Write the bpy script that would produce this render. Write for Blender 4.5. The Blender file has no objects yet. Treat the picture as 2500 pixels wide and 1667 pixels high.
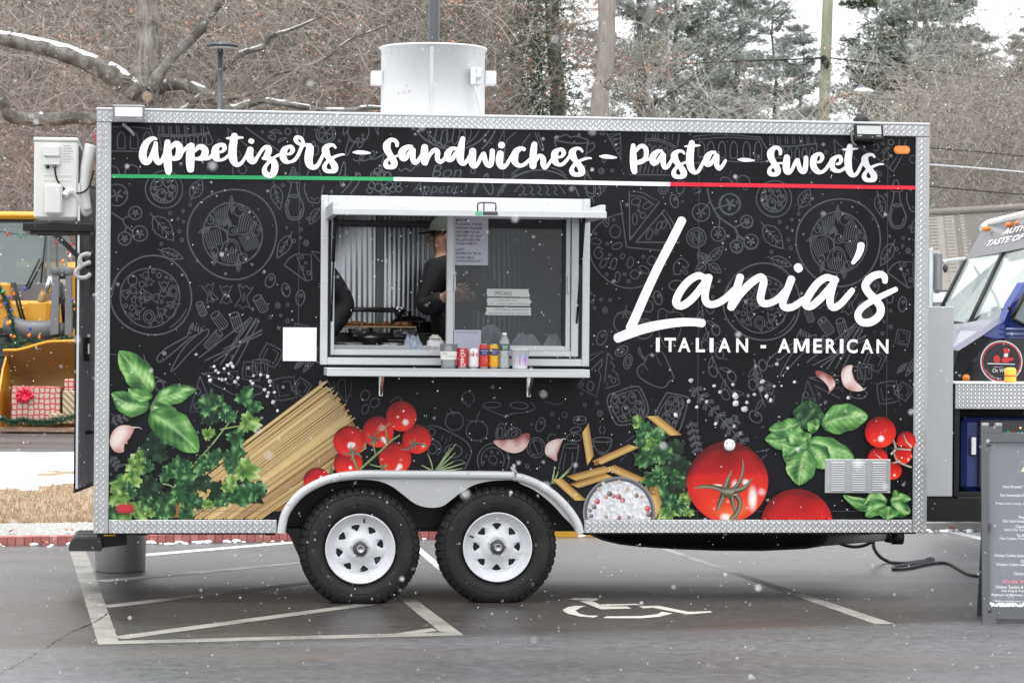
import bpy, bmesh, math, random
import numpy as np
from mathutils import Vector, Matrix, noise
from mathutils.geometry import tessellate_polygon

SC = bpy.context.scene
COL = SC.collection
R = math.radians

# ------------------------------------------------------------------ camera
F_PX, CXP, CYP = 6590.0, 1250.0, 833.5          # focal length and centre in photo pixels (2500 x 1667)
CAM_H, PITCH, ROLL = 1.5728, -0.00139, -0.0082
_f = Vector((0, math.cos(PITCH), math.sin(PITCH)))
_d = Vector((0, math.sin(PITCH), -math.cos(PITCH)))
_r = Vector((1, 0, 0))
CR = math.cos(ROLL) * _r + math.sin(ROLL) * _d
CD = -math.sin(ROLL) * _r + math.cos(ROLL) * _d
CF = _f
cam_data = bpy.data.cameras.new('camera')
cam = bpy.data.objects.new('camera', cam_data)
COL.objects.link(cam)
cam_data.sensor_width = 36.0
cam_data.lens = 36.0 * F_PX / 2500.0
cam_data.clip_start = 0.1
cam_data.clip_end = 600.0
cam.matrix_world = Matrix(((CR.x, -CD.x, -CF.x, 0), (CR.y, -CD.y, -CF.y, 0), (CR.z, -CD.z, -CF.z, CAM_H), (0, 0, 0, 1)))
cam_data.dof.use_dof = True
cam_data.dof.focus_distance = 16.0
cam_data.dof.aperture_fstop = 11.0
SC.camera = cam

# ------------------------------------------------------------------ sky, sun, exposure
SUN_EL, SUN_ROT = 74.0, 200.0
world = bpy.data.worlds.new('World')
SC.world = world
world.use_nodes = True
wn, wl = world.node_tree.nodes, world.node_tree.links
wn.clear()
w_out = wn.new('ShaderNodeOutputWorld')
w_bg = wn.new('ShaderNodeBackground')
w_sky = wn.new('ShaderNodeTexSky')
w_sky.sky_type = 'NISHITA'
w_sky.sun_disc = False
w_sky.sun_elevation = R(SUN_EL)
w_sky.sun_rotation = R(SUN_ROT)
w_sky.air_density = 1.0
w_sky.dust_density = 4.0
w_sky.ozone_density = 1.0
w_hsv = wn.new('ShaderNodeHueSaturation')
w_hsv.inputs['Saturation'].default_value = 0.06      # overcast: the cloud deck takes the blue out
w_mix = wn.new('ShaderNodeMix')
w_mix.data_type = 'RGBA'
w_mix.inputs[0].default_value = 0.72                 # an even layer of snow cloud
w_mix.inputs[7].default_value = (9.6, 9.8, 10.1, 1)
wl.new(w_sky.outputs['Color'], w_hsv.inputs['Color'])
wl.new(w_hsv.outputs['Color'], w_mix.inputs[6])
wl.new(w_mix.outputs[2], w_bg.inputs['Color'])
w_bg.inputs['Strength'].default_value = 0.13
wl.new(w_bg.outputs['Background'], w_out.inputs['Surface'])

sun_data = bpy.data.lights.new('sun', 'SUN')
sun_data.energy = 1.45
sun_data.angle = R(48)
sun_data.color = (1.0, 0.985, 0.96)
sun = bpy.data.objects.new('sun', sun_data)
COL.objects.link(sun)
# light comes from behind the photographer's left shoulder, high up
_az = R(SUN_ROT)
_sdir = Vector((math.sin(_az) * math.cos(R(SUN_EL)), math.cos(_az) * math.cos(R(SUN_EL)), math.sin(R(SUN_EL))))
sun.rotation_euler = _sdir.to_track_quat('Z', 'Y').to_euler()
sun.location = (0, 0, 40)

vs = SC.view_settings
vs.view_transform = 'Standard'
vs.look = 'None'
vs.exposure = 0.80
vs.gamma = 1.0
vs.use_curve_mapping = False
SC.cycles.use_denoising = True
SC.cycles.max_bounces = 8
SC.cycles.transparent_max_bounces = 12
SC.cycles.volume_bounces = 0
SC.cycles.sample_clamp_indirect = 6.0

# ------------------------------------------------------------------ pixel rays -> real places
TX0, TY0, TYAW = -2.42621, 15.70672, 0.1259917
TW, TZB, TZT = 4.979, 0.4162, 2.8759
_cy, _sy = math.cos(TYAW), math.sin(TYAW)

def ray(px, py):
 return CF + CR * ((px - CXP) / F_PX) + CD * ((py - CYP) / F_PX)

def S(px, py, yo=0.0):
 """photo pixel -> trailer-local (x, z) on the plane yo metres behind the wrapped side"""
 v = ray(px, py)
 o = Vector((-TX0, -TY0, CAM_H))
 lx = v.x * _cy + v.y * _sy; ly = -v.x * _sy + v.y * _cy
 ox = o.x * _cy + o.y * _sy; oy = -o.x * _sy + o.y * _cy
 t = (yo - oy) / ly
 return (ox + t * lx, CAM_H + t * v.z)

def G(px, py, z=0.0):
 v = ray(px, py)
 t = (z - CAM_H) / v.z
 return (v.x * t, v.y * t)

def AT(px, py, Y):
 v = ray(px, py)
 t = Y / v.y
 return Vector((v.x * t, Y, CAM_H + v.z * t))

def lin(c):
 c = c / 255.0
 return c / 12.92 if c <= 0.04045 else ((c + 0.055) / 1.055) ** 2.4

def C3(r, g, b, k=1.0):
 return (lin(r) * k, lin(g) * k, lin(b) * k)

# ------------------------------------------------------------------ materials (all node based)
MATS = {}
def pm(name, col, rough=0.5, metal=0.0, var=0.12, scale=6.0, bump=0.0, bscale=40.0, spec=0.5, rvar=0.0,
       col2=None, thr=(0.45, 0.6), coat=0.0, trans=0.0, alpha=1.0, emit=None, estr=0.0, detail=6.0, stretch=None):
 if name in MATS:
  return MATS[name]
 m = bpy.data.materials.new(name)
 m.use_nodes = True
 n, l = m.node_tree.nodes, m.node_tree.links
 b = n['Principled BSDF']
 b.inputs['Roughness'].default_value = rough
 b.inputs['Metallic'].default_value = metal
 b.inputs['Specular IOR Level'].default_value = spec
 b.inputs['Coat Weight'].default_value = coat
 b.inputs['Transmission Weight'].default_value = trans
 b.inputs['Alpha'].default_value = alpha
 if emit:
  b.inputs['Emission Color'].default_value = (*emit, 1)
  b.inputs['Emission Strength'].default_value = estr
 tc = n.new('ShaderNodeTexCoord')
 mp = n.new('ShaderNodeMapping')
 if stretch:
  mp.inputs['Scale'].default_value = stretch
 l.new(tc.outputs['Object'], mp.inputs['Vector'])
 no = n.new('ShaderNodeTexNoise')
 no.inputs['Scale'].default_value = scale
 no.inputs['Detail'].default_value = detail
 no.inputs['Roughness'].default_value = 0.65
 l.new(mp.outputs['Vector'], no.inputs['Vector'])
 rp = n.new('ShaderNodeValToRGB')
 if col2 is None:
  rp.color_ramp.elements[0].position = 0.3
  rp.color_ramp.elements[1].position = 0.7
  rp.color_ramp.elements[0].color = (*[max(0, c * (1 - var)) for c in col], 1)
  rp.color_ramp.elements[1].color = (*[c * (1 + var) for c in col], 1)
 else:
  rp.color_ramp.elements[0].position = thr[0]
  rp.color_ramp.elements[1].position = thr[1]
  rp.color_ramp.elements[0].color = (*col, 1)
  rp.color_ramp.elements[1].color = (*col2, 1)
 l.new(no.outputs['Fac'], rp.inputs['Fac'])
 l.new(rp.outputs['Color'], b.inputs['Base Color'])
 if rvar:
  mr = n.new('ShaderNodeMapRange')
  mr.inputs['To Min'].default_value = max(0.02, rough - rvar)
  mr.inputs['To Max'].default_value = min(1, rough + rvar)
  l.new(no.outputs['Fac'], mr.inputs['Value'])
  l.new(mr.outputs['Result'], b.inputs['Roughness'])
 if bump:
  nb = n.new('ShaderNodeTexNoise')
  nb.inputs['Scale'].default_value = bscale
  nb.inputs['Detail'].default_value = 5
  l.new(mp.outputs['Vector'], nb.inputs['Vector'])
  bp = n.new('ShaderNodeBump')
  bp.inputs['Strength'].default_value = bump
  bp.inputs['Distance'].default_value = 0.02
  l.new(nb.outputs['Fac'], bp.inputs['Height'])
  l.new(bp.outputs['Normal'], b.inputs['Normal'])
 MATS[name] = m
 return m

def vcol_mat(name, rough=0.35, spec=0.3):
 """printed vinyl / painted things whose own colour sits in a colour attribute"""
 if name in MATS:
  return MATS[name]
 m = bpy.data.materials.new(name)
 m.use_nodes = True
 n, l = m.node_tree.nodes, m.node_tree.links
 b = n['Principled BSDF']
 b.inputs['Roughness'].default_value = rough
 b.inputs['Specular IOR Level'].default_value = spec
 a = n.new('ShaderNodeVertexColor')
 a.layer_name = 'Col'
 no = n.new('ShaderNodeTexNoise')
 no.inputs['Scale'].default_value = 120
 tc = n.new('ShaderNodeTexCoord')
 l.new(tc.outputs['Object'], no.inputs['Vector'])
 mx = n.new('ShaderNodeMix')
 mx.data_type = 'RGBA'
 mx.blend_type = 'MULTIPLY'
 mx.inputs[0].default_value = 0.22
 l.new(a.outputs['Color'], mx.inputs[6])
 l.new(no.outputs['Color'], mx.inputs[7])
 l.new(mx.outputs[2], b.inputs['Base Color'])
 MATS[name] = m
 return m

# ------------------------------------------------------------------ mesh builder
class MB:
 def __init__(s):
  s.v = []; s.f = []; s.c = []; s.sm = []; s.col = (1, 1, 1); s.smooth = False
 def vert(s, p, c=None):
  s.v.append((p[0], p[1], p[2])); s.c.append(c if c is not None else s.col)
  return len(s.v) - 1
 def face(s, idx, smooth=None):
  s.f.append(tuple(idx)); s.sm.append(s.smooth if smooth is None else smooth)
 def quad(s, a, b, c, d, col=None):
  i = [s.vert(p, col) for p in (a, b, c, d)]
  s.face(i)
 def poly(s, pts, col=None):
  s.face([s.vert(p, col) for p in pts])
 def box(s, x0, x1, y0, y1, z0, z1, b=0.0):
  if x1 < x0: x0, x1 = x1, x0
  if y1 < y0: y0, y1 = y1, y0
  if z1 < z0: z0, z1 = z1, z0
  if b <= 0:
   i = [s.vert(p) for p in ((x0,y0,z0),(x1,y0,z0),(x1,y1,z0),(x0,y1,z0),(x0,y0,z1),(x1,y0,z1),(x1,y1,z1),(x0,y1,z1))]
   for q in ((0,3,2,1),(4,5,6,7),(0,1,5,4),(1,2,6,5),(2,3,7,6),(3,0,4,7)):
    s.face([i[k] for k in q], False)
   return
  b = min(b, (x1-x0)*.45, (y1-y0)*.45, (z1-z0)*.45)
  idx = {}
  for sx in (0,1):
   for sy in (0,1):
    for sz in (0,1):
     for ax in range(3):
      p = [(x0,x1)[sx], (y0,y1)[sy], (z0,z1)[sz]]
      sg = (sx, sy, sz)
      for k in range(3):
       if k != ax:
        p[k] += b if sg[k] == 0 else -b
      idx[(sx,sy,sz,ax)] = s.vert(p)
  def F(*k):
   s.face([idx[q] for q in k], False)
  for ax in range(3):
   o = [k for k in range(3) if k != ax]
   for sd in (0,1):
    ks = []
    for (a, c) in ((0,0),(1,0),(1,1),(0,1)):
     sg = [0,0,0]; sg[ax] = sd; sg[o[0]] = a; sg[o[1]] = c
     ks.append((*sg, ax))
    flip = (sd == 0) if ax != 1 else (sd == 1)
    F(*(ks[::-1] if flip else ks))
  for ax in range(3):           # edge chamfers
   o = [k for k in range(3) if k != ax]
   for a in (0,1):
    for c in (0,1):
     s0 = [0,0,0]; s1 = [0,0,0]
     s0[o[0]] = s1[o[0]] = a; s0[o[1]] = s1[o[1]] = c; s1[ax] = 1
     F((*s0,o[0]), (*s1,o[0]), (*s1,o[1]), (*s0,o[1]))
  for sx in (0,1):
   for sy in (0,1):
    for sz in (0,1):
     F((sx,sy,sz,0),(sx,sy,sz,1),(sx,sy,sz,2))
 def bar(s, a, b, w, h, up=(0,0,1)):
  """square bar from a to b"""
  a, b = Vector(a), Vector(b)
  d = (b - a).normalized()
  u = Vector(up)
  sd = d.cross(u)
  if sd.length < 1e-5: sd = d.cross(Vector((1,0,0)))
  sd.normalize(); u = sd.cross(d).normalized()
  i = []
  for p in (a, b):
   for (q, r) in ((-1,-1),(1,-1),(1,1),(-1,1)):
    i.append(s.vert(p + sd*q*w/2 + u*r*h/2))
  for q in ((0,1,2,3),(7,6,5,4),(0,4,5,1),(1,5,6,2),(2,6,7,3),(3,7,4,0)):
   s.face([i[k] for k in q], False)
 def tube(s, pts, r, n=8, caps=True, smooth=True, closed=False):
  pts = [Vector(p) for p in pts]
  m = len(pts)
  rs = r if isinstance(r, (list, tuple)) else [r] * m
  rings = []
  prev = None
  for i in range(m):
   if closed:
    d = pts[(i+1) % m] - pts[i-1]
   else:
    d = pts[min(i+1, m-1)] - pts[max(i-1, 0)]
   d.normalize()
   if prev is None:
    u = d.orthogonal().normalized()
   else:
    u = prev - d * prev.dot(d)
    u = u.normalized() if u.length > 1e-6 else d.orthogonal().normalized()
   prev = u
   w = d.cross(u)
   rings.append([s.vert(pts[i] + (u*math.cos(2*math.pi*k/n) + w*math.sin(2*math.pi*k/n)) * rs[i]) for k in range(n)])
  for i in range(m if closed else m-1):
   A, B = rings[i], rings[(i+1) % m]
   for k in range(n):
    s.face((A[k], A[(k+1)%n], B[(k+1)%n], B[k]), smooth)
  if caps and not closed:
   s.face(rings[0][::-1], False); s.face(rings[-1], False)
 def lathe(s, prof, n=32, axis='z', c=(0,0,0), smooth=True, closed=False, arc=(0, 2*math.pi)):
  """prof: list of (radius, height along the axis)"""
  full = abs(arc[1]-arc[0]-2*math.pi) < 1e-6
  cnt = n if full else n+1
  rings = []
  for (r, h) in prof:
   ring = []
   for k in range(cnt):
    a = arc[0] + (arc[1]-arc[0]) * k / n
    p, q = r*math.cos(a), r*math.sin(a)
    P = {'z': (p, q, h), 'y': (p, h, q), 'x': (h, p, q)}[axis]
    ring.append(s.vert((c[0]+P[0], c[1]+P[1], c[2]+P[2])))
   rings.append(ring)
  m = len(prof)
  for i in range(m if closed else m-1):
   A, B = rings[i], rings[(i+1) % m]
   for k in range(cnt if full else cnt-1):
    q = (A[k], A[(k+1)%cnt], B[(k+1)%cnt], B[k])
    s.face(q if axis != 'y' else q[::-1], smooth)
 def prism(s, outline, y0, y1, holes=(), axis='y', bevel=0.0):
  """2-D outline (x, z) extruded along y (or other axis) between y0 and y1"""
  loops = [list(outline)] + [list(h) for h in holes]
  flat = [p for lp in loops for p in lp]
  tri = tessellate_polygon([[Vector((p[0], p[1], 0)) for p in lp] for lp in loops])
  def P(p, y):
   if axis == 'y': return (p[0], y, p[1])
   if axis == 'z': return (p[0], p[1], y)
   return (y, p[0], p[1])
  A = [s.vert(P(p, y0)) for p in flat]
  B = [s.vert(P(p, y1)) for p in flat]
  for t in tri:
   s.face((A[t[0]], A[t[1]], A[t[2]]), False)
   s.face((B[t[2]], B[t[1]], B[t[0]]), False)
  k = 0
  for lp in loops:
   m = len(lp)
   for i in range(m):
    j = (i+1) % m
    s.face((A[k+i], A[k+j], B[k+j], B[k+i]), False)
   k += m
 def sphere(s, c, r, nu=12, nv=8, sq=(1,1,1)):
  top = s.vert((c[0], c[1], c[2]+r*sq[2])); bot = s.vert((c[0], c[1], c[2]-r*sq[2]))
  rings = []
  for j in range(1, nv):
   t = math.pi*j/nv
   rings.append([s.vert((c[0]+r*sq[0]*math.sin(t)*math.cos(2*math.pi*k/nu), c[1]+r*sq[1]*math.sin(t)*math.sin(2*math.pi*k/nu), c[2]+r*sq[2]*math.cos(t))) for k in range(nu)])
  for k in range(nu):
   s.face((top, rings[0][k], rings[0][(k+1)%nu]), True)
   s.face((bot, rings[-1][(k+1)%nu], rings[-1][k]), True)
   for j in range(len(rings)-1):
    s.face((rings[j][k], rings[j+1][k], rings[j+1][(k+1)%nu], rings[j][(k+1)%nu]), True)
 def mesh(s, name, mat, fix=True, colours=False):
  me = bpy.data.meshes.new(name)
  me.from_pydata(s.v, [], s.f)
  me.polygons.foreach_set('use_smooth', s.sm)
  if colours:
   ca = me.color_attributes.new('Col', 'FLOAT_COLOR', 'POINT')
   a = np.ones((len(s.v), 4), dtype=np.float32)
   a[:, :3] = np.array(s.c, dtype=np.float32)
   ca.data.foreach_set('color', a.ravel())
  if fix:
   bm = bmesh.new(); bm.from_mesh(me)
   bmesh.ops.recalc_face_normals(bm, faces=bm.faces)
   bm.to_mesh(me); bm.free()
  me.materials.append(mat)
  me.update()
  return me
 def build(s, name, mat, parent=None, fix=True, colours=False, label=None):
  o = bpy.data.objects.new(name, s.mesh(name, mat, fix, colours))
  COL.objects.link(o)
  if parent is not None: o.parent = parent
  if label: o['label'] = label
  return o

def empty(name, loc=(0,0,0), rz=0.0):
 o = bpy.data.objects.new(name, None)
 o.empty_display_size = 0.2
 COL.objects.link(o)
 o.location = loc; o.rotation_euler = (0, 0, rz)
 return o

def tag(o, label=None, cat=None, group=None, kind=None):
 if label: o['label'] = label
 if cat: o['category'] = cat
 if group: o['group'] = group
 if kind: o['kind'] = kind
 return o

def copy_tree(o, parent=None):
 c = o.copy(); COL.objects.link(c); c.parent = parent
 for ch in list(o.children): copy_tree(ch, c)
 return c

def inst(me, name, parent=None, loc=(0,0,0), rot=(0,0,0), sc=(1,1,1)):
 o = bpy.data.objects.new(name, me); COL.objects.link(o)
 o.parent = parent; o.location = loc; o.rotation_euler = rot; o.scale = sc
 return o

def catmull(pts, sub=6, closed=False):
 P = [np.array(p, dtype=float) for p in pts]
 n = len(P)
 if n < 3 and not closed:
  out = [P[0] + (P[1]-P[0]) * t / sub for t in range(sub+1)]
  return out
 out = []
 for i in range(n if closed else n-1):
  p0 = P[i-1] if (closed or i > 0) else P[0]*2-P[1]
  p1 = P[i]; p2 = P[(i+1) % n]
  p3 = P[(i+2) % n] if (closed or i+2 < n) else p2*2-p1
  for k in range(sub):
   t = k / sub
   out.append(0.5*((2*p1)+(-p0+p2)*t+(2*p0-5*p1+4*p2-p3)*t*t+(-p0+3*p1-3*p2+p3)*t**3))
 if not closed: out.append(P[-1])
 return out

_txt_cache = {}
def text_polys(txt, size=1.0, bold=0.0, shear=0.0, align='LEFT', spacing=1.0):
 """(verts, faces) of a flat text in x, y"""
 key = (txt, size, bold, shear, align, spacing)
 if key in _txt_cache: return _txt_cache[key]
 cu = bpy.data.curves.new('lettering_source', 'FONT')
 cu.body = txt; cu.size = size; cu.offset = bold; cu.shear = shear; cu.align_x = align; cu.space_character = spacing
 cu.resolution_u = 3
 ob = bpy.data.objects.new('lettering_source', cu)
 COL.objects.link(ob)
 dg = bpy.context.evaluated_depsgraph_get()
 me = bpy.data.meshes.new_from_object(ob.evaluated_get(dg))
 v = [tuple(p.co) for p in me.vertices]; f = [tuple(p.vertices) for p in me.polygons]
 bpy.data.objects.remove(ob); bpy.data.curves.remove(cu); bpy.data.meshes.remove(me)
 _txt_cache[key] = (v, f)
 return v, f

def add_text(mb, txt, box, place, **kw):
 """fit txt into box = (x0, x1, y0, y1); place(x, y) -> 3-D point"""
 v, f = text_polys(txt, **kw)
 if not v: return
 xs = [p[0] for p in v]; ys = [p[1] for p in v]
 x0, x1, y0, y1 = box
 b = len(mb.v)
 for p in v:
  a = (p[0]-min(xs))/max(1e-6, max(xs)-min(xs)); c = (p[1]-min(ys))/max(1e-6, max(ys)-min(ys))
  mb.vert(place(x0+(x1-x0)*a, y0+(y1-y0)*c))
 for q in f: mb.face([b+k for k in q], False)

# shared materials
M_ALU = pm('brushed aluminium', (0.62, 0.63, 0.64), 0.42, 0.75, 0.06, 9, stretch=(1, 1, 12))
M_WALU = pm('white painted aluminium', (0.54, 0.55, 0.56), 0.38, 0.2, 0.05, 7)
M_TREAD = pm('tread plate', (0.40, 0.405, 0.41), 0.42, 0.6, 0.10, 14, rvar=0.10)
M_TBAR = pm('tread plate ridges', (0.82, 0.82, 0.82), 0.26, 0.85, 0.06, 20)
M_BLACK = pm('black painted steel', (0.0065, 0.0065, 0.007), 0.5, 0.0, 0.3, 9, spec=.35)
M_DGREY = pm('dark grey plastic', (0.05, 0.052, 0.056), 0.5, 0.0, 0.15, 9)
M_MGREY = pm('mid grey painted metal', (0.20, 0.205, 0.215), 0.5, 0.1, 0.1, 5)
M_RUB = pm('tyre rubber', (0.013, 0.013, 0.014), 0.7, 0.0, 0.35, 8, bump=0.15, bscale=90, spec=.35, col2=(.034,.031,.028), thr=(.5,.75))
M_CHROME = pm('bright steel', (0.7, 0.7, 0.7), 0.22, 1.0, 0.05, 9)
M_WHITE = pm('white enamel', (0.72, 0.72, 0.72), 0.35, 0.0, 0.04, 6)
M_SNOW = pm('snow', (0.86, 0.88, 0.90), 0.75, 0.0, 0.04, 8, bump=0.5, bscale=25)
M_GLASS = pm('window glass', (0.9, 0.95, 0.95), 0.02, 0.0, 0.0, 1, trans=1.0)
M_PRINT = vcol_mat('printed vinyl')
# ================================================================== ground, markings, kerb, verge
def asphalt_mat():
 m = bpy.data.materials.new('wet asphalt'); m.use_nodes = True
 n, l = m.node_tree.nodes, m.node_tree.links
 b = n['Principled BSDF']
 tc = n.new('ShaderNodeTexCoord')
 def nz(sc, det=4, rough=.6, vec=None, st=None):
  t = n.new('ShaderNodeTexNoise'); t.inputs['Scale'].default_value = sc; t.inputs['Detail'].default_value = det; t.inputs['Roughness'].default_value = rough
  mp = n.new('ShaderNodeMapping'); l.new(tc.outputs['Object'], mp.inputs['Vector'])
  if st: mp.inputs['Scale'].default_value = st
  l.new(mp.outputs['Vector'], t.inputs['Vector']); return t
 big = nz(.35, 5, .6, st=(.45, 1.6, 1))
 fine = nz(11, 8, .95)
 grit = nz(26, 4, .85)
 rp = n.new('ShaderNodeValToRGB'); rp.color_ramp.elements[0].position = .36; rp.color_ramp.elements[1].position = .66
 rp.color_ramp.elements[0].color = (.064, .064, .066, 1); rp.color_ramp.elements[1].color = (.112, .114, .119, 1)
 l.new(big.outputs['Fac'], rp.inputs['Fac'])
 r2 = n.new('ShaderNodeValToRGB'); r2.color_ramp.elements[0].position = .34; r2.color_ramp.elements[1].position = .68
 r2.color_ramp.elements[0].color = (.18, .18, .18, 1); r2.color_ramp.elements[1].color = (2.0, 2.0, 2.0, 1)
 l.new(fine.outputs['Fac'], r2.inputs['Fac'])
 mx = n.new('ShaderNodeMix'); mx.data_type = 'RGBA'; mx.blend_type = 'MULTIPLY'; mx.inputs[0].default_value = .9
 l.new(rp.outputs['Color'], mx.inputs[6]); l.new(r2.outputs['Color'], mx.inputs[7])
 # pale grit specks
 r3 = n.new('ShaderNodeValToRGB'); r3.color_ramp.elements[0].position = .66; r3.color_ramp.elements[1].position = .74
 l.new(grit.outputs['Fac'], r3.inputs['Fac'])
 m2 = n.new('ShaderNodeMix'); m2.data_type = 'RGBA'; m2.inputs[7].default_value = (.26, .26, .26, 1)
 mu = n.new('ShaderNodeMath'); mu.operation = 'MULTIPLY'; mu.inputs[1].default_value = .55
 l.new(r3.outputs['Color'], mu.inputs[0]); l.new(mu.outputs[0], m2.inputs[0])
 l.new(mx.outputs[2], m2.inputs[6])
 # rusty brown run-off stains with a shape of their own
 st = nz(.9, 4, .6, st=(.25, 1.3, 1))
 r4 = n.new('ShaderNodeValToRGB'); r4.color_ramp.elements[0].position = .54; r4.color_ramp.elements[1].position = .72
 l.new(st.outputs['Fac'], r4.inputs['Fac'])
 m3 = n.new('ShaderNodeMix'); m3.data_type = 'RGBA'; m3.inputs[7].default_value = (.115, .100, .088, 1)
 mu2 = n.new('ShaderNodeMath'); mu2.operation = 'MULTIPLY'; mu2.inputs[1].default_value = .8
 l.new(r4.outputs['Color'], mu2.inputs[0]); l.new(mu2.outputs[0], m3.inputs[0]); l.new(m2.outputs[2], m3.inputs[6])
 # older, browner surface of the parking bays, darkened also to deepen the shade under the trailer: their edge runs along the painted bay ends
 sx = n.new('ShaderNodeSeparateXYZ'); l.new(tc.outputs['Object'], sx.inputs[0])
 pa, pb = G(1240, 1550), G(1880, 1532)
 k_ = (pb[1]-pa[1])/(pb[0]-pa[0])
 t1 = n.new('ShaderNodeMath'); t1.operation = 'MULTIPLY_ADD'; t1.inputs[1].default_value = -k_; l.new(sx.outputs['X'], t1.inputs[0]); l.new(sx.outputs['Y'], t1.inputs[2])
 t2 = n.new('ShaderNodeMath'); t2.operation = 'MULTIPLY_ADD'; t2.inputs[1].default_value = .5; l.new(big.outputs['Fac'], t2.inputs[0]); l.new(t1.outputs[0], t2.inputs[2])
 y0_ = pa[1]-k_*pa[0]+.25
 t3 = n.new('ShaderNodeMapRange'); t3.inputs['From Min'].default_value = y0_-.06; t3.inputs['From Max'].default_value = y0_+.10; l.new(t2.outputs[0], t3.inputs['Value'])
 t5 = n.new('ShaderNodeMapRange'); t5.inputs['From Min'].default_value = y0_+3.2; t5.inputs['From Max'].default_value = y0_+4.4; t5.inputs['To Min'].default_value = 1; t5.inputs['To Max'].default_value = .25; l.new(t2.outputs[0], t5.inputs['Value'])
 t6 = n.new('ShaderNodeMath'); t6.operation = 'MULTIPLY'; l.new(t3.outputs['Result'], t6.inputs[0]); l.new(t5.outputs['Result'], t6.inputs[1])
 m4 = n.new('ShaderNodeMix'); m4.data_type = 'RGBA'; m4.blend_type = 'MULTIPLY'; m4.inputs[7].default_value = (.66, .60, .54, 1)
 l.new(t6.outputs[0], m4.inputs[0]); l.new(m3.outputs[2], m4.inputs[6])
 l.new(m4.outputs[2], b.inputs['Base Color'])
 mr = n.new('ShaderNodeMapRange'); mr.inputs['From Min'].default_value = .35; mr.inputs['From Max'].default_value = .65; mr.inputs['To Min'].default_value = .26; mr.inputs['To Max'].default_value = .46
 l.new(big.outputs['Fac'], mr.inputs['Value']); l.new(mr.outputs['Result'], b.inputs['Roughness'])
 b.inputs['Specular IOR Level'].default_value = .5
 bp = n.new('ShaderNodeBump'); bp.inputs['Strength'].default_value = .5; bp.inputs['Distance'].default_value = .006
 l.new(fine.outputs['Fac'], bp.inputs['Height']); l.new(bp.outputs['Normal'], b.inputs['Normal'])
 return m
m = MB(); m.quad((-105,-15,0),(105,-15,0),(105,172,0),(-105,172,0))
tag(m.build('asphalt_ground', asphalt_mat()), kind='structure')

def paint_mat(name, col, wear):
 m = bpy.data.materials.new(name); m.use_nodes = True
 n, l = m.node_tree.nodes, m.node_tree.links
 b = n['Principled BSDF']; b.inputs['Roughness'].default_value = .6
 tc = n.new('ShaderNodeTexCoord')
 a = n.new('ShaderNodeTexNoise'); a.inputs['Scale'].default_value = 34; a.inputs['Detail'].default_value = 8; a.inputs['Roughness'].default_value = .75
 c = n.new('ShaderNodeTexNoise'); c.inputs['Scale'].default_value = 3.2; c.inputs['Detail'].default_value = 4
 l.new(tc.outputs['Object'], a.inputs['Vector']); l.new(tc.outputs['Object'], c.inputs['Vector'])
 ad = n.new('ShaderNodeMath'); ad.operation = 'ADD'
 l.new(a.outputs['Fac'], ad.inputs[0]); l.new(c.outputs['Fac'], ad.inputs[1])
 rp = n.new('ShaderNodeValToRGB'); rp.color_ramp.elements[0].position = wear-.10; rp.color_ramp.elements[1].position = wear+.10
 dv = n.new('ShaderNodeMath'); dv.operation = 'MULTIPLY'; dv.inputs[1].default_value = .5
 l.new(ad.outputs[0], dv.inputs[0]); l.new(dv.outputs[0], rp.inputs['Fac'])
 rp.color_ramp.elements[0].color = (.11, .105, .10, 1); rp.color_ramp.elements[1].color = (*col, 1)
 l.new(rp.outputs['Color'], b.inputs['Base Color'])
 return m
P_WORN = paint_mat('worn line paint', (.27, .26, .23), .46)
P_WHITE = paint_mat('bright line paint', (.62, .62, .61), .36)
def gpoly(name, pts, mat=P_WORN, z=.0010):
 mb = MB(); mb.poly([(*G(px, py), z) for px, py in pts])
 return tag(mb.build(name, mat), kind='structure')
def q13(ox, pts): return [(ox+x*ZS_, 1237+y*ZS_) for x, y in pts]
ZS_ = 640/2334.0
gpoly('parking_line', q13(0, [(600,330),(745,330),(1065,1222),(875,1225)]))
gpoly('parking_line', q13(0, [(905,1196),(875,1226)]) + q13(620, [(1868,1143),(1812,1113)]), z=.0014)
gpoly('parking_line', q13(0, [(850,884),(985,898),(2900,668),(2900,646)]), z=.0018)
gpoly('parking_line', q13(0, [(820,658),(960,672),(2900,486),(2900,470)]), z=.0018)
gpoly('parking_line', q13(0, [(970,1160),(1110,1178)]) + q13(620, [(1085,872),(900,868)]), z=.0018)
gpoly('parking_line', q13(620, [(1225,1133),(1330,1140),(1640,1105),(1590,1078)]), z=.0018)
gpoly('parking_line', q13(0, [(1100,456),(2900,300),(2900,284),(1100,434)]), P_WHITE, z=.0018)
gpoly('parking_line', q13(620, [(1258,790),(1378,780),(1868,1142),(1650,1108)]), z=.0018)
gpoly('parking_line', q13(620, [(1380,330),(1440,330),(1720,560),(1640,560)]), P_WHITE)
gpoly('parking_line', q13(1240, [(1300,352),(1400,364)]) + q13(1860, [(1180,1041),(1010,1043)]))
gpoly('parking_line', q13(1860, [(1600,215),(1720,215),(2334,345),(2334,380)]), P_WHITE)
P_SYM = paint_mat('symbol paint', (.56, .545, .49), .38)
mb = MB()
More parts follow.
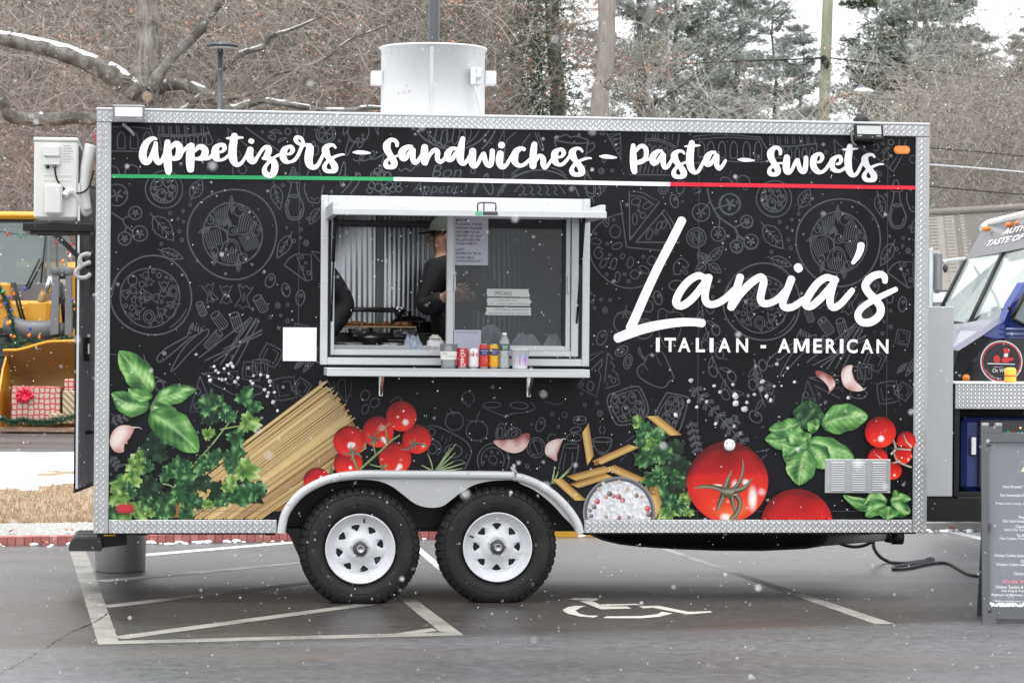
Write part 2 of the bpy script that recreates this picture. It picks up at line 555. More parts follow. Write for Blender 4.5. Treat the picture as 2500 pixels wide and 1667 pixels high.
for pts in ([(535,822),(600,810),(790,812),(815,826),(770,837),(640,836)], [(612,828),(742,836),(862,885),(1060,886),(1100,905),(830,912)], [(800,868),(1150,862),(1182,874),(850,881)],
   [(1165,884),(1340,880),(1612,934),(1800,928),(1822,938),(1640,955),(1590,955),(1292,898),(1205,903)], [(692,884),(640,900),(602,925),(640,952),(712,967),(808,968),(770,985),(640,975),(530,950),(485,920),(530,892),(610,879)],
   [(880,975),(1180,972),(1330,955),(1372,933),(1470,948),(1350,978),(1180,992),(846,990)]):
 mb.poly([(*G(*p), .0016) for p in q13(1240, pts)])
tag(mb.build('wheelchair_symbol', P_SYM), kind='structure')
# asphalt crack with sealant
mb = MB()
cr = catmull([(*G(*p),) for p in q13(0, [(965,945),(900,990),(800,1045),(660,1100),(540,1170),(440,1235),(330,1300),(160,1400),(0,1480)])], 8)
rr = random.Random(4)
for i in range(len(cr)-1):
 a, b = cr[i]+np.array((rr.uniform(-.008,.008), rr.uniform(-.03,.03))), cr[i+1]
 w = .011*(1-i/len(cr))+.003
 mb.quad((a[0],a[1]-w*3,.0024),(a[0],a[1]+w*3,.0024),(b[0],b[1]+w*3,.0024),(b[0],b[1]-w*3,.0024))
tag(mb.build('asphalt_crack', pm('crack filler', (.035,.034,.033), .7, 0, .3, 30)), kind='structure')

# kerb: concrete walk edged with brick (red) and a painted yellow piece
KA = Vector(G(-40, 1332)); KB = Vector(G(2262, 1297))
kd = (KB-KA).normalized(); kn = Vector((-kd.y, kd.x))
KZ = .066
def KP_(t, n, z): p = KA+kd*t+kn*n; return (p.x, p.y, z)
def kt(px, py):      # distance along the kerb of a pixel seen on its foot
 p = Vector(G(px, py)); return (p-KA).dot(kd)
def kbox(mb, t0, t1, n0, n1, z0, z1):
 i = [mb.vert(KP_(t, n, z)) for z in (z0, z1) for (t, n) in ((t0,n0),(t1,n0),(t1,n1),(t0,n1))]
 for q in ((0,3,2,1),(4,5,6,7),(0,1,5,4),(1,2,6,5),(2,3,7,6),(3,0,4,7)): mb.face([i[k] for k in q])
M_CONC = pm('pale concrete', (.30,.295,.275), .8, 0, .12, 5, bump=.2, bscale=60)
mb = MB(); kbox(mb, -6, 14, .10, 1.42, -.02, KZ)
walk = tag(mb.build('sidewalk', M_CONC), kind='structure')
t_red = kt(1290, 1313); t_yel = kt(1520, 1309)
mb = MB(); kbox(mb, t_red, t_yel, .0, .0995, -.02, KZ+.002)
o = mb.build('yellow_kerb', pm('yellow kerb paint', C3(214,164,48,.85), .55, 0, .12, 8), walk)
mb = MB(); kbox(mb, t_yel+.004, 14, .0, .0995, -.02, KZ+.001)
mb.build('concrete_kerb', M_CONC, walk)
mb = MB(); kbox(mb, -6, t_red-.003, .012, .0995, -.02, KZ-.004)
mb.build('mortar_bed', pm('mortar', (.26,.22,.20), .8), walk)
bk = MB(); bk.box(-.029, .029, 0, .098, 0, KZ+.02, .004)
M_BRK = [pm('red paver %s' % s, C3(*c, .8), .65, 0, .15, 18, bump=.2, bscale=80) for s, c in (('a',(196,122,116)),('b',(186,108,104)),('c',(204,136,128)))]
bms = [bk.mesh('brick', mm_) for mm_ in M_BRK]
t = -1.2; k = 0
ang = math.atan2(kd.y, kd.x); rb = random.Random(7)
while t < t_red-.06 and k < 180:
 p = KP_(t+.03, 0, -.02)
 ob = inst(bms[rb.randrange(3)], 'brick', walk, (p[0], p[1], p[2]+rb.uniform(-.002,.002)), (0, 0, ang+rb.uniform(-.012,.012)))
 t += .0625; k += 1

# verge: dead grass under patchy snow
VN0, VN1 = 1.43, 14.2
def verge(name, mat, zf, nx=170, ny=130, jit=0):
 mb = MB(); g = []
 for j in range(ny+1):
  n = VN0+(VN1-VN0)*(j/ny)
  row = []
  for i in range(nx+1):
   t = -6+20*i/nx
   p = KP_(t, n, 0)
   row.append(mb.vert((p[0], p[1], zf(p[0], p[1], (n-VN0)/(VN1-VN0)))))
  g.append(row)
 for A, B in zip(g[:-1], g[1:]):
  for i in range(nx): mb.face((A[i], A[i+1], B[i+1], B[i]), True)
 return mb.build(name, mat, fix=False)
def zg(x, y, v): return KZ-.006+.012*noise.noise(Vector((x*1.7, y*1.7, 0)))-.10*max(0, v-.94)*16
def zs(x, y, v):
 a = noise.noise(Vector((x*.9, y*.45, 3)))+.55*noise.noise(Vector((x*2.6, y*1.4, 9)))+.3*noise.noise(Vector((x*7, y*4, 1)))
 return zg(x, y, v)+min(.045, max(-.02, (a-.22+2.3*max(-.12, v-.36))*.09))-.01*(v > .97)
M_GRASS = pm('dead winter grass', (.27,.19,.115), .85, 0, .3, 26, col2=(.38,.30,.21), thr=(.35,.65), bump=.8, bscale=70)
tag(verge('grass_verge', M_GRASS, zg), 'dead tan grass strip behind the kerb', None, None, 'structure')
tag(verge('snow_patches', M_SNOW, zs), kind='stuff')
mb = MB(); rg = random.Random(3)
for k in range(26000):
 t = rg.uniform(-2.5, 3.2) if k < 21000 else rg.uniform(3.2, 13); n = VN0+(rg.random()**1.6)*6.5
 p = KP_(t, n, 0); v = (n-VN0)/(VN1-VN0)
 z0 = zg(p[0], p[1], v)
 if zs(p[0], p[1], v) > z0+.02: continue
 a = rg.uniform(0, 6.28); h = rg.uniform(.015, .06); ln = rg.uniform(0, .05); w = .0035
 dx, dy = math.cos(a), math.sin(a)
 cc = rg.random()
 i0 = mb.vert((p[0]-w, p[1], z0)); i1 = mb.vert((p[0]+w, p[1], z0)); i2 = mb.vert((p[0]+dx*ln, p[1]+dy*ln, z0+h))
 mb.face((i0, i1, i2))
tag(mb.build('dry_grass_blades', pm('straw blades', (.36,.265,.165), .8, 0, .35, 3), fix=False), kind='stuff')
# fallen leaves and ploughed snow crumbs along the kerb
mb = MB()
for k in range(170):
 t = rg.uniform(-1.2, 9); n = -abs(rg.gauss(0, .10))-.01
 if rg.random() < .5: t = rg.choice((rg.uniform(.9, 1.7), rg.uniform(7.2, 9)))
 p = KP_(t, n, 0); r = rg.uniform(.008, .030)
 mb.sphere((p[0], p[1], r*.3), r, 6, 4, (1.3, 1, .55))
for k in range(700):
 t = rg.uniform(-1.2, 5); n = rg.uniform(.12, 1.4); p = KP_(t, n, KZ); r = rg.uniform(.004, .012)
 mb.sphere((p[0], p[1], KZ), r, 5, 3, (1.2, 1.2, .5))
tag(mb.build('snow_crumbs', M_SNOW, fix=False), kind='stuff')
def leaf_litter():
 mb = MB()
 for k in range(60):
  t = rg.uniform(7.0, 8.6) if k < 40 else rg.uniform(-1, 2.5); p = KP_(t, rg.uniform(-.12, .35), 0)
  z = .02 if (Vector((p[0], p[1]))-KA).dot(kn) < 0 else KZ+.012
  a = rg.uniform(0, 6.28); r = rg.uniform(.03, .06)
  i = [mb.vert((p[0]+r*f*math.cos(a+d), p[1]+r*f*math.sin(a+d), z+rg.uniform(0, .03))) for (f, d) in ((1,0),(.45,.5),(.7,1.4),(.4,2.2),(.9,3.1),(.4,4),(.7,4.8),(.45,5.6))]
  mb.face(i)
 tag(mb.build('fallen_oak_leaves', pm('oak leaf brown', (.36,.15,.06), .7, 0, .3, 20), fix=False), kind='stuff')
leaf_litter()

# ================================================================== wooded slope behind
def hillz(x, y):
 u = max(0, min(1, (y-66)/60.0)); u = u*u*(3-2*u)
 w = 1/(1+math.exp((x-1.5)/2.2))          # high on the left, low to the right
 return u*(1.2+17.5*w)+.5*noise.noise(Vector((x*.12, y*.12, 2)))*u
mb = MB(); g = []
for j in range(70):
 y = 60+j*1.6
 g.append([mb.vert((-90+i*2.0, y, hillz(-90+i*2.0, y)+.012 if y > 62 else -.3)) for i in range(91)])
for A, B in zip(g[:-1], g[1:]):
 for i in range(90): mb.face((A[i], A[i+1], B[i+1], B[i]), True)
M_LITTER = pm('leaf litter', (.25,.212,.182), .9, 0, .3, 2.2, col2=(.18,.18,.15), thr=(.40,.62), bump=.6, bscale=6, detail=10)
tag(mb.build('wooded_slope', M_LITTER), kind='structure')
# ================================================================== food trailer
TR = empty('food_trailer', (TX0, TY0, 0), TYAW)
tag(TR, 'black food trailer wrapped with vegetables, pasta and white script lettering', 'food trailer')
TD = 2.13                                             # depth of the box

def fr(ox, oy, s, data):
 """zoom-frame points -> photo pixels"""
 return [(ox + p[0]*s, oy + p[1]*s, *[q*s for q in p[2:]]) for p in data]
ZS = 640/2334.0                                       # scale of the 640-pixel study frames

# ---- outlines on the wrapped side (photo pixels -> local metres)
f_out = fr(620, 840, ZS, [(205,1680),(215,1600),(240,1500),(300,1400),(380,1310),(480,1240),(620,1175),(760,1140),(960,1120),(1270,1121),(1590,1122),(1900,1125),(2190,1128),(2334,1133)]) \
      + fr(1240, 840, ZS, [(60,1140),(130,1153),(250,1197),(360,1260),(450,1330),(530,1410),(600,1500),(650,1590),(672,1680)])
f_in = fr(620, 840, ZS, [(265,1680),(285,1568),(335,1470),(420,1370),(540,1290),(680,1235),(830,1210),(960,1203),(1100,1215),(1220,1260),(1330,1340),(1420,1410),(1500,1443),(1590,1453),(1680,1438),(1760,1380),(1850,1310),(1960,1250),(2080,1220),(2200,1210),(2330,1212)]) \
     + fr(1240, 840, ZS, [(110,1240),(220,1290),(320,1360),(420,1450),(490,1530),(560,1600),(610,1680)])
FO = [S(p[0], p[1]) for p in f_out]
FI = [S(p[0], p[1]) for p in f_in]
zb0 = TZB
FO[0] = (FO[0][0], zb0 + .004); FO[-1] = (FO[-1][0], zb0 + .004)
FI[0] = (FI[0][0], zb0 + .004); FI[-1] = (FI[-1][0], zb0 + .004)

# window frame rectangle
wx0, wz1 = S(784, 477); wx1, _ = S(1440, 484); _, wz0 = S(784, 890)
WF = (wx0, wx1, wz0, wz1)
fw = 0.043
hole = [(wx0+.02, wz0+.02), (wx1-.02, wz0+.02), (wx1-.02, wz1-.02), (wx0+.02, wz1-.02)]

mb = MB()
outline = [(0.004, TZB+.004)] + [(p[0], p[1]) for p in FO] + [(TW-.004, TZB+.004), (TW-.004, TZT-.004), (0.004, TZT-.004)]
mb.prism(outline, 0.0, 0.04, [hole])
M_WRAP = pm('black vinyl wrap', C3(15, 16, 21, .55), 0.45, 0.0, 0.25, 1.1, spec=0.2, rvar=.06, col2=C3(38, 40, 48, .6), thr=(.48, .76), detail=3.0)
side = mb.build('wrapped_side_wall', M_WRAP, TR, label='black printed wrap with chalk doodles, food photos and script lettering')

# ---- the other walls, floor, roof
mb = MB()
mb.box(0.004, TW-.004, TD-.04, TD, TZB, TZT)
mb.build('far_wall', M_MGREY, TR)
mb = MB()
mb.box(TW-.05, TW-.006, .041, TD-.041, TZB+.05, TZT-.01)
mb.build('front_wall', M_MGREY, TR)
mb = MB()                                             # rear wall with the doorway left open
mb.box(.006, .05, .041, .60, TZB+.05, TZT-.01)
mb.box(.006, .05, 1.42, TD-.041, TZB+.05, TZT-.01)
mb.box(.006, .05, .60, 1.42, 2.50, TZT-.01)
mb.build('rear_wall', pm('pale rear wall', (.55,.56,.57), .5), TR)
mb = MB()
for (a_, b_, y_) in ((.05, FO[0][0]-.01, .041), (FO[0][0]-.009, FO[-1][0]+.009, .34), (FO[-1][0]+.01, TW-.05, .041)): mb.box(a_, b_, y_, TD-.041, TZB+.02, TZB+.09)
mb.build('floor_deck', M_DGREY, TR)
mb = MB()
hx0_, hx1_, hy0_, hy1_ = wx0-.9, wx1+.9, .10, .66  # roof opening added to let light into the kitchen
mb.box(-.004, hx0_, -.006, TD+.006, TZT, TZT+.012); mb.box(hx1_, TW+.004, -.006, TD+.006, TZT, TZT+.012)
mb.box(hx0_, hx1_, -.006, hy0_, TZT, TZT+.012); mb.box(hx0_, hx1_, hy1_, TD+.006, TZT, TZT+.012)
mb.build('roof', M_WALU, TR)

# ---- tread plate trim: flat strips with raised bars
def strip(name, x0, x1, z0, z1, y0=-.016, seed=1, plate=True):
 rnd = random.Random(seed)
 m = MB(); m.box(x0, x1, y0, 0.0, z0, z1, .003)
 o = m.build(name, M_TREAD, TR)
 b = MB()
 px, pz = .0372, .0172
 j = 0
 z = z0 + pz*.35
 while z < z1:
  i0 = int(x0/px) - 1
  for i in range(i0, int(x1/px) + 2):
   cx = i*px + (px/2 if j % 2 else 0)
   sg = 1 if j % 2 else -1
   L, w, h = .0185, .0036, .0028
   a = R(48)*sg
   dx, dz = math.cos(a), math.sin(a)
   e0 = (cx-dx*L, z-dz*L); e1 = (cx+dx*L, z+dz*L)
   if min(e0[0], e1[0]) < x0+.002 or max(e0[0], e1[0]) > x1-.002:
    continue
   if min(e0[1], e1[1]) < z0+.002 or max(e0[1], e1[1]) > z1-.002:
    k = .55
    lo = z0+.003; hi = z1-.003
    e0 = (e0[0], min(max(e0[1], lo), hi)); e1 = (e1[0], min(max(e1[1], lo), hi))
    if abs(e0[1]-e1[1]) < .006: continue
   nx, nz = -dz*w, dx*w
   mx, mz = (e0[0]+e1[0])/2, (e0[1]+e1[1])/2
   base = [b.vert((e0[0], y0-.0002, e0[1])), b.vert((mx+nx, y0-.0002, mz+nz)), b.vert((e1[0], y0-.0002, e1[1])), b.vert((mx-nx, y0-.0002, mz-nz))]
   t0 = b.vert((mx-dx*L*.62, y0-h, mz-dz*L*.62)); t1 = b.vert((mx+dx*L*.62, y0-h, mz+dz*L*.62))
   b.face((base[0], base[1], t0)); b.face((base[1], base[2], t1)); b.face((base[1], t1, t0))
   b.face((base[2], base[3], t1)); b.face((base[3], base[0], t0)); b.face((base[3], t0, t1))
  z += pz; j += 1
 bo = b.build('tread_ridges', M_TBAR, o, fix=True)
 bo['kind'] = 'stuff'
 return o
xl = S(270, 600)[0]; xr = S(2232.5, 600)[0]; zt = S(1250, 316.5)[1]; zbm = S(1800, 1268)[1]
strip('top_trim', 0, TW, zt, TZT, seed=1)
strip('rear_corner_trim', 0, xl, TZB, zt-.002, seed=2)
strip('front_corner_trim', xr, TW, TZB, zt-.002, seed=3)
strip('bottom_trim', xl+.002, FO[0][0]-.002, TZB, zbm, seed=4)
strip('bottom_trim', FO[-1][0]+.002, xr-.002, TZB, zbm, seed=5)

# a bright folded edge along the top of the trim
mb = MB(); mb.box(-.002, TW+.002, -.019, .0, TZT, TZT+.014, .003)
mb.build('roof_edge_trim', M_WALU, TR)

# ---- fender skirt
mb = MB()
def resamp(L, n):
 A = np.array(catmull(L, 4)); d = np.r_[0, np.cumsum(np.linalg.norm(np.diff(A, axis=0), axis=1))]; t = np.linspace(0, d[-1], n)
 return [(float(np.interp(q, d, A[:, 0])), float(np.interp(q, d, A[:, 1]))) for q in t]
ro_, ri_ = resamp(FO, 120), resamp(FI, 120)
ia = [mb.vert((p[0], -.012, p[1])) for p in ro_]; ib = [mb.vert((p[0], -.012, p[1])) for p in ri_]; ic = [mb.vert((p[0], .03, p[1])) for p in ri_]
for k in range(119): mb.face((ia[k], ia[k+1], ib[k+1], ib[k])); mb.face((ib[k], ib[k+1], ic[k+1], ic[k]))
fender = mb.build('fender_skirt', pm('fender aluminium', (0.44, 0.445, 0.45), 0.45, 0.25, 0.05, 4, col2=(.36,.355,.35), thr=(.48,.75)), TR)
mb = MB()
lip = catmull([(p[0], p[1]) for p in FO], 4)
cen = (sum(p[0] for p in FO)/len(FO), FO[0][1])
prof = [(0, -.012), (0, -.030), (.010, -.040), (.036, -.040), (.048, -.028), (.050, -.012)]
rows = []
for i, p in enumerate(lip):
 a, b_ = lip[max(0, i-1)], lip[min(len(lip)-1, i+1)]
 t = np.array(b_) - np.array(a); t /= np.linalg.norm(t)
 nrm = np.array((t[1], -t[0]))          # towards the wheels
 rows.append([mb.vert((p[0]+nrm[0]*q[0], q[1], p[1]+nrm[1]*q[0])) for q in prof])
for A, B in zip(rows[:-1], rows[1:]):
 for k in range(len(prof)-1):
  mb.face((A[k], A[k+1], B[k+1], B[k]), True)
mb.build('fender_lip', M_WALU, fender)
mb = MB()
for i in range(3, len(FO)-3, 4):
 p = FO[i]
 mb.lathe([(0, -.044), (.005, -.0435), (.006, -.040)], 8, 'y', (p[0]*.998+cen[0]*.002, 0, p[1]-.012))
mb.build('fender_screws', M_CHROME, fender)['kind'] = 'stuff'

# wheel well and underside
mb = MB()
zw_ = S(1400, 1286, .3)[1]
mb.prism([(FO[0][0]+.02, TZB+.005), (S(1240,1290,.3)[0], TZB+.005), (S(1260,1286,.3)[0], zw_)][:0]+[(FO[0][0]+.02, TZB+.01)] + [(p[0], p[1]-.004) for p in FO[1:-1] if p[1] > zw_+.02] + [(FO[-1][0]-.02, zw_), (S(1300,1286,.3)[0], zw_), (S(1290,1286,.3)[0], TZB+.01)], .30, .33)
arch = [(p[0], p[1]-.004) for p in FO]
for a, b_ in zip(arch[:-1], arch[1:]):
 mb.quad((a[0], .041, a[1]), (b_[0], .041, b_[1]), (b_[0], .33, b_[1]), (a[0], .33, a[1]))
mb.build('wheel_well', M_BLACK, TR)
mb = MB()
for y in (.45, 1.6):
 mb.box(.1, TW-.1, y, y+.07, TZB-.024, TZB+.02, .004)
for x in (.25, 1.0, 2.9, 3.7, 4.6):
 mb.box(x, x+.06, .10, TD-.1, TZB-.020, TZB-.0, .004)
mb.build('chassis_rails', M_BLACK, TR)
mb = MB()
for (a_, b_, y_) in ((.05, FO[0][0]-.01, .05), (FO[0][0]-.009, FO[-1][0]+.009, .34), (FO[-1][0]+.01, TW-.05, .05)): mb.box(a_, b_, y_, TD-.05, TZB-.012, TZB+.019)
mb.build('underfloor', M_BLACK, TR)
mb = MB()
for px in (879, 1213.6):
 wx = S(px, 1338)[0]
 mb.tube([(wx, .3, .33), (wx, TD-.3, .33)], .035, 8)
 mb.box(wx-.04, wx+.04, .46, .52, .33, TZB-.05)
mb.build('axles', M_BLACK, TR)
# folded black corner behind the first tyre
x0, _ = S(700, 1296)
mb = MB()
mb.prism([(x0-.03, TZB+.02), (x0+.02, TZB-.02), (x0+.09, TZB-.17), (x0+.16, TZB-.17), (x0+.16, TZB+.02)], .10, .24)
mb.build('mud_flap', M_BLACK, TR)

# ---- wheels
M_RIM = pm('white wheel paint', (0.62, 0.63, 0.66), 0.35, 0.0, 0.05, 9, col2=(.47,.455,.44), thr=(.5,.78))
def make_wheel(px, py, spin, seed):
 cx, cz = S(px, py, .02)
 Rt, Rr = .3545, .2075
 w = empty('wheel'); w.parent = TR; w.location = (cx, 0, 0)
 def fl(m):         # flatten the contact patch
  m.v = [(x, y, max(z, .0015) if z < .02 else z) for (x, y, z) in m.v]
 m = MB()
 prof = [(.190, .055), (.205, .020), (.222, .006), (.250, -.006), (.285, -.010), (.312, -.004), (.332, .010), (.345, .030), (.3505, .055), (Rt-.006, .12), (.3505, .18), (.33, .215), (.28, .235), (.20, .21)]
 m.lathe(prof, 72, 'y', (0, 0, cz))
 fl(m)
 m.build('tyre', M_RUB, w)
 m = MB()
 n = 46
 rnd = random.Random(seed)
 for k in range(n):
  a = 2*math.pi*k/n
  for (r0, r1, y0, y1, wd, off) in ((.318, .3575, -.0085, .062, .72, 0), (.342, .3575, .070, .115, .62, .5), (.342, .3575, .122, .175, .62, 0)):
   a0 = a + (off - wd/2)*2*math.pi/n; a1 = a + (off + wd/2)*2*math.pi/n
   pts = []
   if y0 < 0:
    sec = [(r0, .004), (r0+.002, -.0085), (.338, .005), (r1-.006, .024), (r1, .034), (r1, y1), (.345, y1)]
   else:
    sec = [(r0, y0), (r1, y0), (r1, y1), (r0, y1)]
   A = [m.vert((r*math.cos(a0), y, cz+r*math.sin(a0))) for r, y in sec]
   B = [m.vert((r*math.cos(a1), y, cz+r*math.sin(a1))) for r, y in sec]
   q = len(sec)
   for i in range(q):
    m.face((A[i], A[(i+1) % q], B[(i+1) % q], B[i]), False)
   m.face(A); m.face(B[::-1])
 fl(m)
 t = m.build('tread_blocks', M_RUB, w); t['kind'] = 'stuff'
 # raised sidewall ring
 m = MB()
 m.lathe([(.262, -.0075), (.265, -.0105), (.268, -.0105), (.271, -.0078)], 72, 'y', (0, 0, cz)); fl(m)
 m.build('sidewall_ring', M_RUB, w)
 # rim barrel
 m = MB()
 m.lathe([(.196, .006), (Rr, -.004), (Rr-.002, -.010), (.199, -.010), (.194, .002), (.182, .012), (.178, .022), (.170, .030), (.163, .034), (.159, .040), (.155, .040), (.152, .045)], 64, 'y', (0, 0, cz))
 m.build('rim', M_RIM, w)
 # spoke disc with eight rounded triangular windows
 m = MB()
 Nn = 8
 def disc_y(r):
  return .046 - .030*max(0, min(1, (.150-r)/.085))**1.3 if r > .066 else .016
 loops = []
 for k in range(Nn):
  a = spin + 2*math.pi*k/Nn
  tri = []
  for (r, da) in ((.139, -.17), (.1425, 0), (.139, .17), (.131, .20), (.106, .065), (.102, 0), (.106, -.065), (.131, -.20)):
   tri.append((r*math.cos(a+da), r*math.sin(a+da)))
  loops.append(tri)
 ring_o = [(.1525*math.cos(2*math.pi*k/64), .1525*math.sin(2*math.pi*k/64)) for k in range(64)]
 ring_m = [(.095*math.cos(2*math.pi*k/48), .095*math.sin(2*math.pi*k/48)) for k in range(48)]
 alll = [ring_o, ring_m] + loops
 flat = [p for lp in alll for p in lp]
 tri = tessellate_polygon([[Vector((p[0], p[1], 0)) for p in lp] for lp in alll])
 base = [m.vert((p[0], disc_y(math.hypot(*p)), cz+p[1])) for p in flat]
 for t in tri: m.face([base[i] for i in t], True)
 k = len(ring_o) + len(ring_m)
 for lp in loops:
  q = len(lp)
  back = [m.vert((p[0], disc_y(math.hypot(*p))+.014, cz+p[1])) for p in lp]
  for i in range(q):
   m.face((base[k+i], base[k+(i+1) % q], back[(i+1) % q], back[i]), False)
  k += q
 m.lathe([(.095, disc_y(.095)), (.085, .022), (.072, .010), (.066, .006), (.060, .006), (.036, .010)], 48, 'y', (0, 0, cz))
 m.build('spoke_disc', M_RIM, w)
 m = MB(); m.lathe([(.0, .058), (.15, .058)], 32, 'y', (0, 0, cz)); m.build('brake_drum', M_BLACK, w)
 m = MB()
 m.lathe([(.043, .012), (.042, -.018), (.036, -.024), (.026, -.024)], 24, 'y', (0, 0, cz))
 m.build('hub_cap', M_DGREY, w)
 m = MB()
 m.lathe([(.0245, -.018), (.0245, -.030), (.021, -.033), (.017, -.033), (.015, -.028), (.0, -.028)], 24, 'y', (0, 0, cz))
 m.build('hub_cap_ring', pm('dull steel', (.35, .35, .35), .3, .9, .1, 20), w)
 mm = MB(); mm.lathe([(0, -.012), (.006, -.012), (.0075, -.008), (.0075, .010)], 6, 'y', smooth=False)
 nm = mm.mesh('lug_nut', M_CHROME)
 for k in range(5):
  a = spin + .1 + 2*math.pi*k/5
  inst(nm, 'lug_nut', w, (.052*math.cos(a), 0, cz+.052*math.sin(a)))
 m = MB()
 a = R(82) if spin == 0.2 else R(158)
 m.tube([(.172*math.cos(a), .03, cz+.172*math.sin(a)), (.166*math.cos(a), .008, cz+.166*math.sin(a)), (.156*math.cos(a), -.006, cz+.156*math.sin(a))], .0052, 8)
 m.build('valve_stem', M_BLACK, w)
 return w
make_wheel(879, 1338.5, .2, 1)
make_wheel(1213.6, 1334.5, .0, 2)

# ---- serving window
def lx(px, py, yo=0.0): return S(px, py, yo)[0]
def lz(px, py, yo=0.0): return S(px, py, yo)[1]
WIN = empty('serving_window'); WIN.parent = TR
mb = MB()
Y0, Y1 = -.026, .03
mb.box(wx0, wx0+fw, Y0, Y1, wz0, wz1, .003)
mb.box(wx1-fw, wx1, Y0, Y1, wz0, wz1, .003)
mb.box(wx0+fw, wx1-fw, Y0+.001, Y1, wz1-.094, wz1-.001, .003)
mb.box(wx0+fw, wx1-fw, Y0+.001, Y1, wz0+.001, wz0+fw, .003)
mb.build('outer_frame', M_WALU, WIN)
mb = MB()                                             # dark rubber gap
g = fw
mb.box(wx0+g, wx0+g+.018, -.004, .05, wz0+g, wz1-.0945)
mb.box(wx1-g-.018, wx1-g, -.004, .05, wz0+g, wz1-.0945)
mb.box(wx0+g, wx1-g, -.003, .05, wz0+g, wz0+g+.014)
mb.build('gasket', M_BLACK, WIN)
ix0, ix1, iz0, iz1 = wx0+g+.018, wx1-g-.018, wz0+g+.014, wz1-.0945
mb = MB()
mb.box(ix0, ix0+.022, .0, .055, iz0, iz1, .003)
mb.box(ix1-.045, ix1, .0, .055, iz0, iz1, .003)
mb.box(ix0+.022, ix1-.045, .001, .055, iz0, iz0+.034, .003)
mb.box(ix0+.022, ix1-.045, .001, .055, iz1-.012, iz1, .003)
mb.build('inner_frame', M_WALU, WIN)
# slider: stile, sash frame and glass on the right half
sx0 = lx(1090, 700, .03); sx1 = lx(1107, 700, .03)
mb = MB()
mb.box(sx0, sx1, .010, .062, iz0+.034, iz1-.012, .003)
gx1 = ix1-.048
mb.box(sx1, sx1+.007, .016, .05, iz0+.034, iz1-.012, .002)
mb.box(gx1-.030, gx1, .016, .05, iz0+.034, iz1-.012, .003)
mb.box(sx1+.007, gx1-.03, .0165, .05, iz0+.034, iz0+.064, .003)
mb.box(sx1+.007, gx1-.03, .0165, .05, iz1-.028, iz1-.012, .003)
mb.build('sliding_sash', M_WALU, WIN)
mb = MB()
mb.box(gx1-.05, gx1-.031, .014, .045, iz0+.064, iz1-.028)
mb.build('sash_gasket', M_BLACK, WIN)
def pane_mat(name, tint, alpha, gl, dc=(.25, .26, .27)):
 m = bpy.data.materials.new(name); m.use_nodes = True
 n, l = m.node_tree.nodes, m.node_tree.links
 n.clear()
 o = n.new('ShaderNodeOutputMaterial'); t = n.new('ShaderNodeBsdfTransparent'); t.inputs[0].default_value = (*tint, 1)
 g_ = n.new('ShaderNodeBsdfGlossy'); g_.inputs['Roughness'].default_value = .03
 d_ = n.new('ShaderNodeBsdfDiffuse'); d_.inputs[0].default_value = (*dc, 1)
 no = n.new('ShaderNodeTexNoise'); no.inputs['Scale'].default_value = 3
 mr = n.new('ShaderNodeMapRange'); mr.inputs['To Min'].default_value = max(0, alpha-.03); mr.inputs['To Max'].default_value = alpha+.03
 l.new(no.outputs['Fac'], mr.inputs['Value'])
 m1 = n.new('ShaderNodeMixShader'); m2 = n.new('ShaderNodeMixShader')
 fr_ = n.new('ShaderNodeFresnel'); fr_.inputs['IOR'].default_value = gl
 l.new(mr.outputs['Result'], m1.inputs[0]); l.new(t.outputs[0], m1.inputs[1]); l.new(d_.outputs[0], m1.inputs[2])
 l.new(fr_.outputs[0], m2.inputs[0]); l.new(m1.outputs[0], m2.inputs[1]); l.new(g_.outputs[0], m2.inputs[2])
 l.new(m2.outputs[0], o.inputs[0])
 return m
mb = MB(); mb.box(hx0_-.03, hx1_+.03, hy0_-.03, hy1_+.03, TZT+.0125, TZT+.018)
mb.build('added_skylight', pane_mat('added milky skylight', (.98,.98,.98), .06, 1.2, (.8,.8,.8)), TR)  # unseen skylight, added to brighten the inside
M_PANE = pane_mat('tinted slider glass with insect screen', (.62, .65, .67), .10, 1.35)
mb = MB(); mb.box(sx1+.007, gx1-.03, .028, .032, iz0+.064, iz1-.028); mb.build('glass_pane', M_PANE, WIN)
mb = MB(); zz = lz(1118, 690); mb.box(sx1+.001, sx1+.011, -.002, .0155, zz-.045, zz+.045, .003); mb.build('sash_pull', M_WALU, WIN)
mb = MB()
zz = lz(1392, 695)
mb.box(gx1-.020, gx1-.008, -.002, .016, zz-.055, zz+.055, .003)
mb.build('sash_pull', M_WALU, WIN)
mb = MB()
for (px, py) in ((790,585),(789,690),(788,790),(787,880),(1434,595),(1433,695),(1432,793),(1432,888),(790,488),(900,491),(1007,493),(1115,495),(1230,497),(1335,498),(1434,500),(888,886),(996,887),(1317,889)):
 x, z = S(px, py, -.026)
 mb.lathe([(0, -.0295), (.0038, -.029), (.0045, -.026)], 8, 'y', (x, 0, z))
mb.build('frame_screws', M_CHROME, WIN)['kind'] = 'stuff'

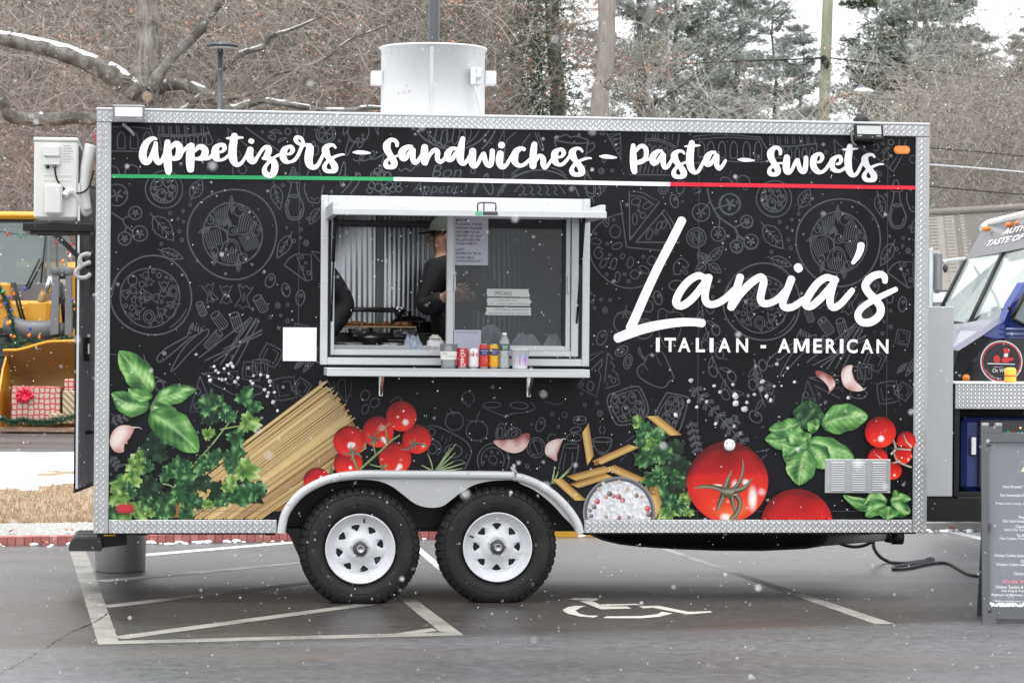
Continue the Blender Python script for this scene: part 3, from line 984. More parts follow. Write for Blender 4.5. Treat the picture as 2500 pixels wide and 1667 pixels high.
# flap (awning) hinged at the top of the frame
fx0, fx1 = lx(815, 500, -.77), lx(1479, 512, -.77)
hz = wz1 - .096
mb = MB()
dep, drop = .74, -.045
def FP(x, t, dz): return (x, -.03 - dep*t, hz + drop*t + dz)
b0 = len(mb.v)
i = [mb.vert(FP(x, t, dz)) for x in (fx0, fx1) for t in (0, 1) for dz in (0, .022)]
for q in ((0,1,3,2),(4,6,7,5),(0,4,5,1),(2,3,7,6),(0,2,6,4),(1,5,7,3)): mb.face([i[k] for k in q])
flap = mb.build('awning_flap', pm('flap skin', (.66, .665, .67), .45, .25, .05, 5), WIN)
mb = MB()
yf = -.03 - dep
mb.box(fx0-.004, fx1+.004, yf-.008, yf+.03, hz+drop-.006, hz+drop+.032, .003)
mb.box(fx0-.004, fx0+.030, yf+.03, -.034, hz+drop-.004, hz+.026, .003)
mb.box(fx1-.030, fx1+.004, yf+.03, -.034, hz+drop-.004, hz+.026, .003)
mb.build('flap_rim', M_WALU, flap)
mb = MB()
hx0 = lx(1130, 500); hx1 = lx(1172, 500)
hzz = hz+drop+.028
mb.tube(catmull([(hx0, yf-.010, hzz+.0), (hx0, yf-.012, hzz+.030), (hx0+.012, yf-.012, hzz+.043), (hx1-.012, yf-.012, hzz+.043), (hx1, yf-.012, hzz+.030), (hx1, yf-.010, hzz)], 4), .0045, 8)
mb.tube([(hx0+.035, yf-.011, hzz+.040), (hx0+.035, yf-.011, hzz)], .004, 6)
mb.build('flap_handle', M_DGREY, flap)
mb = MB(); mb.box(hx0+.03, hx1+.012, yf-.0105, yf-.0085, hzz-.026, hzz-.006); mb.build('flap_label', M_DGREY, flap)
mb = MB(); mb.box(hx0-.012, hx0+.026, yf-.0105, yf-.0085, hzz-.026, hzz-.006); mb.build('green_sticker', pm('green sticker', C3(90, 180, 130), .5), flap)
for sx in (ix0+.006, ix1-.012):
 mb = MB()
 top = (sx, -.03-.22, hz-.01); bot = (sx, .0, iz0+.20); mid = tuple(top[k]*.55+bot[k]*.45 for k in range(3))
 mb.tube([top, mid], .011, 10); mb.tube([mid, bot], .006, 8)
 mb.build('gas_strut', M_BLACK, WIN)

# ---- shelf under the window with two folding brackets
shx0 = lx(798, 905, -.33); shx1 = lx(1440, 905, -.33)
szt = lz(800, 898, -.30); szb = lz(800, 918, -.33)
SHY = -.33
SH = empty('serving_shelf'); SH.parent = TR
mb = MB()
mb.box(shx0, shx1, SHY, -.006, szt-.012, szt, .003)
mb.build('shelf_top', M_WALU, SH)
mb = MB()
mb.box(shx0, shx1, SHY-.004, SHY+.012, szt-.047, szt-.0125, .003)
mb.box(shx0, shx0+.012, SHY+.0125, -.01, szt-.045, szt-.0125, .002)
mb.box(shx1-.012, shx1, SHY+.0125, -.01, szt-.045, szt-.0125, .002)
mb.build('shelf_edge', M_WALU, SH)
for px in (933, 1296):
 x = lx(px, 945, -.1)
 mb = MB()
 mb.box(x-.012, x+.012, -.012, -.001, szt-.168, szt-.05, .003)
 mb.bar((x, -.012, szt-.155), (x, -.20, szt-.020), .018, .012, (1, 0, 0))
 mb.build('shelf_bracket', M_CHROME, SH)
 mb = MB(); mb.tube([(x+.02, -.03, szt-.066), (x+.05, -.03, szt-.066)], .012, 8); mb.build('bracket_pivot', M_BLACK, SH)

# ---- side marker lights, filler cap, louvred vent
def oval(px, py, w, h, mat, nm):
 x, z = S(px, py)
 m = MB()
 out = []
 for k in range(32):
  a = 2*math.pi*k/32
  out.append((x + (w/2-h/2)*(1 if math.cos(a) > 0 else -1) + h/2*math.cos(a), z + h/2*math.sin(a)))
 m.prism(out, -.022, -.004)
 o = m.build(nm, mat, TR)
 inner = [(x+(p[0]-x)*.86, z+(p[1]-z)*.76) for p in out]
 m = MB(); m.prism(inner, -.027, -.0215); m.build('lens_rib', mat, o)
 return o
M_AMB = pm('amber lens', (0.75, 0.22, 0.012), 0.2, 0, .08, 30, coat=.4)
M_REDL = pm('red lens', (0.40, 0.010, 0.016), 0.2, 0, .08, 30, coat=.4)
oval(2200, 367, .098, .050, M_AMB, 'marker_light')
oval(305, 1241, .100, .052, M_REDL, 'marker_light')
x, z = S(1780, 1086)
mb = MB(); mb.lathe([(0, -.024), (.028, -.024), (.034, -.020), (.036, -.003)], 28, 'y', (x, 0, z)); cap = mb.build('filler_cap', M_WHITE, TR)
mb = MB()
for dx in (-.018, .018): mb.lathe([(0, -.0265), (.003, -.026), (.004, -.024)], 8, 'y', (x+dx, 0, z+.012))
mb.build('cap_screws', M_DGREY, cap)
vx0, vz1 = S(2013, 1120); vx1, vz0 = S(2172, 1203)
mb = MB(); mb.box(vx0, vx1, -.020, -.002, vz0, vz1, .003)
vent = mb.build('vent_plate', pm('vent plate steel', (.42, .43, .43), .4, .6, .08, 8), TR)
mb = MB(); mb.box(-.0175, .0175, -.009, 0, -.0032, .0032, .002)
mb2 = MB()
nx = 3; nz_ = 13
slat = MB()
slat.box(-.042, .042, -.010, 0, -.0034, .0034, .0025)
slm = slat.mesh('louvre', M_WALU)
for i in range(3):
 cx = vx0 + (vx1-vx0)*(.19 + .315*i)
 for k in range(13):
  cz = vz0 + (vz1-vz0)*(.10 + .80*k/12)
  inst(slm, 'louvre', vent, (cx, -.020, cz), (R(20), 0, 0))
mb = MB()
for u in (.01, .5, .99):
 for w_ in (.03, .97):
  mb.lathe([(0, -.0235), (.0032, -.023), (.004, -.020)], 8, 'y', (vx0+(vx1-vx0)*u*.98+.001, 0, vz0+(vz1-vz0)*w_))
mb.build('vent_screws', M_CHROME, vent)['kind'] = 'stuff'

# ---- floodlights on the roof edge
def flood(px, py, wpx, hpx, dark, nm, tilt):
 yo = -.12
 x, z = S(px, py, yo)
 k = 1/418.0
 w, h = wpx*k, hpx*k
 g = empty(nm); g.parent = TR; g.location = (x, yo, z); g.rotation_euler = (tilt, 0, 0)
 bm_ = M_BLACK if dark else pm('grey floodlight housing', (.22, .225, .235), .4, .2, .08, 8)
 m = MB(); m.box(-w/2, w/2, 0, .03, -h/2, h/2, .005); m.build('housing', bm_, g)
 m = MB(); m.box(-w*.46, w*.46, .031, .045, -h*.4, h*.4, .003); m.build('heat_sink', M_BLACK, g)
 m = MB(); m.box(-w*.42, w*.42, -.004, -.0005, -h*.17, h*.36, .002)
 lm = pm('floodlight lens dark', (.45, .46, .45), .25, 0, .1, 5) if dark else pm('floodlight lens', (.85, .85, .85), .2, 0, .03, 5)
 m.build('lens', lm, g)
 m = MB(); m.bar((0, .04, -.01), (0, .125, -.03), .10, .012); m.build('bracket', M_BLACK, g)
 m = MB()
 add_text(m, 'IP66', (w*.25, w*.41, -h*.30, -h*.22), lambda a, b: (a, -.0012, b), size=1)
 add_text(m, '100W', (-w*.41, -w*.25, -h*.30, -h*.22), lambda a, b: (a, -.0012, b), size=1)
 m.build('housing_print', M_WHITE, g)
 return g
flood(314, 278, 78, 42, False, 'floodlight', R(6))
flood(2122, 322, 74, 42, True, 'floodlight', R(-14))
def coil(pts, nm, r=.010):
 m = MB(); c = catmull(pts, 8)
 m.tube([Vector(p) for p in c], r, 8)
 for i in range(0, len(c)-1, 1):
  p = c[i]
  m.sphere(p, r*1.16, 8, 4)
 m.build(nm, pm('grey conduit', (.30, .31, .31), .4, .5, .1, 20), TR)
p0 = S(303, 306, -.03); p1 = S(320, 322, -.03); p2 = S(326, 330, -.02)
coil([(p0[0], -.05, p0[1]), (p1[0], -.03, p1[1]), (p2[0], -.015, p2[1])], 'cable_conduit')
p0 = S(2079, 318, -.03); p1 = S(2081, 345, -.03); p2 = S(2090, 356, -.02)
coil([(p0[0], -.04, p0[1]), (p1[0], -.03, p1[1]), (p2[0], -.012, p2[1])], 'cable_conduit', .007)
mb = MB()
x, z = S(2118, 300, .2)
mb.lathe([(0, .02), (.03, .018), (.05, 0), (.052, -.08)], 20, 'z', (x, .35, TZT+.06)); mb.build('roof_vent_cap', M_BLACK, TR)

# ---- exhaust fan drum on the roof
FY = 1.05
fcx = S(1057, 200, FY)[0]
frad = (lx(1183, 200, FY) - lx(930, 200, FY))/2
ftop = lz(1057, 121, FY)
FAN = empty('exhaust_fan'); FAN.parent = TR; FAN.location = (fcx, FY, 0)
M_FAN = pm('fan drum white', (.64, .65, .66), .28, .0, .03, 3)
mb = MB()
mb.lathe([(frad, TZT+.012), (frad, ftop-.008), (frad+.012, ftop-.006), (frad+.014, ftop+.004), (frad+.006, ftop+.008), (frad-.012, ftop+.002), (frad-.014, TZT+.2), (0, TZT+.2)], 72, 'z')
mb.build('drum', M_FAN, FAN)
mb = MB()
a_ = R(-97); mb.box(frad*math.cos(a_)-.012, frad*math.cos(a_)+.012, frad*math.sin(a_)-.0035, frad*math.sin(a_)+.006, TZT+.012, ftop-.01, .001)
for k in range(15):
 a_ = R(-172+164*k/14); mb.sphere((frad*math.cos(a_), frad*math.sin(a_), ftop-.045), .006, 6, 4); mb.sphere((frad*math.cos(a_), frad*math.sin(a_), TZT+.05), .006, 6, 4)
mb.build('drum_seam_and_rivets', pm('rivet grey', (.5,.51,.52), .4, .3), FAN)['kind'] = 'stuff'
for (a, w_) in ((R(180+4), .07), (R(-4), .07)):
 mb = MB(); cx, cy = math.cos(a)*(frad+.030), math.sin(a)*(frad+.03)
 z = lz(920 if a > 1 else 1196, 193, FY)
 mb.box(cx-.036, cx+.036, cy-.05, cy+.05, z-.043, z+.043, .004); mb.build('hinge_box', M_FAN, FAN)
mb = MB()
bx_ = (lx(1165, 186, FY-.35)-fcx); bz_ = lz(1165, 186, FY-.35)
mb.box(bx_-.036, bx_+.030, -frad*.86-.05, -frad*.86+.10, bz_-.052, bz_+.052, .005)
sb = mb.build('switch_box', M_FAN, FAN)
mb = MB(); mb.lathe([(0, -.02), (.016, -.02), (.018, 0)], 16, 'y', (bx_+.012, -frad*.86-.05, bz_)); mb.build('switch_knob', M_FAN, FAN)
mb = MB(); mb.box(bx_-.0025, bx_-.0005, -frad*.86-.0512, -frad*.86-.05, bz_-.05, bz_+.05); mb.build('lid_seam', M_DGREY, FAN)
mb = MB()
a0 = (bx_-.01, -frad*.86-.03, bz_-.052); a1 = (bx_+.055, -frad*.78, TZT+.012)
mb.tube(catmull([a0, (bx_+.01, -frad*.86-.02, bz_-.13), a1], 5), .011, 8); mb.build('conduit', M_FAN, FAN)
mb = MB()
for (px, py, w_, h_) in ((977,224,6,1.6),(1002,222,7,1.6),(990,223,10,1.0),(997,208,5,1.2),(975,228,2,1.4),(984,228,2,1.2),(993,227,2,1.2),(1001,227,2,1.4)):
 x = lx(px, py, FY-frad)-fcx; z = lz(px, py, FY-frad)
 yy = -math.sqrt(max(.0001, frad*frad-x*x))-.001
 mb.box(x-w_/836, x+w_/836, yy-.0005, yy+.003, z-h_/836, z+h_/836)
mb.build('red_warning_print', pm('red print', C3(190, 60, 70), .5), FAN)
mb = MB()
x = lx(1003, 265, FY-frad)-fcx; z = lz(1003, 265, FY-frad); yy = -math.sqrt(frad*frad-x*x)-.0012
mb.box(x-.010, x+.012, yy-.0004, yy+.003, z-.045, z+.04)
mb.build('rating_sticker', pm('pale sticker', (.68, .69, .7), .5, 0, .1, 60), FAN)

# ---- air conditioner on a bracket at the rear end
AC = empty('air_conditioner'); AC.parent = TR
ay = .55
ax0 = lx(83, 400, ay); ax1 = lx(191, 400, ay); az1 = lz(140, 336, ay); az0 = lz(140, 534, ay)
M_AC = pm('air conditioner casing', (.64, .64, .61), .45, 0, .03, 4)
mb = MB()
mb.box(ax0, ax1, ay, ay+.80, az0, az1-.022, .012)
mb.build('casing', M_AC, AC)
mb = MB(); mb.box(ax0-.004, ax1-.0, ay-.004, ay+.804, az1-.022, az1, .006); mb.build('lid', M_AC, AC)
mb = MB()
cx0 = lx(106, 400, ay); cx1 = lx(147, 400, ay)
z1 = lz(120, 356, ay); z0 = lz(120, 404, ay)
mb.box(cx0, cx1, ay-.032, ay-.0005, z0+.05, z1, .008); mb.box(cx0-.001, cx1+.001, ay-.020, ay-.0005, z0, z0+.05, .006)
mb.build('wiring_cover', M_AC, AC)
mb = MB()
vx_0 = lx(110, 470, ay); vx_1 = lx(153, 470, ay); vz1_ = lz(130, 450, ay); vz0_ = lz(130, 525, ay)
mb.box(vx_0, vx_1, ay-.055, ay-.0005, vz0_, vz1_, .014)
mb.build('valve_cover', M_AC, AC)
mb = MB()
for px in (117, 134):
 x, z = S(px, 408, ay)
 mb.lathe([(0, -.024), (.010, -.024), (.012, -.018)], 12, 'y', (x, ay, z))
mb.build('cable_glands', M_BLACK, AC)
mb = MB()
pts = [S(*p, ay) for p in ((134,410),(140,440),(160,464),(190,472),(213,462),(224,435),(228,415))]
mb.tube(catmull([(p[0], ay-.03+.01*i, p[1]) for i, p in enumerate(pts)], 6), .0055, 8); mb.build('power_lead', M_BLACK, AC)
mb = MB()
for k in range(26):
 z = az0 + .03 + (az1-az0-.08)*k/25
 mb.box(ax1, ax1+.006, ay+.02, ay+.78, z-.003, z+.003)
for k in range(12):
 y = ay+.03+.74*k/11
 mb.box(ax1+.0005, ax1+.005, y-.002, y+.002, az0+.03, az1-.05)
mb.build('coil_guard', pm('coil guard', (.12, .12, .12), .5, .3, .1, 10), AC)
mb = MB()
pts = [S(*p, ay) for p in ((157,480),(168,468),(180,473),(195,495),(207,520),(219,512))]
mb.tube(catmull([(p[0], ay-.03+.02*i, p[1]) for i, p in enumerate(pts)], 6), .022, 10)
pts = [S(*p, ay+.1) for p in ((222,355),(215,385),(209,420),(206,470),(212,515))]
mb.tube(catmull([(p[0], ay+.05, p[1]) for p in pts], 6), .034, 12)
mb.build('insulated_lines', pm('insulation wrap', (.62, .62, .61), .7, 0, .08, 20), AC)
mb = MB()
sx_ = lx(154, 372, ay)
for k in range(7):
 z = lz(150, 356+ k*6.5, ay)
 mb.box(sx_, sx_+.045+.008*(k % 3), ay-.0012, ay-.0004, z-.004, z+.002)
mb.build('rating_label', pm('label print grey', (.42, .43, .46), .6), AC)
mb = MB()
for (a, b_) in ((108, 148), (110, 150)):
 pass
for py in (428, 440):
 xa, za = S(107, py, ay); xb, _ = S(172, py, ay)
 mb.box(xa, xb, ay-.0030, ay-.0004, za-.003, za+.003, .001)
mb.build('pressed_ribs', M_AC, AC)
# bracket
mb = MB()
bx0 = lx(56, 560, ay); bxe = lx(228, 560, ay)
zA = lz(56, 545, ay); zB = lz(56, 564, ay); zC = lz(100, 572, ay)
mb.box(bx0, bxe, ay-.02, ay+.04, zB, zA, .003)
mb.box(lx(73, 560, ay), lx(220, 560, ay), ay-.01, ay+.03, zC, zB-.0005, .002)
mb.box(lx(220, 560, ay), lx(231, 560, ay), ay-.02, ay+.04, lz(225, 722, ay), zC-.001, .003)
mb.box(bx0, bx0+.05, ay+.04, ay+.70, zB, zA, .003); mb.box(bx0, bxe, ay+.70, ay+.76, zB, zA, .003)
a = S(130, 566, ay); b_ = S(219, 655, ay)
mb.bar((a[0], ay, a[1]), (b_[0], ay, b_[1]), .03, .03, (0, 1, 0))
mb.build('mounting_bracket', M_BLACK, AC)
mb = MB()
mb.box(lx(82, 540, ay), lx(195, 540, ay), ay+.01, ay+.06, lz(82, 545, ay)+.001, lz(82, 537, ay)-.001, .002)
mb.build('rubber_feet', M_DGREY, AC)
# white hose loop
mb = MB()
pts = [S(*p, ay-.05) for p in ((219,626),(208,620),(196,628),(193,640),(210,640),(219,640)) ]
loop = [(222,640),(205,646),(190,657),(185,668),(193,677),(210,677),(222,668)]
loop2 = [(222,622),(212,620),(200,624),(195,634),(200,646)]
for q in (loop, loop2):
 mb.tube(catmull([(*[S(p[0], p[1], ay-.05)[0]], ay-.05, S(p[0], p[1], ay-.05)[1]) for p in q], 5), .0135, 10)
mb.build('drain_hose', pm('milky hose', (.42, .43, .43), .4, 0, .05, 8), AC)

# ---- rear door standing open
DRW = empty('rear_door'); DRW.parent = TR
dyn = .56
dx_free = lx(190, 1000, dyn)
hinge = Vector((-.02, 1.42)); free = Vector((dx_free, dyn))
dz0 = lz(187, 1203, dyn); dz1 = 2.50
ddir = (hinge-free).normalized(); dn = Vector((ddir.y, -ddir.x))
if dn.x < 0: dn = -dn                                  # inside face looks towards the box
def DP(t, n, z):
 p = free + ddir*t + dn*n
 return (p.x, p.y, z)
def dbox(m, t0, t1, n0, n1, z0, z1):
 i = [m.vert(DP(t, n, z)) for z in (z0, z1) for (t, n) in ((t0,n0),(t1,n0),(t1,n1),(t0,n1))]
 for q in ((0,3,2,1),(4,5,6,7),(0,1,5,4),(1,2,6,5),(2,3,7,6),(3,0,4,7)): m.face([i[k] for k in q])
DL = (hinge-free).length
mb = MB(); dbox(mb, 0, DL, -.022, -.012, dz0, dz1); mb.build('door_skin', M_BLACK, DRW)
mb = MB(); dbox(mb, .004, .20, -.0115, .002, dz0+.025, dz1-.02); mb.build('door_edge_frame', M_ALU, DRW)
mb = MB(); dbox(mb, .201, DL-.02, -.0115, -.002, dz0+.03, dz1-.02); mb.build('door_inner_panel', pm('door lining', (.68,.69,.71), .4, .1, .08, 3), DRW)
mb = MB(); zl = lz(212, 852, dyn); dbox(mb, .24, .34, -.001, .02, zl-.075, zl+.07); latch = mb.build('door_latch', M_BLACK, DRW)
mb = MB(); dbox(mb, .26, .30, .0205, .03, zl-.03, zl+.03); mb.build('latch_paddle', M_CHROME, latch)
mb = MB(); zl = lz(222, 1060, dyn); dbox(mb, .34, .5, -.001, .03, zl-.012, zl+.006); mb.build('door_stay', M_BLACK, DRW)

# ---- red tail lamp peeking out behind the rear corner
mb = MB()
x, z = S(232, 337, .1)
mb.box(-.016, .004, .08, .13, z-.026, z+.026, .004); mb.build('tail_lamp', M_REDL, TR)

# ---- step below the rear end
STP = empty('entry_step'); STP.parent = TR
sy = .62
sx0_ = lx(167, 1325, sy); sx1_ = lx(250, 1340, sy); sz1 = lz(200, 1315, sy); sz0 = lz(200, 1345, sy)
mb = MB()
prof = [(sx0_, sz0+.014), (sx0_+.008, sz0), (sx1_-.012, sz0), (sx1_, sz0+.012), (sx1_-.008, sz1+.005), (sx0_+.03, sz1+.005), (sx0_+.006, sz1-.03)]
mb.prism(prof, sy, sy+.62)
mb.build('tread_board', pm('black grip plastic', (.03, .031, .033), .6, 0, .2, 15), STP)
mb = MB()
for k in range(5):
 y = sy+.05+.13*k
 mb.box(sx0_+.04, sx1_-.03, y, y+.05, sz1+.0055, sz1+.010, .002)
mb.build('grip_ribs', M_DGREY, STP)
mb = MB()
hx = lx(310, 1310, sy)
mb.prism([(sx1_-.006, sz0+.015), (hx, sz0+.035), (hx, TZB-.001), (sx1_-.01, TZB-.001), (sx1_-.035, sz1+.02)], sy+.05, sy+.10)
mb.build('step_arm', M_BLACK, STP)
mb = MB()
lx0, lz1_ = S(253, 1305, sy+.04); lx1_, lz0_ = S(282, 1318, sy+.04)
mb.box(lx0, lx1_, sy+.0485, sy+.0495, (lz0_+lz1_)/2+.008, lz1_)
mb.build('warning_label', pm('yellow warning print', C3(200, 160, 50), .5, 0, .2, 60), STP)

# ---- black holding tank and drain pipe slung under the floor
TY = .62
tk = [(1436,1299),(1446,1308),(1470,1319),(1512,1329),(1560,1335),(1650,1341),(1750,1344.5),(1860,1345),(1960,1340),(1994,1334)]
mb = MB()
P = [S(p[0], p[1], TY+.28) for p in tk]
rows = []
for (x, z) in P:
 rr = max(.02, (TZB-z))
 ring = []
 for k in range(9):
  a = math.pi*k/8
  ring.append(mb.vert((x, TY+.30-.30*math.cos(a), TZB-.004-(rr-.004)*math.sin(a)**.7)))
 rows.append(ring)
for A, B in zip(rows[:-1], rows[1:]):
 for k in range(8): mb.face((A[k], A[k+1], B[k+1], B[k]), True)
mb.face(rows[-1]); mb.face(rows[0][::-1])
mb.build('holding_tank', M_BLACK, TR)
mb = MB()
a = S(1996, 1318, TY+.2); b_ = S(2172, 1309, TY+.2)
mb.tube([(a[0], TY+.25, a[1]), (b_[0], TY+.25, b_[1])], [.046, .030], 16); mb.build('drain_pipe', pm('grey pipe', (.23, .22, .215), .55, 0, .08, 9), TR)
mb = MB()
c_ = S(2180, 1311, TY+.2); d_ = S(2208, 1311, TY+.2)
mb.tube([(b_[0]-.01, TY+.25, b_[1]), (c_[0], TY+.25, c_[1])], .041, 14); mb.tube([(c_[0]+.005, TY+.25, c_[1]), (d_[0], TY+.25, d_[1])], .050, 14)
mb.build('drain_cap', M_BLACK, TR)

# ---- nose: aluminium box and tongue beam, tread-plate generator shelf
mb = MB()
ny = .75
nx0 = TW-.004; nx1 = lx(2327, 980, ny); nz1 = lz(2300, 748, ny); nz0 = lz(2300, 1212, ny)
mb.box(nx0, nx1, ny, ny+.6, nz0, nz1, .004)
mb.build('nose_box', pm('nose box aluminium', (.46, .47, .475), .5, .3, .05, 3), TR)
mb = MB()
tx1 = lx(2620, 1240, ny); tz1 = lz(2330, 1213, ny); tz0 = lz(2330, 1273, ny)
mb.box(TW-.002, tx1, ny+.01, ny+.16, tz0, tz1, .006)
mb.box(TW-.002, tx1, ny+.80, ny+.95, tz0, tz1, .006)
mb.build('tongue_beam', M_BLACK, TR)
gz1 = lz(2400, 934, ny); gz0 = lz(2400, 998, ny); gx0 = lx(2329, 960, ny); gx1_ = lx(2720, 960, ny)
mb = MB(); mb.box(gx0, gx1_, ny-.02, ny+.62, gz1-.012, gz1, .003); shelf2 = mb.build('generator_shelf', M_WALU, TR)
def tread_panel(m, x0, x1, z0, z1, y0):
 px_, pz_ = .026, .0125
 j = 0; z = z0+pz_*.6
 while z < z1-.004:
  for i in range(int((x1-x0)/px_)+1):
   cx = x0+.012+i*px_ + (px_/2 if j % 2 else 0)
   if cx > x1-.012: continue
   sg = 1 if j % 2 else -1
   a = R(45)*sg; L, w, h = .010, .0028, .0022
   dx, dz = math.cos(a), math.sin(a)
   b4 = [m.vert((cx-dx*L, y0-.0002, z-dz*L)), m.vert((cx-dz*w, y0-.0002, z+dx*w)), m.vert((cx+dx*L, y0-.0002, z+dz*L)), m.vert((cx+dz*w, y0-.0002, z-dx*w))]
   t = m.vert((cx, y0-h, z))
   for k in range(4): m.face((b4[k], b4[(k+1) % 4], t))
  z += pz_; j += 1
mb = MB(); mb.box(gx0+.004, gx1_, ny-.016, ny-.004, gz0, gz1-.0125, .002); gp = mb.build('generator_skirt', M_TREAD, TR)
mb = MB(); tread_panel(mb, gx0+.004, gx1_, gz0, gz1-.0125, ny-.016); o = mb.build('tread_ridges', M_TBAR, gp); o['kind'] = 'stuff'
mb = MB()
for xx in (gx0+.004, gx1_-.04):
 mb.box(xx, xx+.035, ny, ny+.04, tz1+.0005, gz0-.0005, .003); mb.box(xx, xx+.035, ny+.55, ny+.6, tz1+.0005, gz1-.013, .003)
mb.build('shelf_posts', M_BLACK, TR)
mb = MB(); mb.box(nx1+.002, gx1_-.001, ny+.02, ny+.58, tz1+.0006, tz1+.03, .003); mb.build('generator_tray', M_BLACK, TR)
mb = MB(); mb.box(nx1+.03, gx1_-.02, ny+.60, ny+.61, tz1+.03, gz1-.014); mb.build('tray_back_panel', M_BLACK, TR)
# ================================================================== the printed wrap (flat print on the side wall)
M_LET = pm('white vinyl lettering', (.84, .84, .85), .45, 0, .02, 5, spec=.3)
M_CHALK = pm('chalk grey print', C3(98, 100, 106, .58), .5, 0, .22, 9, spec=.15)

def ribbon(mb, pts, y, closed=False, caps=True, dy=1e-5, sub=6, smooth=True):
 """pts: (x, z, width) in local metres"""
 P = catmull(pts, sub, closed) if smooth and len(pts) > 2 else [np.array(p, float) for p in pts]
 n = len(P)
 L = []; Rr = []
 for i in range(n):
  a = P[i-1] if (closed or i > 0) else P[0]
  b = P[(i+1) % n] if (closed or i < n-1) else P[-1]
  t = (b-a)[:2]; q = np.linalg.norm(t)
  t = t/q if q > 1e-9 else np.array((1., 0.))
  nr = np.array((-t[1], t[0]))*max(.0004, P[i][2])/2
  yy = y - i*dy
  L.append(mb.vert((P[i][0]+nr[0], yy, P[i][1]+nr[1])))
  Rr.append(mb.vert((P[i][0]-nr[0], yy, P[i][1]-nr[1])))
 for i in range(n if closed else n-1):
  j = (i+1) % n
  mb.face((L[i], L[j], Rr[j], Rr[i]), False)
 if caps and not closed:
  for (k, sgn) in ((0, -1), (n-1, 1)):
   a = P[max(k-1, 0)]; b = P[min(k+1, n-1)]
   t = (b-a)[:2]; q = np.linalg.norm(t)
   if q < 1e-9: continue
   t = t/q*sgn; nr = np.array((-t[1], t[0])); r = P[k][2]/2
   arc = [mb.vert((P[k][0]+r*(nr[0]*math.cos(w)+.8*t[0]*math.sin(w)), y-k*dy, P[k][1]+r*(nr[1]*math.cos(w)+.8*t[1]*math.sin(w)))) for w in [math.pi*j/8 for j in range(9)]]
   mb.face(arc, False)

def px_ribbon(mb, pts, y, **kw):
 """pts: photo pixels (px, py, width px)"""
 out = []
 for (px, py, w) in pts:
  x, z = S(px, py, y)
  out.append((x, z, w/416.0))
 ribbon(mb, out, y, **kw)

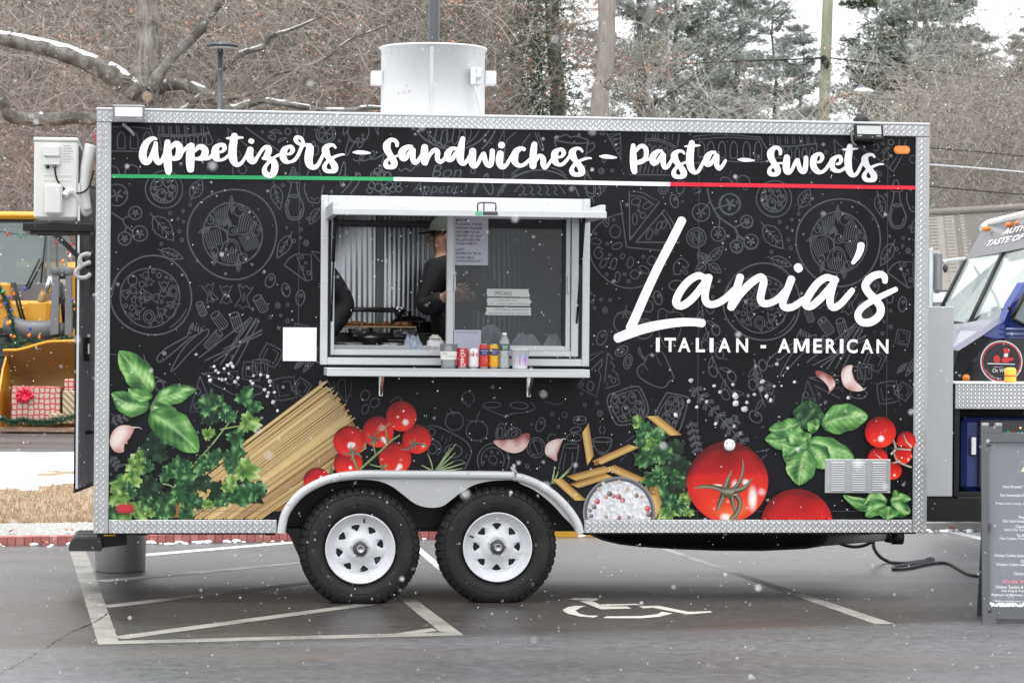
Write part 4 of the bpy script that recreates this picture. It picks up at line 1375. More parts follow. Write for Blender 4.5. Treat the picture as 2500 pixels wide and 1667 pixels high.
# ---------------------------------------------------------------- script lettering
HS = 260/2352.0
HDR = {
 (330, 310): ["475,275,45 420,255,80 340,275,110 240,370,150 180,520,170 170,660,172 215,765,150 290,770,125 340,690,110 390,540,80 430,400,60 450,340,55",
  "452,355,92 447,480,110 452,640,130 482,755,130 535,790,110 590,735,85 625,640,60 655,540,50",
  "715,330,128 712,450,155 714,600,188 716,750,182 727,900,165 740,1000,140 750,1025,90",
  "795,480,60 850,400,110 920,385,148 978,455,158 982,560,165 950,655,155 880,700,105 810,695,105", "1020,580,80 1110,480,70 1180,400,60",
  "1245,405,138 1222,550,180 1216,700,190 1216,850,178 1222,950,150", "1320,540,60 1400,450,105 1475,450,130 1540,510,150 1542,590,158 1490,680,140 1400,705,85 1330,705,70", "1550,705,85 1640,685,80 1710,620,80",
  "1855,560,55 1930,540,65 1975,475,98 1945,410,105 1865,405,90 1785,470,150 1765,575,168 1795,685,165 1880,735,65 1980,700,70 2080,610,60",
  "2193,190,140 2180,310,165 2155,450,180 2150,600,180 2165,720,178 2225,825,120 2300,828,90 2370,770,72 2440,650,62 2490,545,60",
  "2018,252,34 2120,252,72 2260,238,68 2380,240,40"],
 (580, 310): ["282,495,142 267,600,162 272,700,165 312,768,115 370,765,100 430,680,78 500,570,72 560,490,75 620,450,90 688,475,130 680,560,140 632,655,130 592,690,85", "283,310,112 322,322,112",
  "560,697,66 680,702,100 770,735,130 820,820,150 820,930,158 780,1035,150 700,1072,120 622,1035,130 592,960,110 620,870,82 700,770,72 790,690,60 870,640,60 940,608,60",
  "1100,605,55 1170,590,68 1218,520,98 1185,450,100 1115,445,80 1040,505,140 1002,600,150 1012,690,150 1072,765,115 1150,778,62 1250,738,80 1330,640,76 1400,480,80 1435,390,90 1440,320,78 1395,250,80 1310,240,98 1282,290,98 1330,358,72 1420,398,72 1530,402,82 1605,415,95",
  "1602,450,160 1582,600,190 1567,720,180 1592,835,160 1660,895,110 1740,875,100 1800,800,82 1850,700,76 1900,600,72 1940,500,80",
  "2163,462,50 2110,405,68 2020,412,92 1948,480,158 1952,570,168 2002,670,130 2072,760,130 2138,860,150 2138,945,150 2070,982,92 1960,970,92 1917,900,102 1942,820,82 2010,742,72 2090,690,70 2200,640,60 2300,612,46 2355,612,34"],
 (830, 310): ["285,565,24 380,562,82 480,566,88 600,574,64 668,580,20",
  "1258,420,76 1255,350,86 1190,292,86 1100,302,102 1036,400,165 1042,500,160 1092,600,140 1152,700,140 1198,795,150 1188,872,112 1110,890,98 1022,865,112 1012,790,92 1060,722,72 1140,682,60 1230,652,50 1300,630,50",
  "1590,432,60 1500,442,95 1402,512,150 1362,600,160 1382,688,130 1440,700,112 1500,630,92 1560,520,72 1600,475,70", "1615,505,112 1605,620,128 1612,720,120 1652,785,108 1712,765,92 1780,660,72 1850,520,60",
  "1872,440,144 1866,560,168 1864,700,168 1878,785,155 1900,815,90", "1905,790,82 1952,680,74 2040,545,92 2120,515,102 2158,565,110 2150,660,110 2162,738,100 2220,772,90 2290,728,84 2350,640,75"],
 (1080, 310): ["290,472,60 200,492,100 122,590,148 105,680,120 150,728,108 220,700,108 290,590,82 350,480,90", "455,255,108 430,350,130 410,480,158 396,600,165 397,720,158 432,795,120 490,806,92 560,720,74 620,600,60",
  "672,525,148 661,640,170 656,760,168 682,845,145 732,865,98 790,800,82 842,690,82 895,600,90", "910,595,108 930,680,110 962,790,110 1010,850,100 1060,840,118 1088,750,120 1100,640,115 1102,525,108",
  "1282,580,142 1266,680,165 1262,780,160 1292,865,130 1350,886,100 1420,830,86 1480,730,74 1530,640,70", "1290,402,145 1322,408,142",
  "1808,500,85 1768,478,80 1700,492,110 1622,560,150 1592,660,170 1602,770,150 1670,848,100 1760,852,82 1850,800,80 1930,720,70",
  "2036,375,122 2016,500,150 2006,650,160 2001,780,165 2001,875,148", "2015,820,84 2062,740,84 2130,652,92 2190,655,104 2228,722,128 2226,820,120 2262,895,104 2312,868,78 2380,775,68 2440,690,62"],
 (1330, 310): ["308,672,56 380,650,70 420,580,98 388,512,92 310,505,80 232,572,150 212,680,150 232,770,148 312,838,82 400,820,80 480,740,76 560,640,70",
  "833,545,50 780,487,62 690,482,82 612,560,158 622,650,160 672,740,130 742,830,130 808,930,150 808,1015,150 730,1056,92 632,1036,110 592,970,110 622,880,82 690,800,76 760,760,66 870,712,60 970,692,50 1028,696,34",
  "1210,650,24 1290,656,82 1390,660,92 1510,674,64 1588,680,24"],
 (1530, 320): ["145,315,94 141,430,130 145,580,158 151,720,162 161,850,148 176,910,120", "212,450,60 270,362,92 350,334,96 418,392,110 434,490,110 418,590,102 360,658,110 282,690,108 228,700,100", "400,640,80 480,625,62 540,620,60",
  "780,442,60 690,452,92 602,532,148 568,620,150 592,698,140 640,708,110 700,650,92 760,542,72 800,485,70", "811,525,112 805,640,125 812,740,120 850,808,100 920,770,88 990,650,76 1050,560,80",
  "1273,500,58 1228,452,66 1130,452,86 1057,530,158 1066,620,160 1120,710,130 1192,800,130 1252,900,150 1248,975,150 1170,1016,92 1072,996,110 1037,930,110 1070,842,82 1140,772,76 1210,732,62 1310,690,56",
  "1440,255,128 1420,380,160 1400,520,175 1396,660,175 1411,790,168 1460,885,130 1520,922,82 1590,880,82 1650,770,77 1700,660,72", "1282,342,28 1370,340,64 1500,325,64 1620,322,28",
  "1960,472,60 1870,482,92 1792,560,148 1757,650,150 1772,728,130 1830,732,110 1890,680,92 1945,570,72 1980,515,70", "1996,545,112 1986,660,125 1992,760,118 2040,832,96 2100,790,82 2150,710,76 2185,650,68"],
 (1780, 320): ["195,632,24 280,636,78 370,640,88 480,648,60 562,652,22", "1132,510,76 1130,430,86 1080,377,86 990,382,102 921,480,165 927,580,160 972,680,140 1032,770,140 1074,860,150 1068,935,112 990,962,96 902,937,110 892,860,92 940,790,72 1020,746,60 1110,716,50 1190,710,46",
  "1276,575,138 1268,690,165 1261,810,162 1282,895,148 1332,915,98 1390,850,82 1440,740,82 1495,645,90", "1510,642,108 1530,730,110 1562,840,110 1612,900,100 1662,885,118 1686,800,120 1696,700,112 1697,585,104",
  "1958,692,56 2020,670,68 2058,592,94 2028,522,92 1958,514,82 1880,592,148 1857,700,150 1872,800,150 1940,886,130 2030,912,82 2120,860,82 2180,780,78 2260,650,70"],
 (1960, 320): ["748,732,56 810,715,68 848,640,90 818,572,90 748,574,80 662,650,140 642,750,130 682,848,118 770,886,82 860,868,72 940,800,60", "1042,335,128 1025,460,160 1001,600,170 1001,740,170 1016,860,162 1070,955,130 1130,982,86 1200,930,82 1260,820,77 1310,710,72",
  "882,412,28 980,410,64 1100,397,64 1215,392,28", "1583,578,55 1538,527,66 1440,532,86 1372,610,158 1382,700,160 1432,790,130 1502,880,130 1568,980,150 1558,1055,150 1480,1090,92 1392,1070,110 1352,1000,110 1390,912,82 1450,842,76 1520,800,66 1630,752,56 1720,732,46 1778,738,32"],
}
LS = 380/1702.0
LAN = {(1480, 510): ["828,125,98 700,380,99 560,650,100 430,930,102 330,1160,105 268,1300,112", "122,1412,104 250,1362,112 400,1312,112 600,1266,104 800,1240,96 950,1238,90 1052,1248,92",
   "1070,748,72 1000,732,80 900,790,86 810,900,90 764,1010,90 792,1058,86 860,1045,86 960,960,86 1060,830,80 1118,745,80", "1124,745,84 1095,850,86 1080,950,86 1096,1020,84 1150,1045,80 1230,1025,80 1320,965,80 1400,880,68", "1466,742,86 1430,860,88 1392,970,90 1366,1078,90",
   "1380,1060,84 1450,950,86 1560,830,90 1650,762,86 1700,750,86 1722,800,88 1700,900,88 1688,980,88 1716,1032,82 1792,1028,78 1882,980,78 1960,890,68"],
  (1840, 510): ["413,764,88 370,880,88 326,990,88 322,1056,84 372,1082,80 450,1060,80 545,990,70", "482,650,104 494,642,104", "860,762,72 790,752,80 700,812,86 612,930,90 566,1030,88 594,1066,84 650,1050,84 750,960,86 850,842,82 898,770,80", "890,766,84 860,860,86 838,960,86 838,1040,84 878,1078,80 950,1040,78 1030,950,74 1082,888,62",
   "1174,396,84 1165,450,80 1135,520,70 1085,590,44", "1436,795,62 1430,742,74 1380,716,80 1290,746,88 1222,830,90 1252,910,90 1330,990,90 1388,1080,92 1370,1168,92 1282,1236,90 1184,1236,86 1139,1170,82 1172,1092,76 1282,1012,72 1420,942,66 1555,878,58"]}
def letters(name, data, scale, y, label=None):
 m = MB()
 k = 0
 for (ox, oy), strokes in data.items():
  for s_ in strokes:
   pts = [tuple(float(q) for q in t.split(',')) for t in s_.split()]
   px_ribbon(m, [(ox+p[0]*scale, oy+p[1]*scale, p[2]*scale) for p in pts], y - (k % 7)*1e-4*1.6)
   k += 1
 return m.build(name, M_LET, TR, fix=False, label=label)
_all = [(o_, s_) for o_, st in HDR.items() for s_ in st]
def _x(e): return e[0][0]+np.mean([float(t.split(',')[0]) for t in e[1].split()])*HS
for (w_, x0, x1) in (('appetizers',0,848),('dash',848,912),('sandwiches',912,1452),('dash',1452,1522),('pasta',1522,1785),('dash',1785,1855),('sweets',1855,2300)):
 d_ = {}
 for e in _all:
  if x0 <= _x(e) < x1: d_.setdefault(e[0], []).append(e[1])
 letters('lettering', d_, HS, -.0085, 'white script word %s' % w_ if w_ != 'dash' else 'white dash between the script words')
letters('lettering', LAN, LS, -.0085, "large white script name Lania's")
caps_x = [('I',148,180),('T',222,320),('A',340,448),('L',495,573),('I',615,648),('A',690,798),('N',846,948),('-',1058,1105),('A',1210,1318),('M',1348,1482),('E',1518,1592),('R',1627,1718),('I',1748,1778),('C',1808,1902),('A',1930,2038),('N',2067,2170)]
q = 660/2352.0
MPOLY = ((0,0),(0,1),(.25,1),(.5,.36),(.75,1),(1,1),(1,0),(.79,0),(.79,.66),(.585,.12),(.415,.12),(.21,.66),(.21,0))
for (lab, i0, i1) in (('white block capitals reading ITALIAN',0,7),('white hyphen between the block capitals',7,8),('white block capitals reading AMERICAN',8,16)):
 mb = MB()
 for (ch, a, b) in caps_x[i0:i1]:
  t = (a-148)/(2170-148)
  top = 86 + 15*t; bot = 210 + 15*t
  if ch == '-': top, bot = 151, 178
  x0, z1 = S(1560+a*q, 800+top*q, -.009); x1, z0 = S(1560+b*q, 800+bot*q, -.009)
  if ch in 'I-':
   mb.box(x0, x1, -.009, -.0088, z0, z1)
  elif ch == 'M':
   mb.prism([(x0+(x1-x0)*u, z0+(z1-z0)*v) for u, v in MPOLY], -.009, -.0088)
  else:
   add_text(mb, ch, (x0, x1, z0, z1), lambda u, w: (u, -.009, w), size=1.0, bold=.026)
 mb.build('lettering', M_LET, TR, fix=False, label=lab)
# tricolour stripe
for (nm, pa, pb, ca) in (('green_stripe', (270,425.5,434.5), (961,432.7,441.8), C3(48,158,98,.9)), ('white_stripe', (961,432.7,442.0), (1636,445,455), (.84,.84,.85)), ('red_stripe', (1636,445,454.5), (2234,454,463), C3(232,40,66,.9))):
 m = MB()
 a0 = S(pa[0], pa[1], -.008); a1 = S(pa[0], pa[2], -.008); b0 = S(pb[0], pb[1], -.008); b1 = S(pb[0], pb[2], -.008)
 m.quad((a0[0], -.008, a0[1]), (b0[0], -.008, b0[1]), (b1[0], -.008, b1[1]), (a1[0], -.008, a1[1]))
 m.build(nm, pm(nm+' vinyl', ca, .45, 0, .04, 4, spec=.3), TR)
# panel seams
mb = MB()
for (xa, ya, xb, yb) in ((733,312,727,900),(1231,320,1229,470),(1707,330,1702,1268),(2168,340,2163,1268)):
 a = S(xa, ya); b = S(xb, yb); mb.quad((a[0]-.0008, -.0004, a[1]), (a[0]+.0008, -.0004, a[1]), (b[0]+.0008, -.0004, b[1]), (b[0]-.0008, -.0004, b[1]))
a = S(280, 1247); b = S(690, 1247); mb.box(a[0], b[0], -.0062, -.006, a[1]-.0008, a[1]+.0008)
a = S(1415, 1246); b = S(2225, 1247); mb.box(a[0], b[0], -.0062, -.006, b[1]-.0008, b[1]+.0008)
mb.build('panel_seams', pm('seam line', C3(90, 92, 98), .5), TR)['kind'] = 'stuff'

# ---------------------------------------------------------------- chalk doodles
class Dood:
 def __init__(s): s.st = []; s.ox = s.oy = 0.0
 def fr(s, col, row): s.ox, s.oy = (0, 620, 1240, 1860)[col], (0, 420, 840)[row]; return s
 def p(s, x, y): return S(s.ox+x*ZS, s.oy+y*ZS)
 def line(s, pts, w=10, closed=False, smooth=True):
  s.st.append(([(*s.p(x, y), w*ZS/416*1.12) for (x, y) in pts], closed, smooth))
 def L(s, txt, w=10, closed=False, smooth=True):
  s.line([tuple(float(q) for q in t.split(',')) for t in txt.split()], w, closed, smooth)
 def C(s, cx, cy, rx, ry=None, rot=0, w=9, a0=0, a1=360, wob=.012):
  ry = rx if ry is None else ry
  n = max(8, min(26, int(rx/6)))
  c, sn = math.cos(R(rot)), math.sin(R(rot))
  full = abs(a1-a0-360) < 1
  pts = []
  for k in range(n if full else n+1):
   a = R(a0+(a1-a0)*k/n)
   q = 1+wob*math.sin(3*a+cx)
   u, v = rx*q*math.cos(a), ry*q*math.sin(a)
   pts.append((cx+u*c-v*sn, cy+u*sn+v*c))
  s.line(pts, w, full)
 def tom(s, x, y, r):
  s.C(x, y, r)
  for k in range(5):
   a = R(72*k+20); s.line([(x+r*.08*math.cos(a), y+r*.08*math.sin(a)), (x+r*.6*math.cos(a), y+r*.6*math.sin(a))], 13)
 def leaf(s, x0, y0, x1, y1, hw, ser=True, w=8):
  d = np.array((x1-x0, y1-y0), float); L = np.linalg.norm(d); d /= L; n = np.array((-d[1], d[0]))
  for sg in (1, -1):
   pts = []
   N = 11 if ser else 6
   for k in range(N+1):
    t = .14+.86*k/N
    q = hw*math.sin(math.pi*min(1, (t-.14)/.86)**.8)*(1 if not ser else (1.0 if k % 2 else .88))
    pts.append(tuple(np.array((x0, y0))+d*L*t+n*q*sg))
   s.line(pts, w, False, not ser)
  s.line([(x0, y0), (x0+d[0]*L*.8, y0+d[1]*L*.8)], w)
  for t in (.35, .52, .68):
   b = np.array((x0, y0))+d*L*t
   for sg in (1, -1):
    e = b+d*L*.14+n*hw*.5*sg; s.line([tuple(b), tuple(e)], 6)
 def bow(s, x, y, r, rot=0, w=8):
  c, sn = math.cos(R(rot)), math.sin(R(rot))
  o = [(-.6,-1),(-.2,-.72),(.1,-.95),(.35,-.72),(.7,-.95),(.22,0),(.62,.85),(.3,.72),(.05,.98),(-.2,.72),(-.62,.9),(-.2,0)]
  T = lambda u, v: (x+r*(u*c-v*sn), y+r*(u*sn+v*c))
  s.line([T(*q) for q in o], w, True, False)
  s.line([T(-.06,-.4), T(-.03,.4)], 5); s.line([T(.08,-.35), T(.06,.4)], 5)
 def rig(s, x0, y0, x1, y1, wd):
  d = np.array((x1-x0, y1-y0), float); L = np.linalg.norm(d); d /= L; n = np.array((-d[1], d[0])); rot = math.degrees(math.atan2(n[1], n[0]))
  s.C(x0, y0, wd/2, wd*.26, rot); s.C(x1, y1, wd/2, wd*.26, rot, a0=0, a1=180 if (n[0]*d[1]-n[1]*d[0]) > 0 else -180)
  for k in (-1, -.5, 0, .5, 1):
   e = n*wd/2*k; f = d*wd*.2*(1-abs(k))
   s.line([(x0+e[0]+f[0], y0+e[1]+f[1]), (x1+e[0]+f[0], y1+e[1]+f[1])], 9 if abs(k) == 1 else 6)
 def olive(s, x, y, rx, ry, rot=0):
  s.C(x, y, rx, ry, rot); s.C(x+rx*.2, y-ry*.3, rx*.32)
 def bub(s, *c):
  for (x, y, r) in c: s.C(x, y, r, r*1.1, w=7)
 def rav(s, x, y, r, rot=0):
  pts = []
  for k in range(40):
   a = 2*math.pi*k/40
   q = r/max(abs(math.cos(a)), abs(math.sin(a)))**.8*(1.0 if k % 2 else .88)
   b = a+R(rot); pts.append((x+q*math.cos(b), y+q*math.sin(b)))
  s.line(pts, 7, True, False)
  T = lambda u, v: (x+r*.6*(u*math.cos(R(rot))-v*math.sin(R(rot))), y+r*.6*(u*math.sin(R(rot))+v*math.cos(R(rot))))
  s.line([T(-1,-.8), T(-.9,1), T(.5,.95)], 6, False, False); s.line([T(-.2,-1), T(.9,-.9), T(1,.6)], 6, False, False)
 def arch(s, x, t, b, w):
  s.line([(x-w/2, b), (x-w/2, t+w*.9), (x-w*.25, t+w*.2), (x+w*.05, t), (x+w*.32, t+w*.3), (x+w/2, t+w), (x+w/2, b)], 8)
  s.line([(x-w/2, b), (x+w/2, b)], 8)
 def sprig(s, x0, y0, x1, y1, n=7, ln=60, w=6):
  d = np.array((x1-x0, y1-y0), float); L = np.linalg.norm(d); d /= L; nn = np.array((-d[1], d[0]))
  s.line([(x0, y0), (x1, y1)], 9)
  for k in range(n):
   b = np.array((x0, y0))+d*L*(k+.4)/n
   for sg in (1, -1):
    for (f, g) in ((.9, .8), (.5, 1)):
     e = b+d*ln*f*.8+nn*ln*g*.9*sg
     m1 = b*.5+e*.5+d*ln*.12; m2 = b*.5+e*.5-d*ln*.12
     s.line([tuple(b), tuple(m1), tuple(e), tuple(m2), tuple(b)], w)
 def obranch(s, x0, y0, x1, y1, n=4, sc=1.0):
  d = np.array((x1-x0, y1-y0), float); L = np.linalg.norm(d); d /= L; nn = np.array((-d[1], d[0]))
  s.line([(x0, y0), (x0+d[0]*L*.5+nn[0]*20, y0+d[1]*L*.5+nn[1]*20), (x1, y1)], 8)
  for k in range(n):
   b = np.array((x0, y0))+d*L*(k+.5)/n; sg = 1 if k % 2 else -1
   o = b+nn*sg*70*sc; s.C(o[0], o[1], 38*sc, 55*sc, math.degrees(math.atan2(d[1], d[0]))+90)
   e = b-nn*sg*95*sc+d*80*sc
   s.line([tuple(b), tuple((b+e)/2+d*28*sc), tuple(e), tuple((b+e)/2-d*22*sc), tuple(b)], 7)
 def emit(s, name, y, dx=0.0, dz=0.0):
  keep = []
  for k, (pts, closed, sm) in enumerate(s.st):
   P = [(x+dx, z+dz, w) for (x, z, w) in pts]
   if max(p[0] for p in P) > TW-.02 or min(p[0] for p in P) < .02 or max(p[1] for p in P) > TZT-.02 or min(p[1] for p in P) < TZB+.02: continue
   if any(FO[0][0] < p[0] < FO[-1][0] and p[1] < np.interp(p[0], [q_[0] for q_ in FO], [q_[1] for q_ in FO]) for p in P): continue
   if any(wx0+.03 < p[0] < wx1-.03 and wz0+.03 < p[1] < wz1-.03 for p in P): continue
   keep.append((k, P, closed, sm, (min(p[0] for p in P), max(p[0] for p in P), min(p[1] for p in P), max(p[1] for p in P))))
  n = len(keep); par = list(range(n))
  def find(i):
   while par[i] != i: par[i] = par[par[i]]; i = par[i]
   return i
  for i in range(n):
   a = keep[i][4]
   for j in range(i):
    b = keep[j][4]
    if a[0] < b[1]+.004 and b[0] < a[1]+.004 and a[2] < b[3]+.004 and b[2] < a[3]+.004: par[find(i)] = find(j)
  grp = {}
  for i in range(n): grp.setdefault(find(i), []).append(keep[i])
  dots = MB()
  for g in grp.values():
   big = max(max(e[4][1] for e in g)-min(e[4][0] for e in g), max(e[4][3] for e in g)-min(e[4][2] for e in g)) > .045
   m = MB() if big else dots
   for (k, P, closed, sm, _) in g: ribbon(m, P, y-(k % 11)*3e-5, closed, False, 1e-6, 4, sm)
   if big: m.build('chalk_drawing', M_CHALK, TR, fix=False)
  if dots.v: dots.build('chalk_dots', M_CHALK, TR, fix=False)['kind'] = 'stuff'

# the repeating block of the pattern, as it shows at the rear of the side
A = Dood().fr(0, 1)
for t in ((1040,205,96),(1205,365,58),(1110,593,58),(1245,548,68)): A.tom(*t)
A.L('992,360 1040,392 1090,425 1115,475 1190,530'); A.L('1090,420 1160,385'); A.L('1125,490 1110,540')
A.C(1462,155,166); A.C(1462,150,120,126)
for o in ((1410,90,34,44),(1490,95,34,42),(1370,165,28,34),(1530,150,34,34),(1440,195,38,46),(1505,222,34,42),(1390,225,20,25),(1450,255,18,18)): A.olive(*o)
A.leaf(1335,365,1548,612,82); A.leaf(1400,685,1632,770,46); A.leaf(1690,262,1800,62,60)
A.bub((1515,367,13),(1630,348,11),(1585,418,11),(1633,443,10),(1597,530,13),(1620,605,14),(1437,640,12),(1694,293,12),(1112,185,10))
# pasta plate
A.C(2071,551,397,400,w=12,wob=.02); A.C(2068,555,266,278,w=10)
U = lambda x, y: (2068+(x-928)*.86, 555+(y-365)*.855)
def UL(pts, w=7): A.line([U(*p) for p in pts], w)
for (x, y, rx, ry) in ((1000,120,55,58),(1018,100,18,14),(700,215,34,46),(715,203,15,15),(765,240,32,34),(768,242,12,12),(930,325,46,50),(938,330,16,17),(1170,320,50,60),(1202,316,14,14),(745,540,36,40),(735,558,9,9),(918,500,52,62),(925,520,13,15),(1040,610,44,46),(1053,615,16,18)):
 q = U(x, y); A.C(q[0], q[1], rx*.86, ry*.86, w=7)
for k in range(8): UL([(735+k*22, 128-k*11), (765+k*16, 200), (790+k*15, 290-k*6)])
for k in range(8): UL([(1085+k*12-k*2, 95+k*22), (1010+k*24, 190+k*6), (985+k*24, 345-k*2)])
for k in range(8): UL([(628+k*24, 340-k*5), (650+k*24, 420), (690+k*20, 520-k*8)])
for k in range(5): UL([(800+k*10, 300+k*3), (850+k*8, 320+k*14), (880, 380+k*20)])
for k in range(8): UL([(805+k*26, 560-k*18+k*k*2.4), (815+k*25, 600), (835+k*24, 650+k*5)])
for k in range(8): UL([(1000+k*20, 390-k*8), (1030+k*22, 460-k*6), (1080+k*20, 540-k*6)])
UL([(620,330),(700,290),(800,295),(870,330),(890,360)], 8); UL([(800,560),(850,450),(920,415),(980,450),(1010,540),(1030,590)], 8); UL([(960,360),(1040,365),(1110,340)], 8)
for (a, b, c, d, h) in ((925,160,920,-40,20),(720,285,578,350,20),(770,560,735,690,16),(985,600,993,757,22),(890,200,905,290,16),(830,290,895,190,16)):
 u = U(a, b); v = U(c, d); A.leaf(u[0], u[1], v[0], v[1], h, False, 7)
# salad plate with bow ties
A.C(1350,1100,360,352,w=12,wob=.02); A.C(1335,1115,265,262,w=9,wob=.02); A.C(1340,1100,340,335,a0=20,a1=60,w=8); A.C(1340,1100,340,335,a0=180,a1=235,w=8)
for b in ((1310,950,70,-30),(1150,1065,75,60),(1350,1110,75,100),(1455,1045,75,0),(1225,1250,70,20),(1425,1275,72,15),(1545,1165,60,60),(1250,1120,60,-40)): A.bow(*b)
for (x, y, r) in ((1180,965,40),(1545,1060,45),(1545,1060,28),(1325,1288,50),(1325,1288,30),(1512,1240,50),(1262,1000,24),(1190,1140,20),(1310,1130,20),(1172,1205,20),(1120,1190,14),(1365,885,14),(1415,920,20),(1480,937,10),(1525,955,12),(1440,1155,13),(1268,1062,18),(1160,1265,12),(1340,1357,10)): A.C(x, y, r, r*1.12, w=7)
for b in ((1870,1080,88,-18),(2010,1092,88,-2),(2170,1112,108,8)): A.bow(*b)
A.rig(1775,1172,1812,1265,62); A.rig(1915,1270,1990,1370,86); A.rig(2085,1272,2125,1400,82); A.rig(1950,1432,1850,1552,72); A.rig(2290,1120,2350,1225,80)
# fork, knife, raw spaghetti
A.L('1668,1462 1480,1568 1400,1650 1420,1690 1500,1640 1700,1470'); A.L('1668,1462 1690,1390 1715,1345'); A.L('1700,1470 1770,1440 1805,1400')
for k in range(4): A.L(f'{1702+k*26},{1400+k*8} {1722+k*24},{1345+k*12} {1712+k*26},{1410+k*8}', 7)
A.L('1858,1395 1780,1430 1640,1560 1530,1745 1545,1765 1660,1640 1770,1530 1850,1450 1858,1395', 9)
for (a, b) in (((2230,1290),(2050,1560)),((2300,1300),(2120,1560)),((2334,1410),(1990,1575)),((2334,1440),(1820,1680)),((2250,1300),(1960,1715)),((2280,1300),(2040,1710)),((2330,1400),(1900,1690)),((2310,1320),(2100,1725)),((2240,1290),(1770,1655))): A.line([a, b], 10)
A.fr(1, 1)
A.leaf(170,78,232,332,52,False); A.leaf(345,528,205,768,52,False); A.leaf(600,300,495,468,40,False)
A.L('330,90 325,150 285,300 290,370 322,420 402,420 436,370 440,300 392,180 382,90'); A.C(360,215,40,12); A.L('318,240 300,320 320,395 362,405 405,392 425,330'); A.C(350,20,26,36); A.L('306,60 310,85 400,90 408,62',8)
A.L('455,100 450,160 490,260 535,272 582,268 618,120'); A.L('500,225 535,245 575,225',7)
A.olive(145,967,42,62,20); A.olive(285,1050,36,60,-14); A.olive(412,1120,38,68,6)
A.bub((465,632,22),(465,632,11),(355,615,14),(418,513,12),(290,495,8),(212,1187,22),(212,1187,10),(300,1180,12),(145,1292,13),(237,1277,10),(300,1325,15),(222,1388,13),(258,120,12),(415,585,10),(482,415,12))
A.L('270,830 310,770 375,730 510,735 515,960 465,970 270,830', 9, False, False); A.L('375,730 465,970', 8)
A.bub((428,760,14),(460,810,9),(432,855,14),(487,897,16))
A.L('510,705 590,720',8); A.L('510,705 590,800',8); A.rav(415,1420,68,10)
A.fr(1, 2)
A.rav(150,100,92,28); A.rav(55,205,72,0); A.rav(275,395,105,-8); A.rav(425,385,72,35); A.leaf(580,30,440,250,30,False); A.leaf(460,120,360,220,22,False)
A.fr(0, 2)
A.L('1790,260 2115,240 2110,390 2075,345 2050,360 1980,320 1790,260',7,False,False); A.L('1780,285 1860,480 1900,440 1845,330 2085,450',7,False,False); A.L('1780,285 1690,600 1900,600',7,False,False)
A.bub((1760,420,26),(1815,480,30),(1750,550,22),(2055,290,16),(1885,410,10))
A.leaf(1280,95,1340,390,36,False); A.C(1420,370,36,46); A.L('1270,240 1380,290 1480,340 1400,330',7); A.rav(2240,240,86,6); A.C(2260,410,80,40)
A.L('985,90 1030,90',7); A.L('985,620 1120,670',6); A.sprig(985,700,1130,640,3,50); A.sprig(985,1000,1060,1100,3,50)
A.emit('chalk', -.0006)
ca = S(568, 571); cb = S(2047.6, 591)
B = Dood(); B.st = [s_ for s_ in A.st if True]
B.emit('chalk', -.0006, cb[0]-ca[0], cb[1]-ca[1])

# the middle block: pizza, vine tomatoes, pepper, olives ...
D = Dood().fr(2, 1)
D.C(1078,690,410,402,a0=-3,a1=262,w=11); D.C(1078,690,352,335,a0=-2,a1=262,w=9,wob=.03)
D.L('1000,255 1055,670 1480,710',10,False,False); D.L('1040,1090 1040,1090 1041,1091',4)
D.L('1085,605 1080,170 1200,185 1350,265 1085,605',10,False,False); D.L('1085,210 1200,225 1310,300',8)
D.L('1140,625 1395,335 1470,450 1530,628 1140,625',10,False,False); D.L('1370,365 1440,470 1475,600',8)
for (x, y, rx, ry, rot) in ((1140,265,42,30,-20),(1240,300,42,26,-30),(1130,420,22,50,0),(1202,385,26,26,0),(1165,305,10,10,0),(1165,347,10,10,0),(1260,555,25,50,20),(1320,535,16,20,0),(1345,480,20,45,25),(1390,470,18,40,20),(875,435,26,52,-5),(955,530,48,56,0),(785,618,48,26,10),(972,660,48,26,-20),(850,810,24,46,30),(942,815,24,54,20),(1090,805,28,48,15),(975,935,22,48,8),(1130,912,40,40,0),(1020,748,18,24,20),(1280,790,36,40,0),(1215,870,50,26,35),(942,425,10,12,0),(780,550,12,12,0),(885,638,11,10,0),(908,738,12,10,0),(880,910,12,11,0),(1040,910,13,11,0),(1075,972,14,12,0),(1205,755,14,12,0)):
 D.C(x, y, rx, ry, rot, w=7)
D.L('850,690 800,670 765,720 800,770 840,750 835,710 810,710',8)
for t in ((1720,360,78),(1980,285,90),(1872,553,63),(2125,440,54),(2035,660,55),(2165,618,63)): D.tom(*t)
D.L('1775,140 1800,260 1880,400 2020,500 2050,570 2110,610',13); D.L('1800,260 1735,345',9); D.L('1835,330 1960,290',9); D.L('1885,410 1878,520',9); D.L('2015,495 2100,455',9); D.L('2040,560 2032,620',8)
D.C(1677,585,86,86); D.C(1677,585,62,64,w=6); D.line([(1655,540),(1700,635)], 8)
for k in range(6): D.C(1640+ (k%2)*14, 550+k*14, 9, 7, w=5); D.C(1712-(k%2)*12, 550+k*14, 9, 7, w=5)
for (x, y) in ((1920,660),(1690,715),(1900,895),(1670,890),(1775,735)): D.leaf(1772,810,x,y,42,True,7)
D.L('1480,910 1478,830 1540,770 1600,810 1600,850 1550,840 1600,890 1580,910 1540,870 1530,910 1480,910',8)
D.C(1500,1010,65,45,a0=90,a1=330); D.olive(1335,1120,36,62,-15); D.olive(835,1475,42,66,20); D.C(1240,1190,46,60,-30)
D.bub((865,1228,22),(865,1228,10),(830,1135,12),(910,1140,12),(770,1210,12),(1885,967,11),(1820,1020,11),(1825,1115,11),(740,1078,10),(750,1157,12))
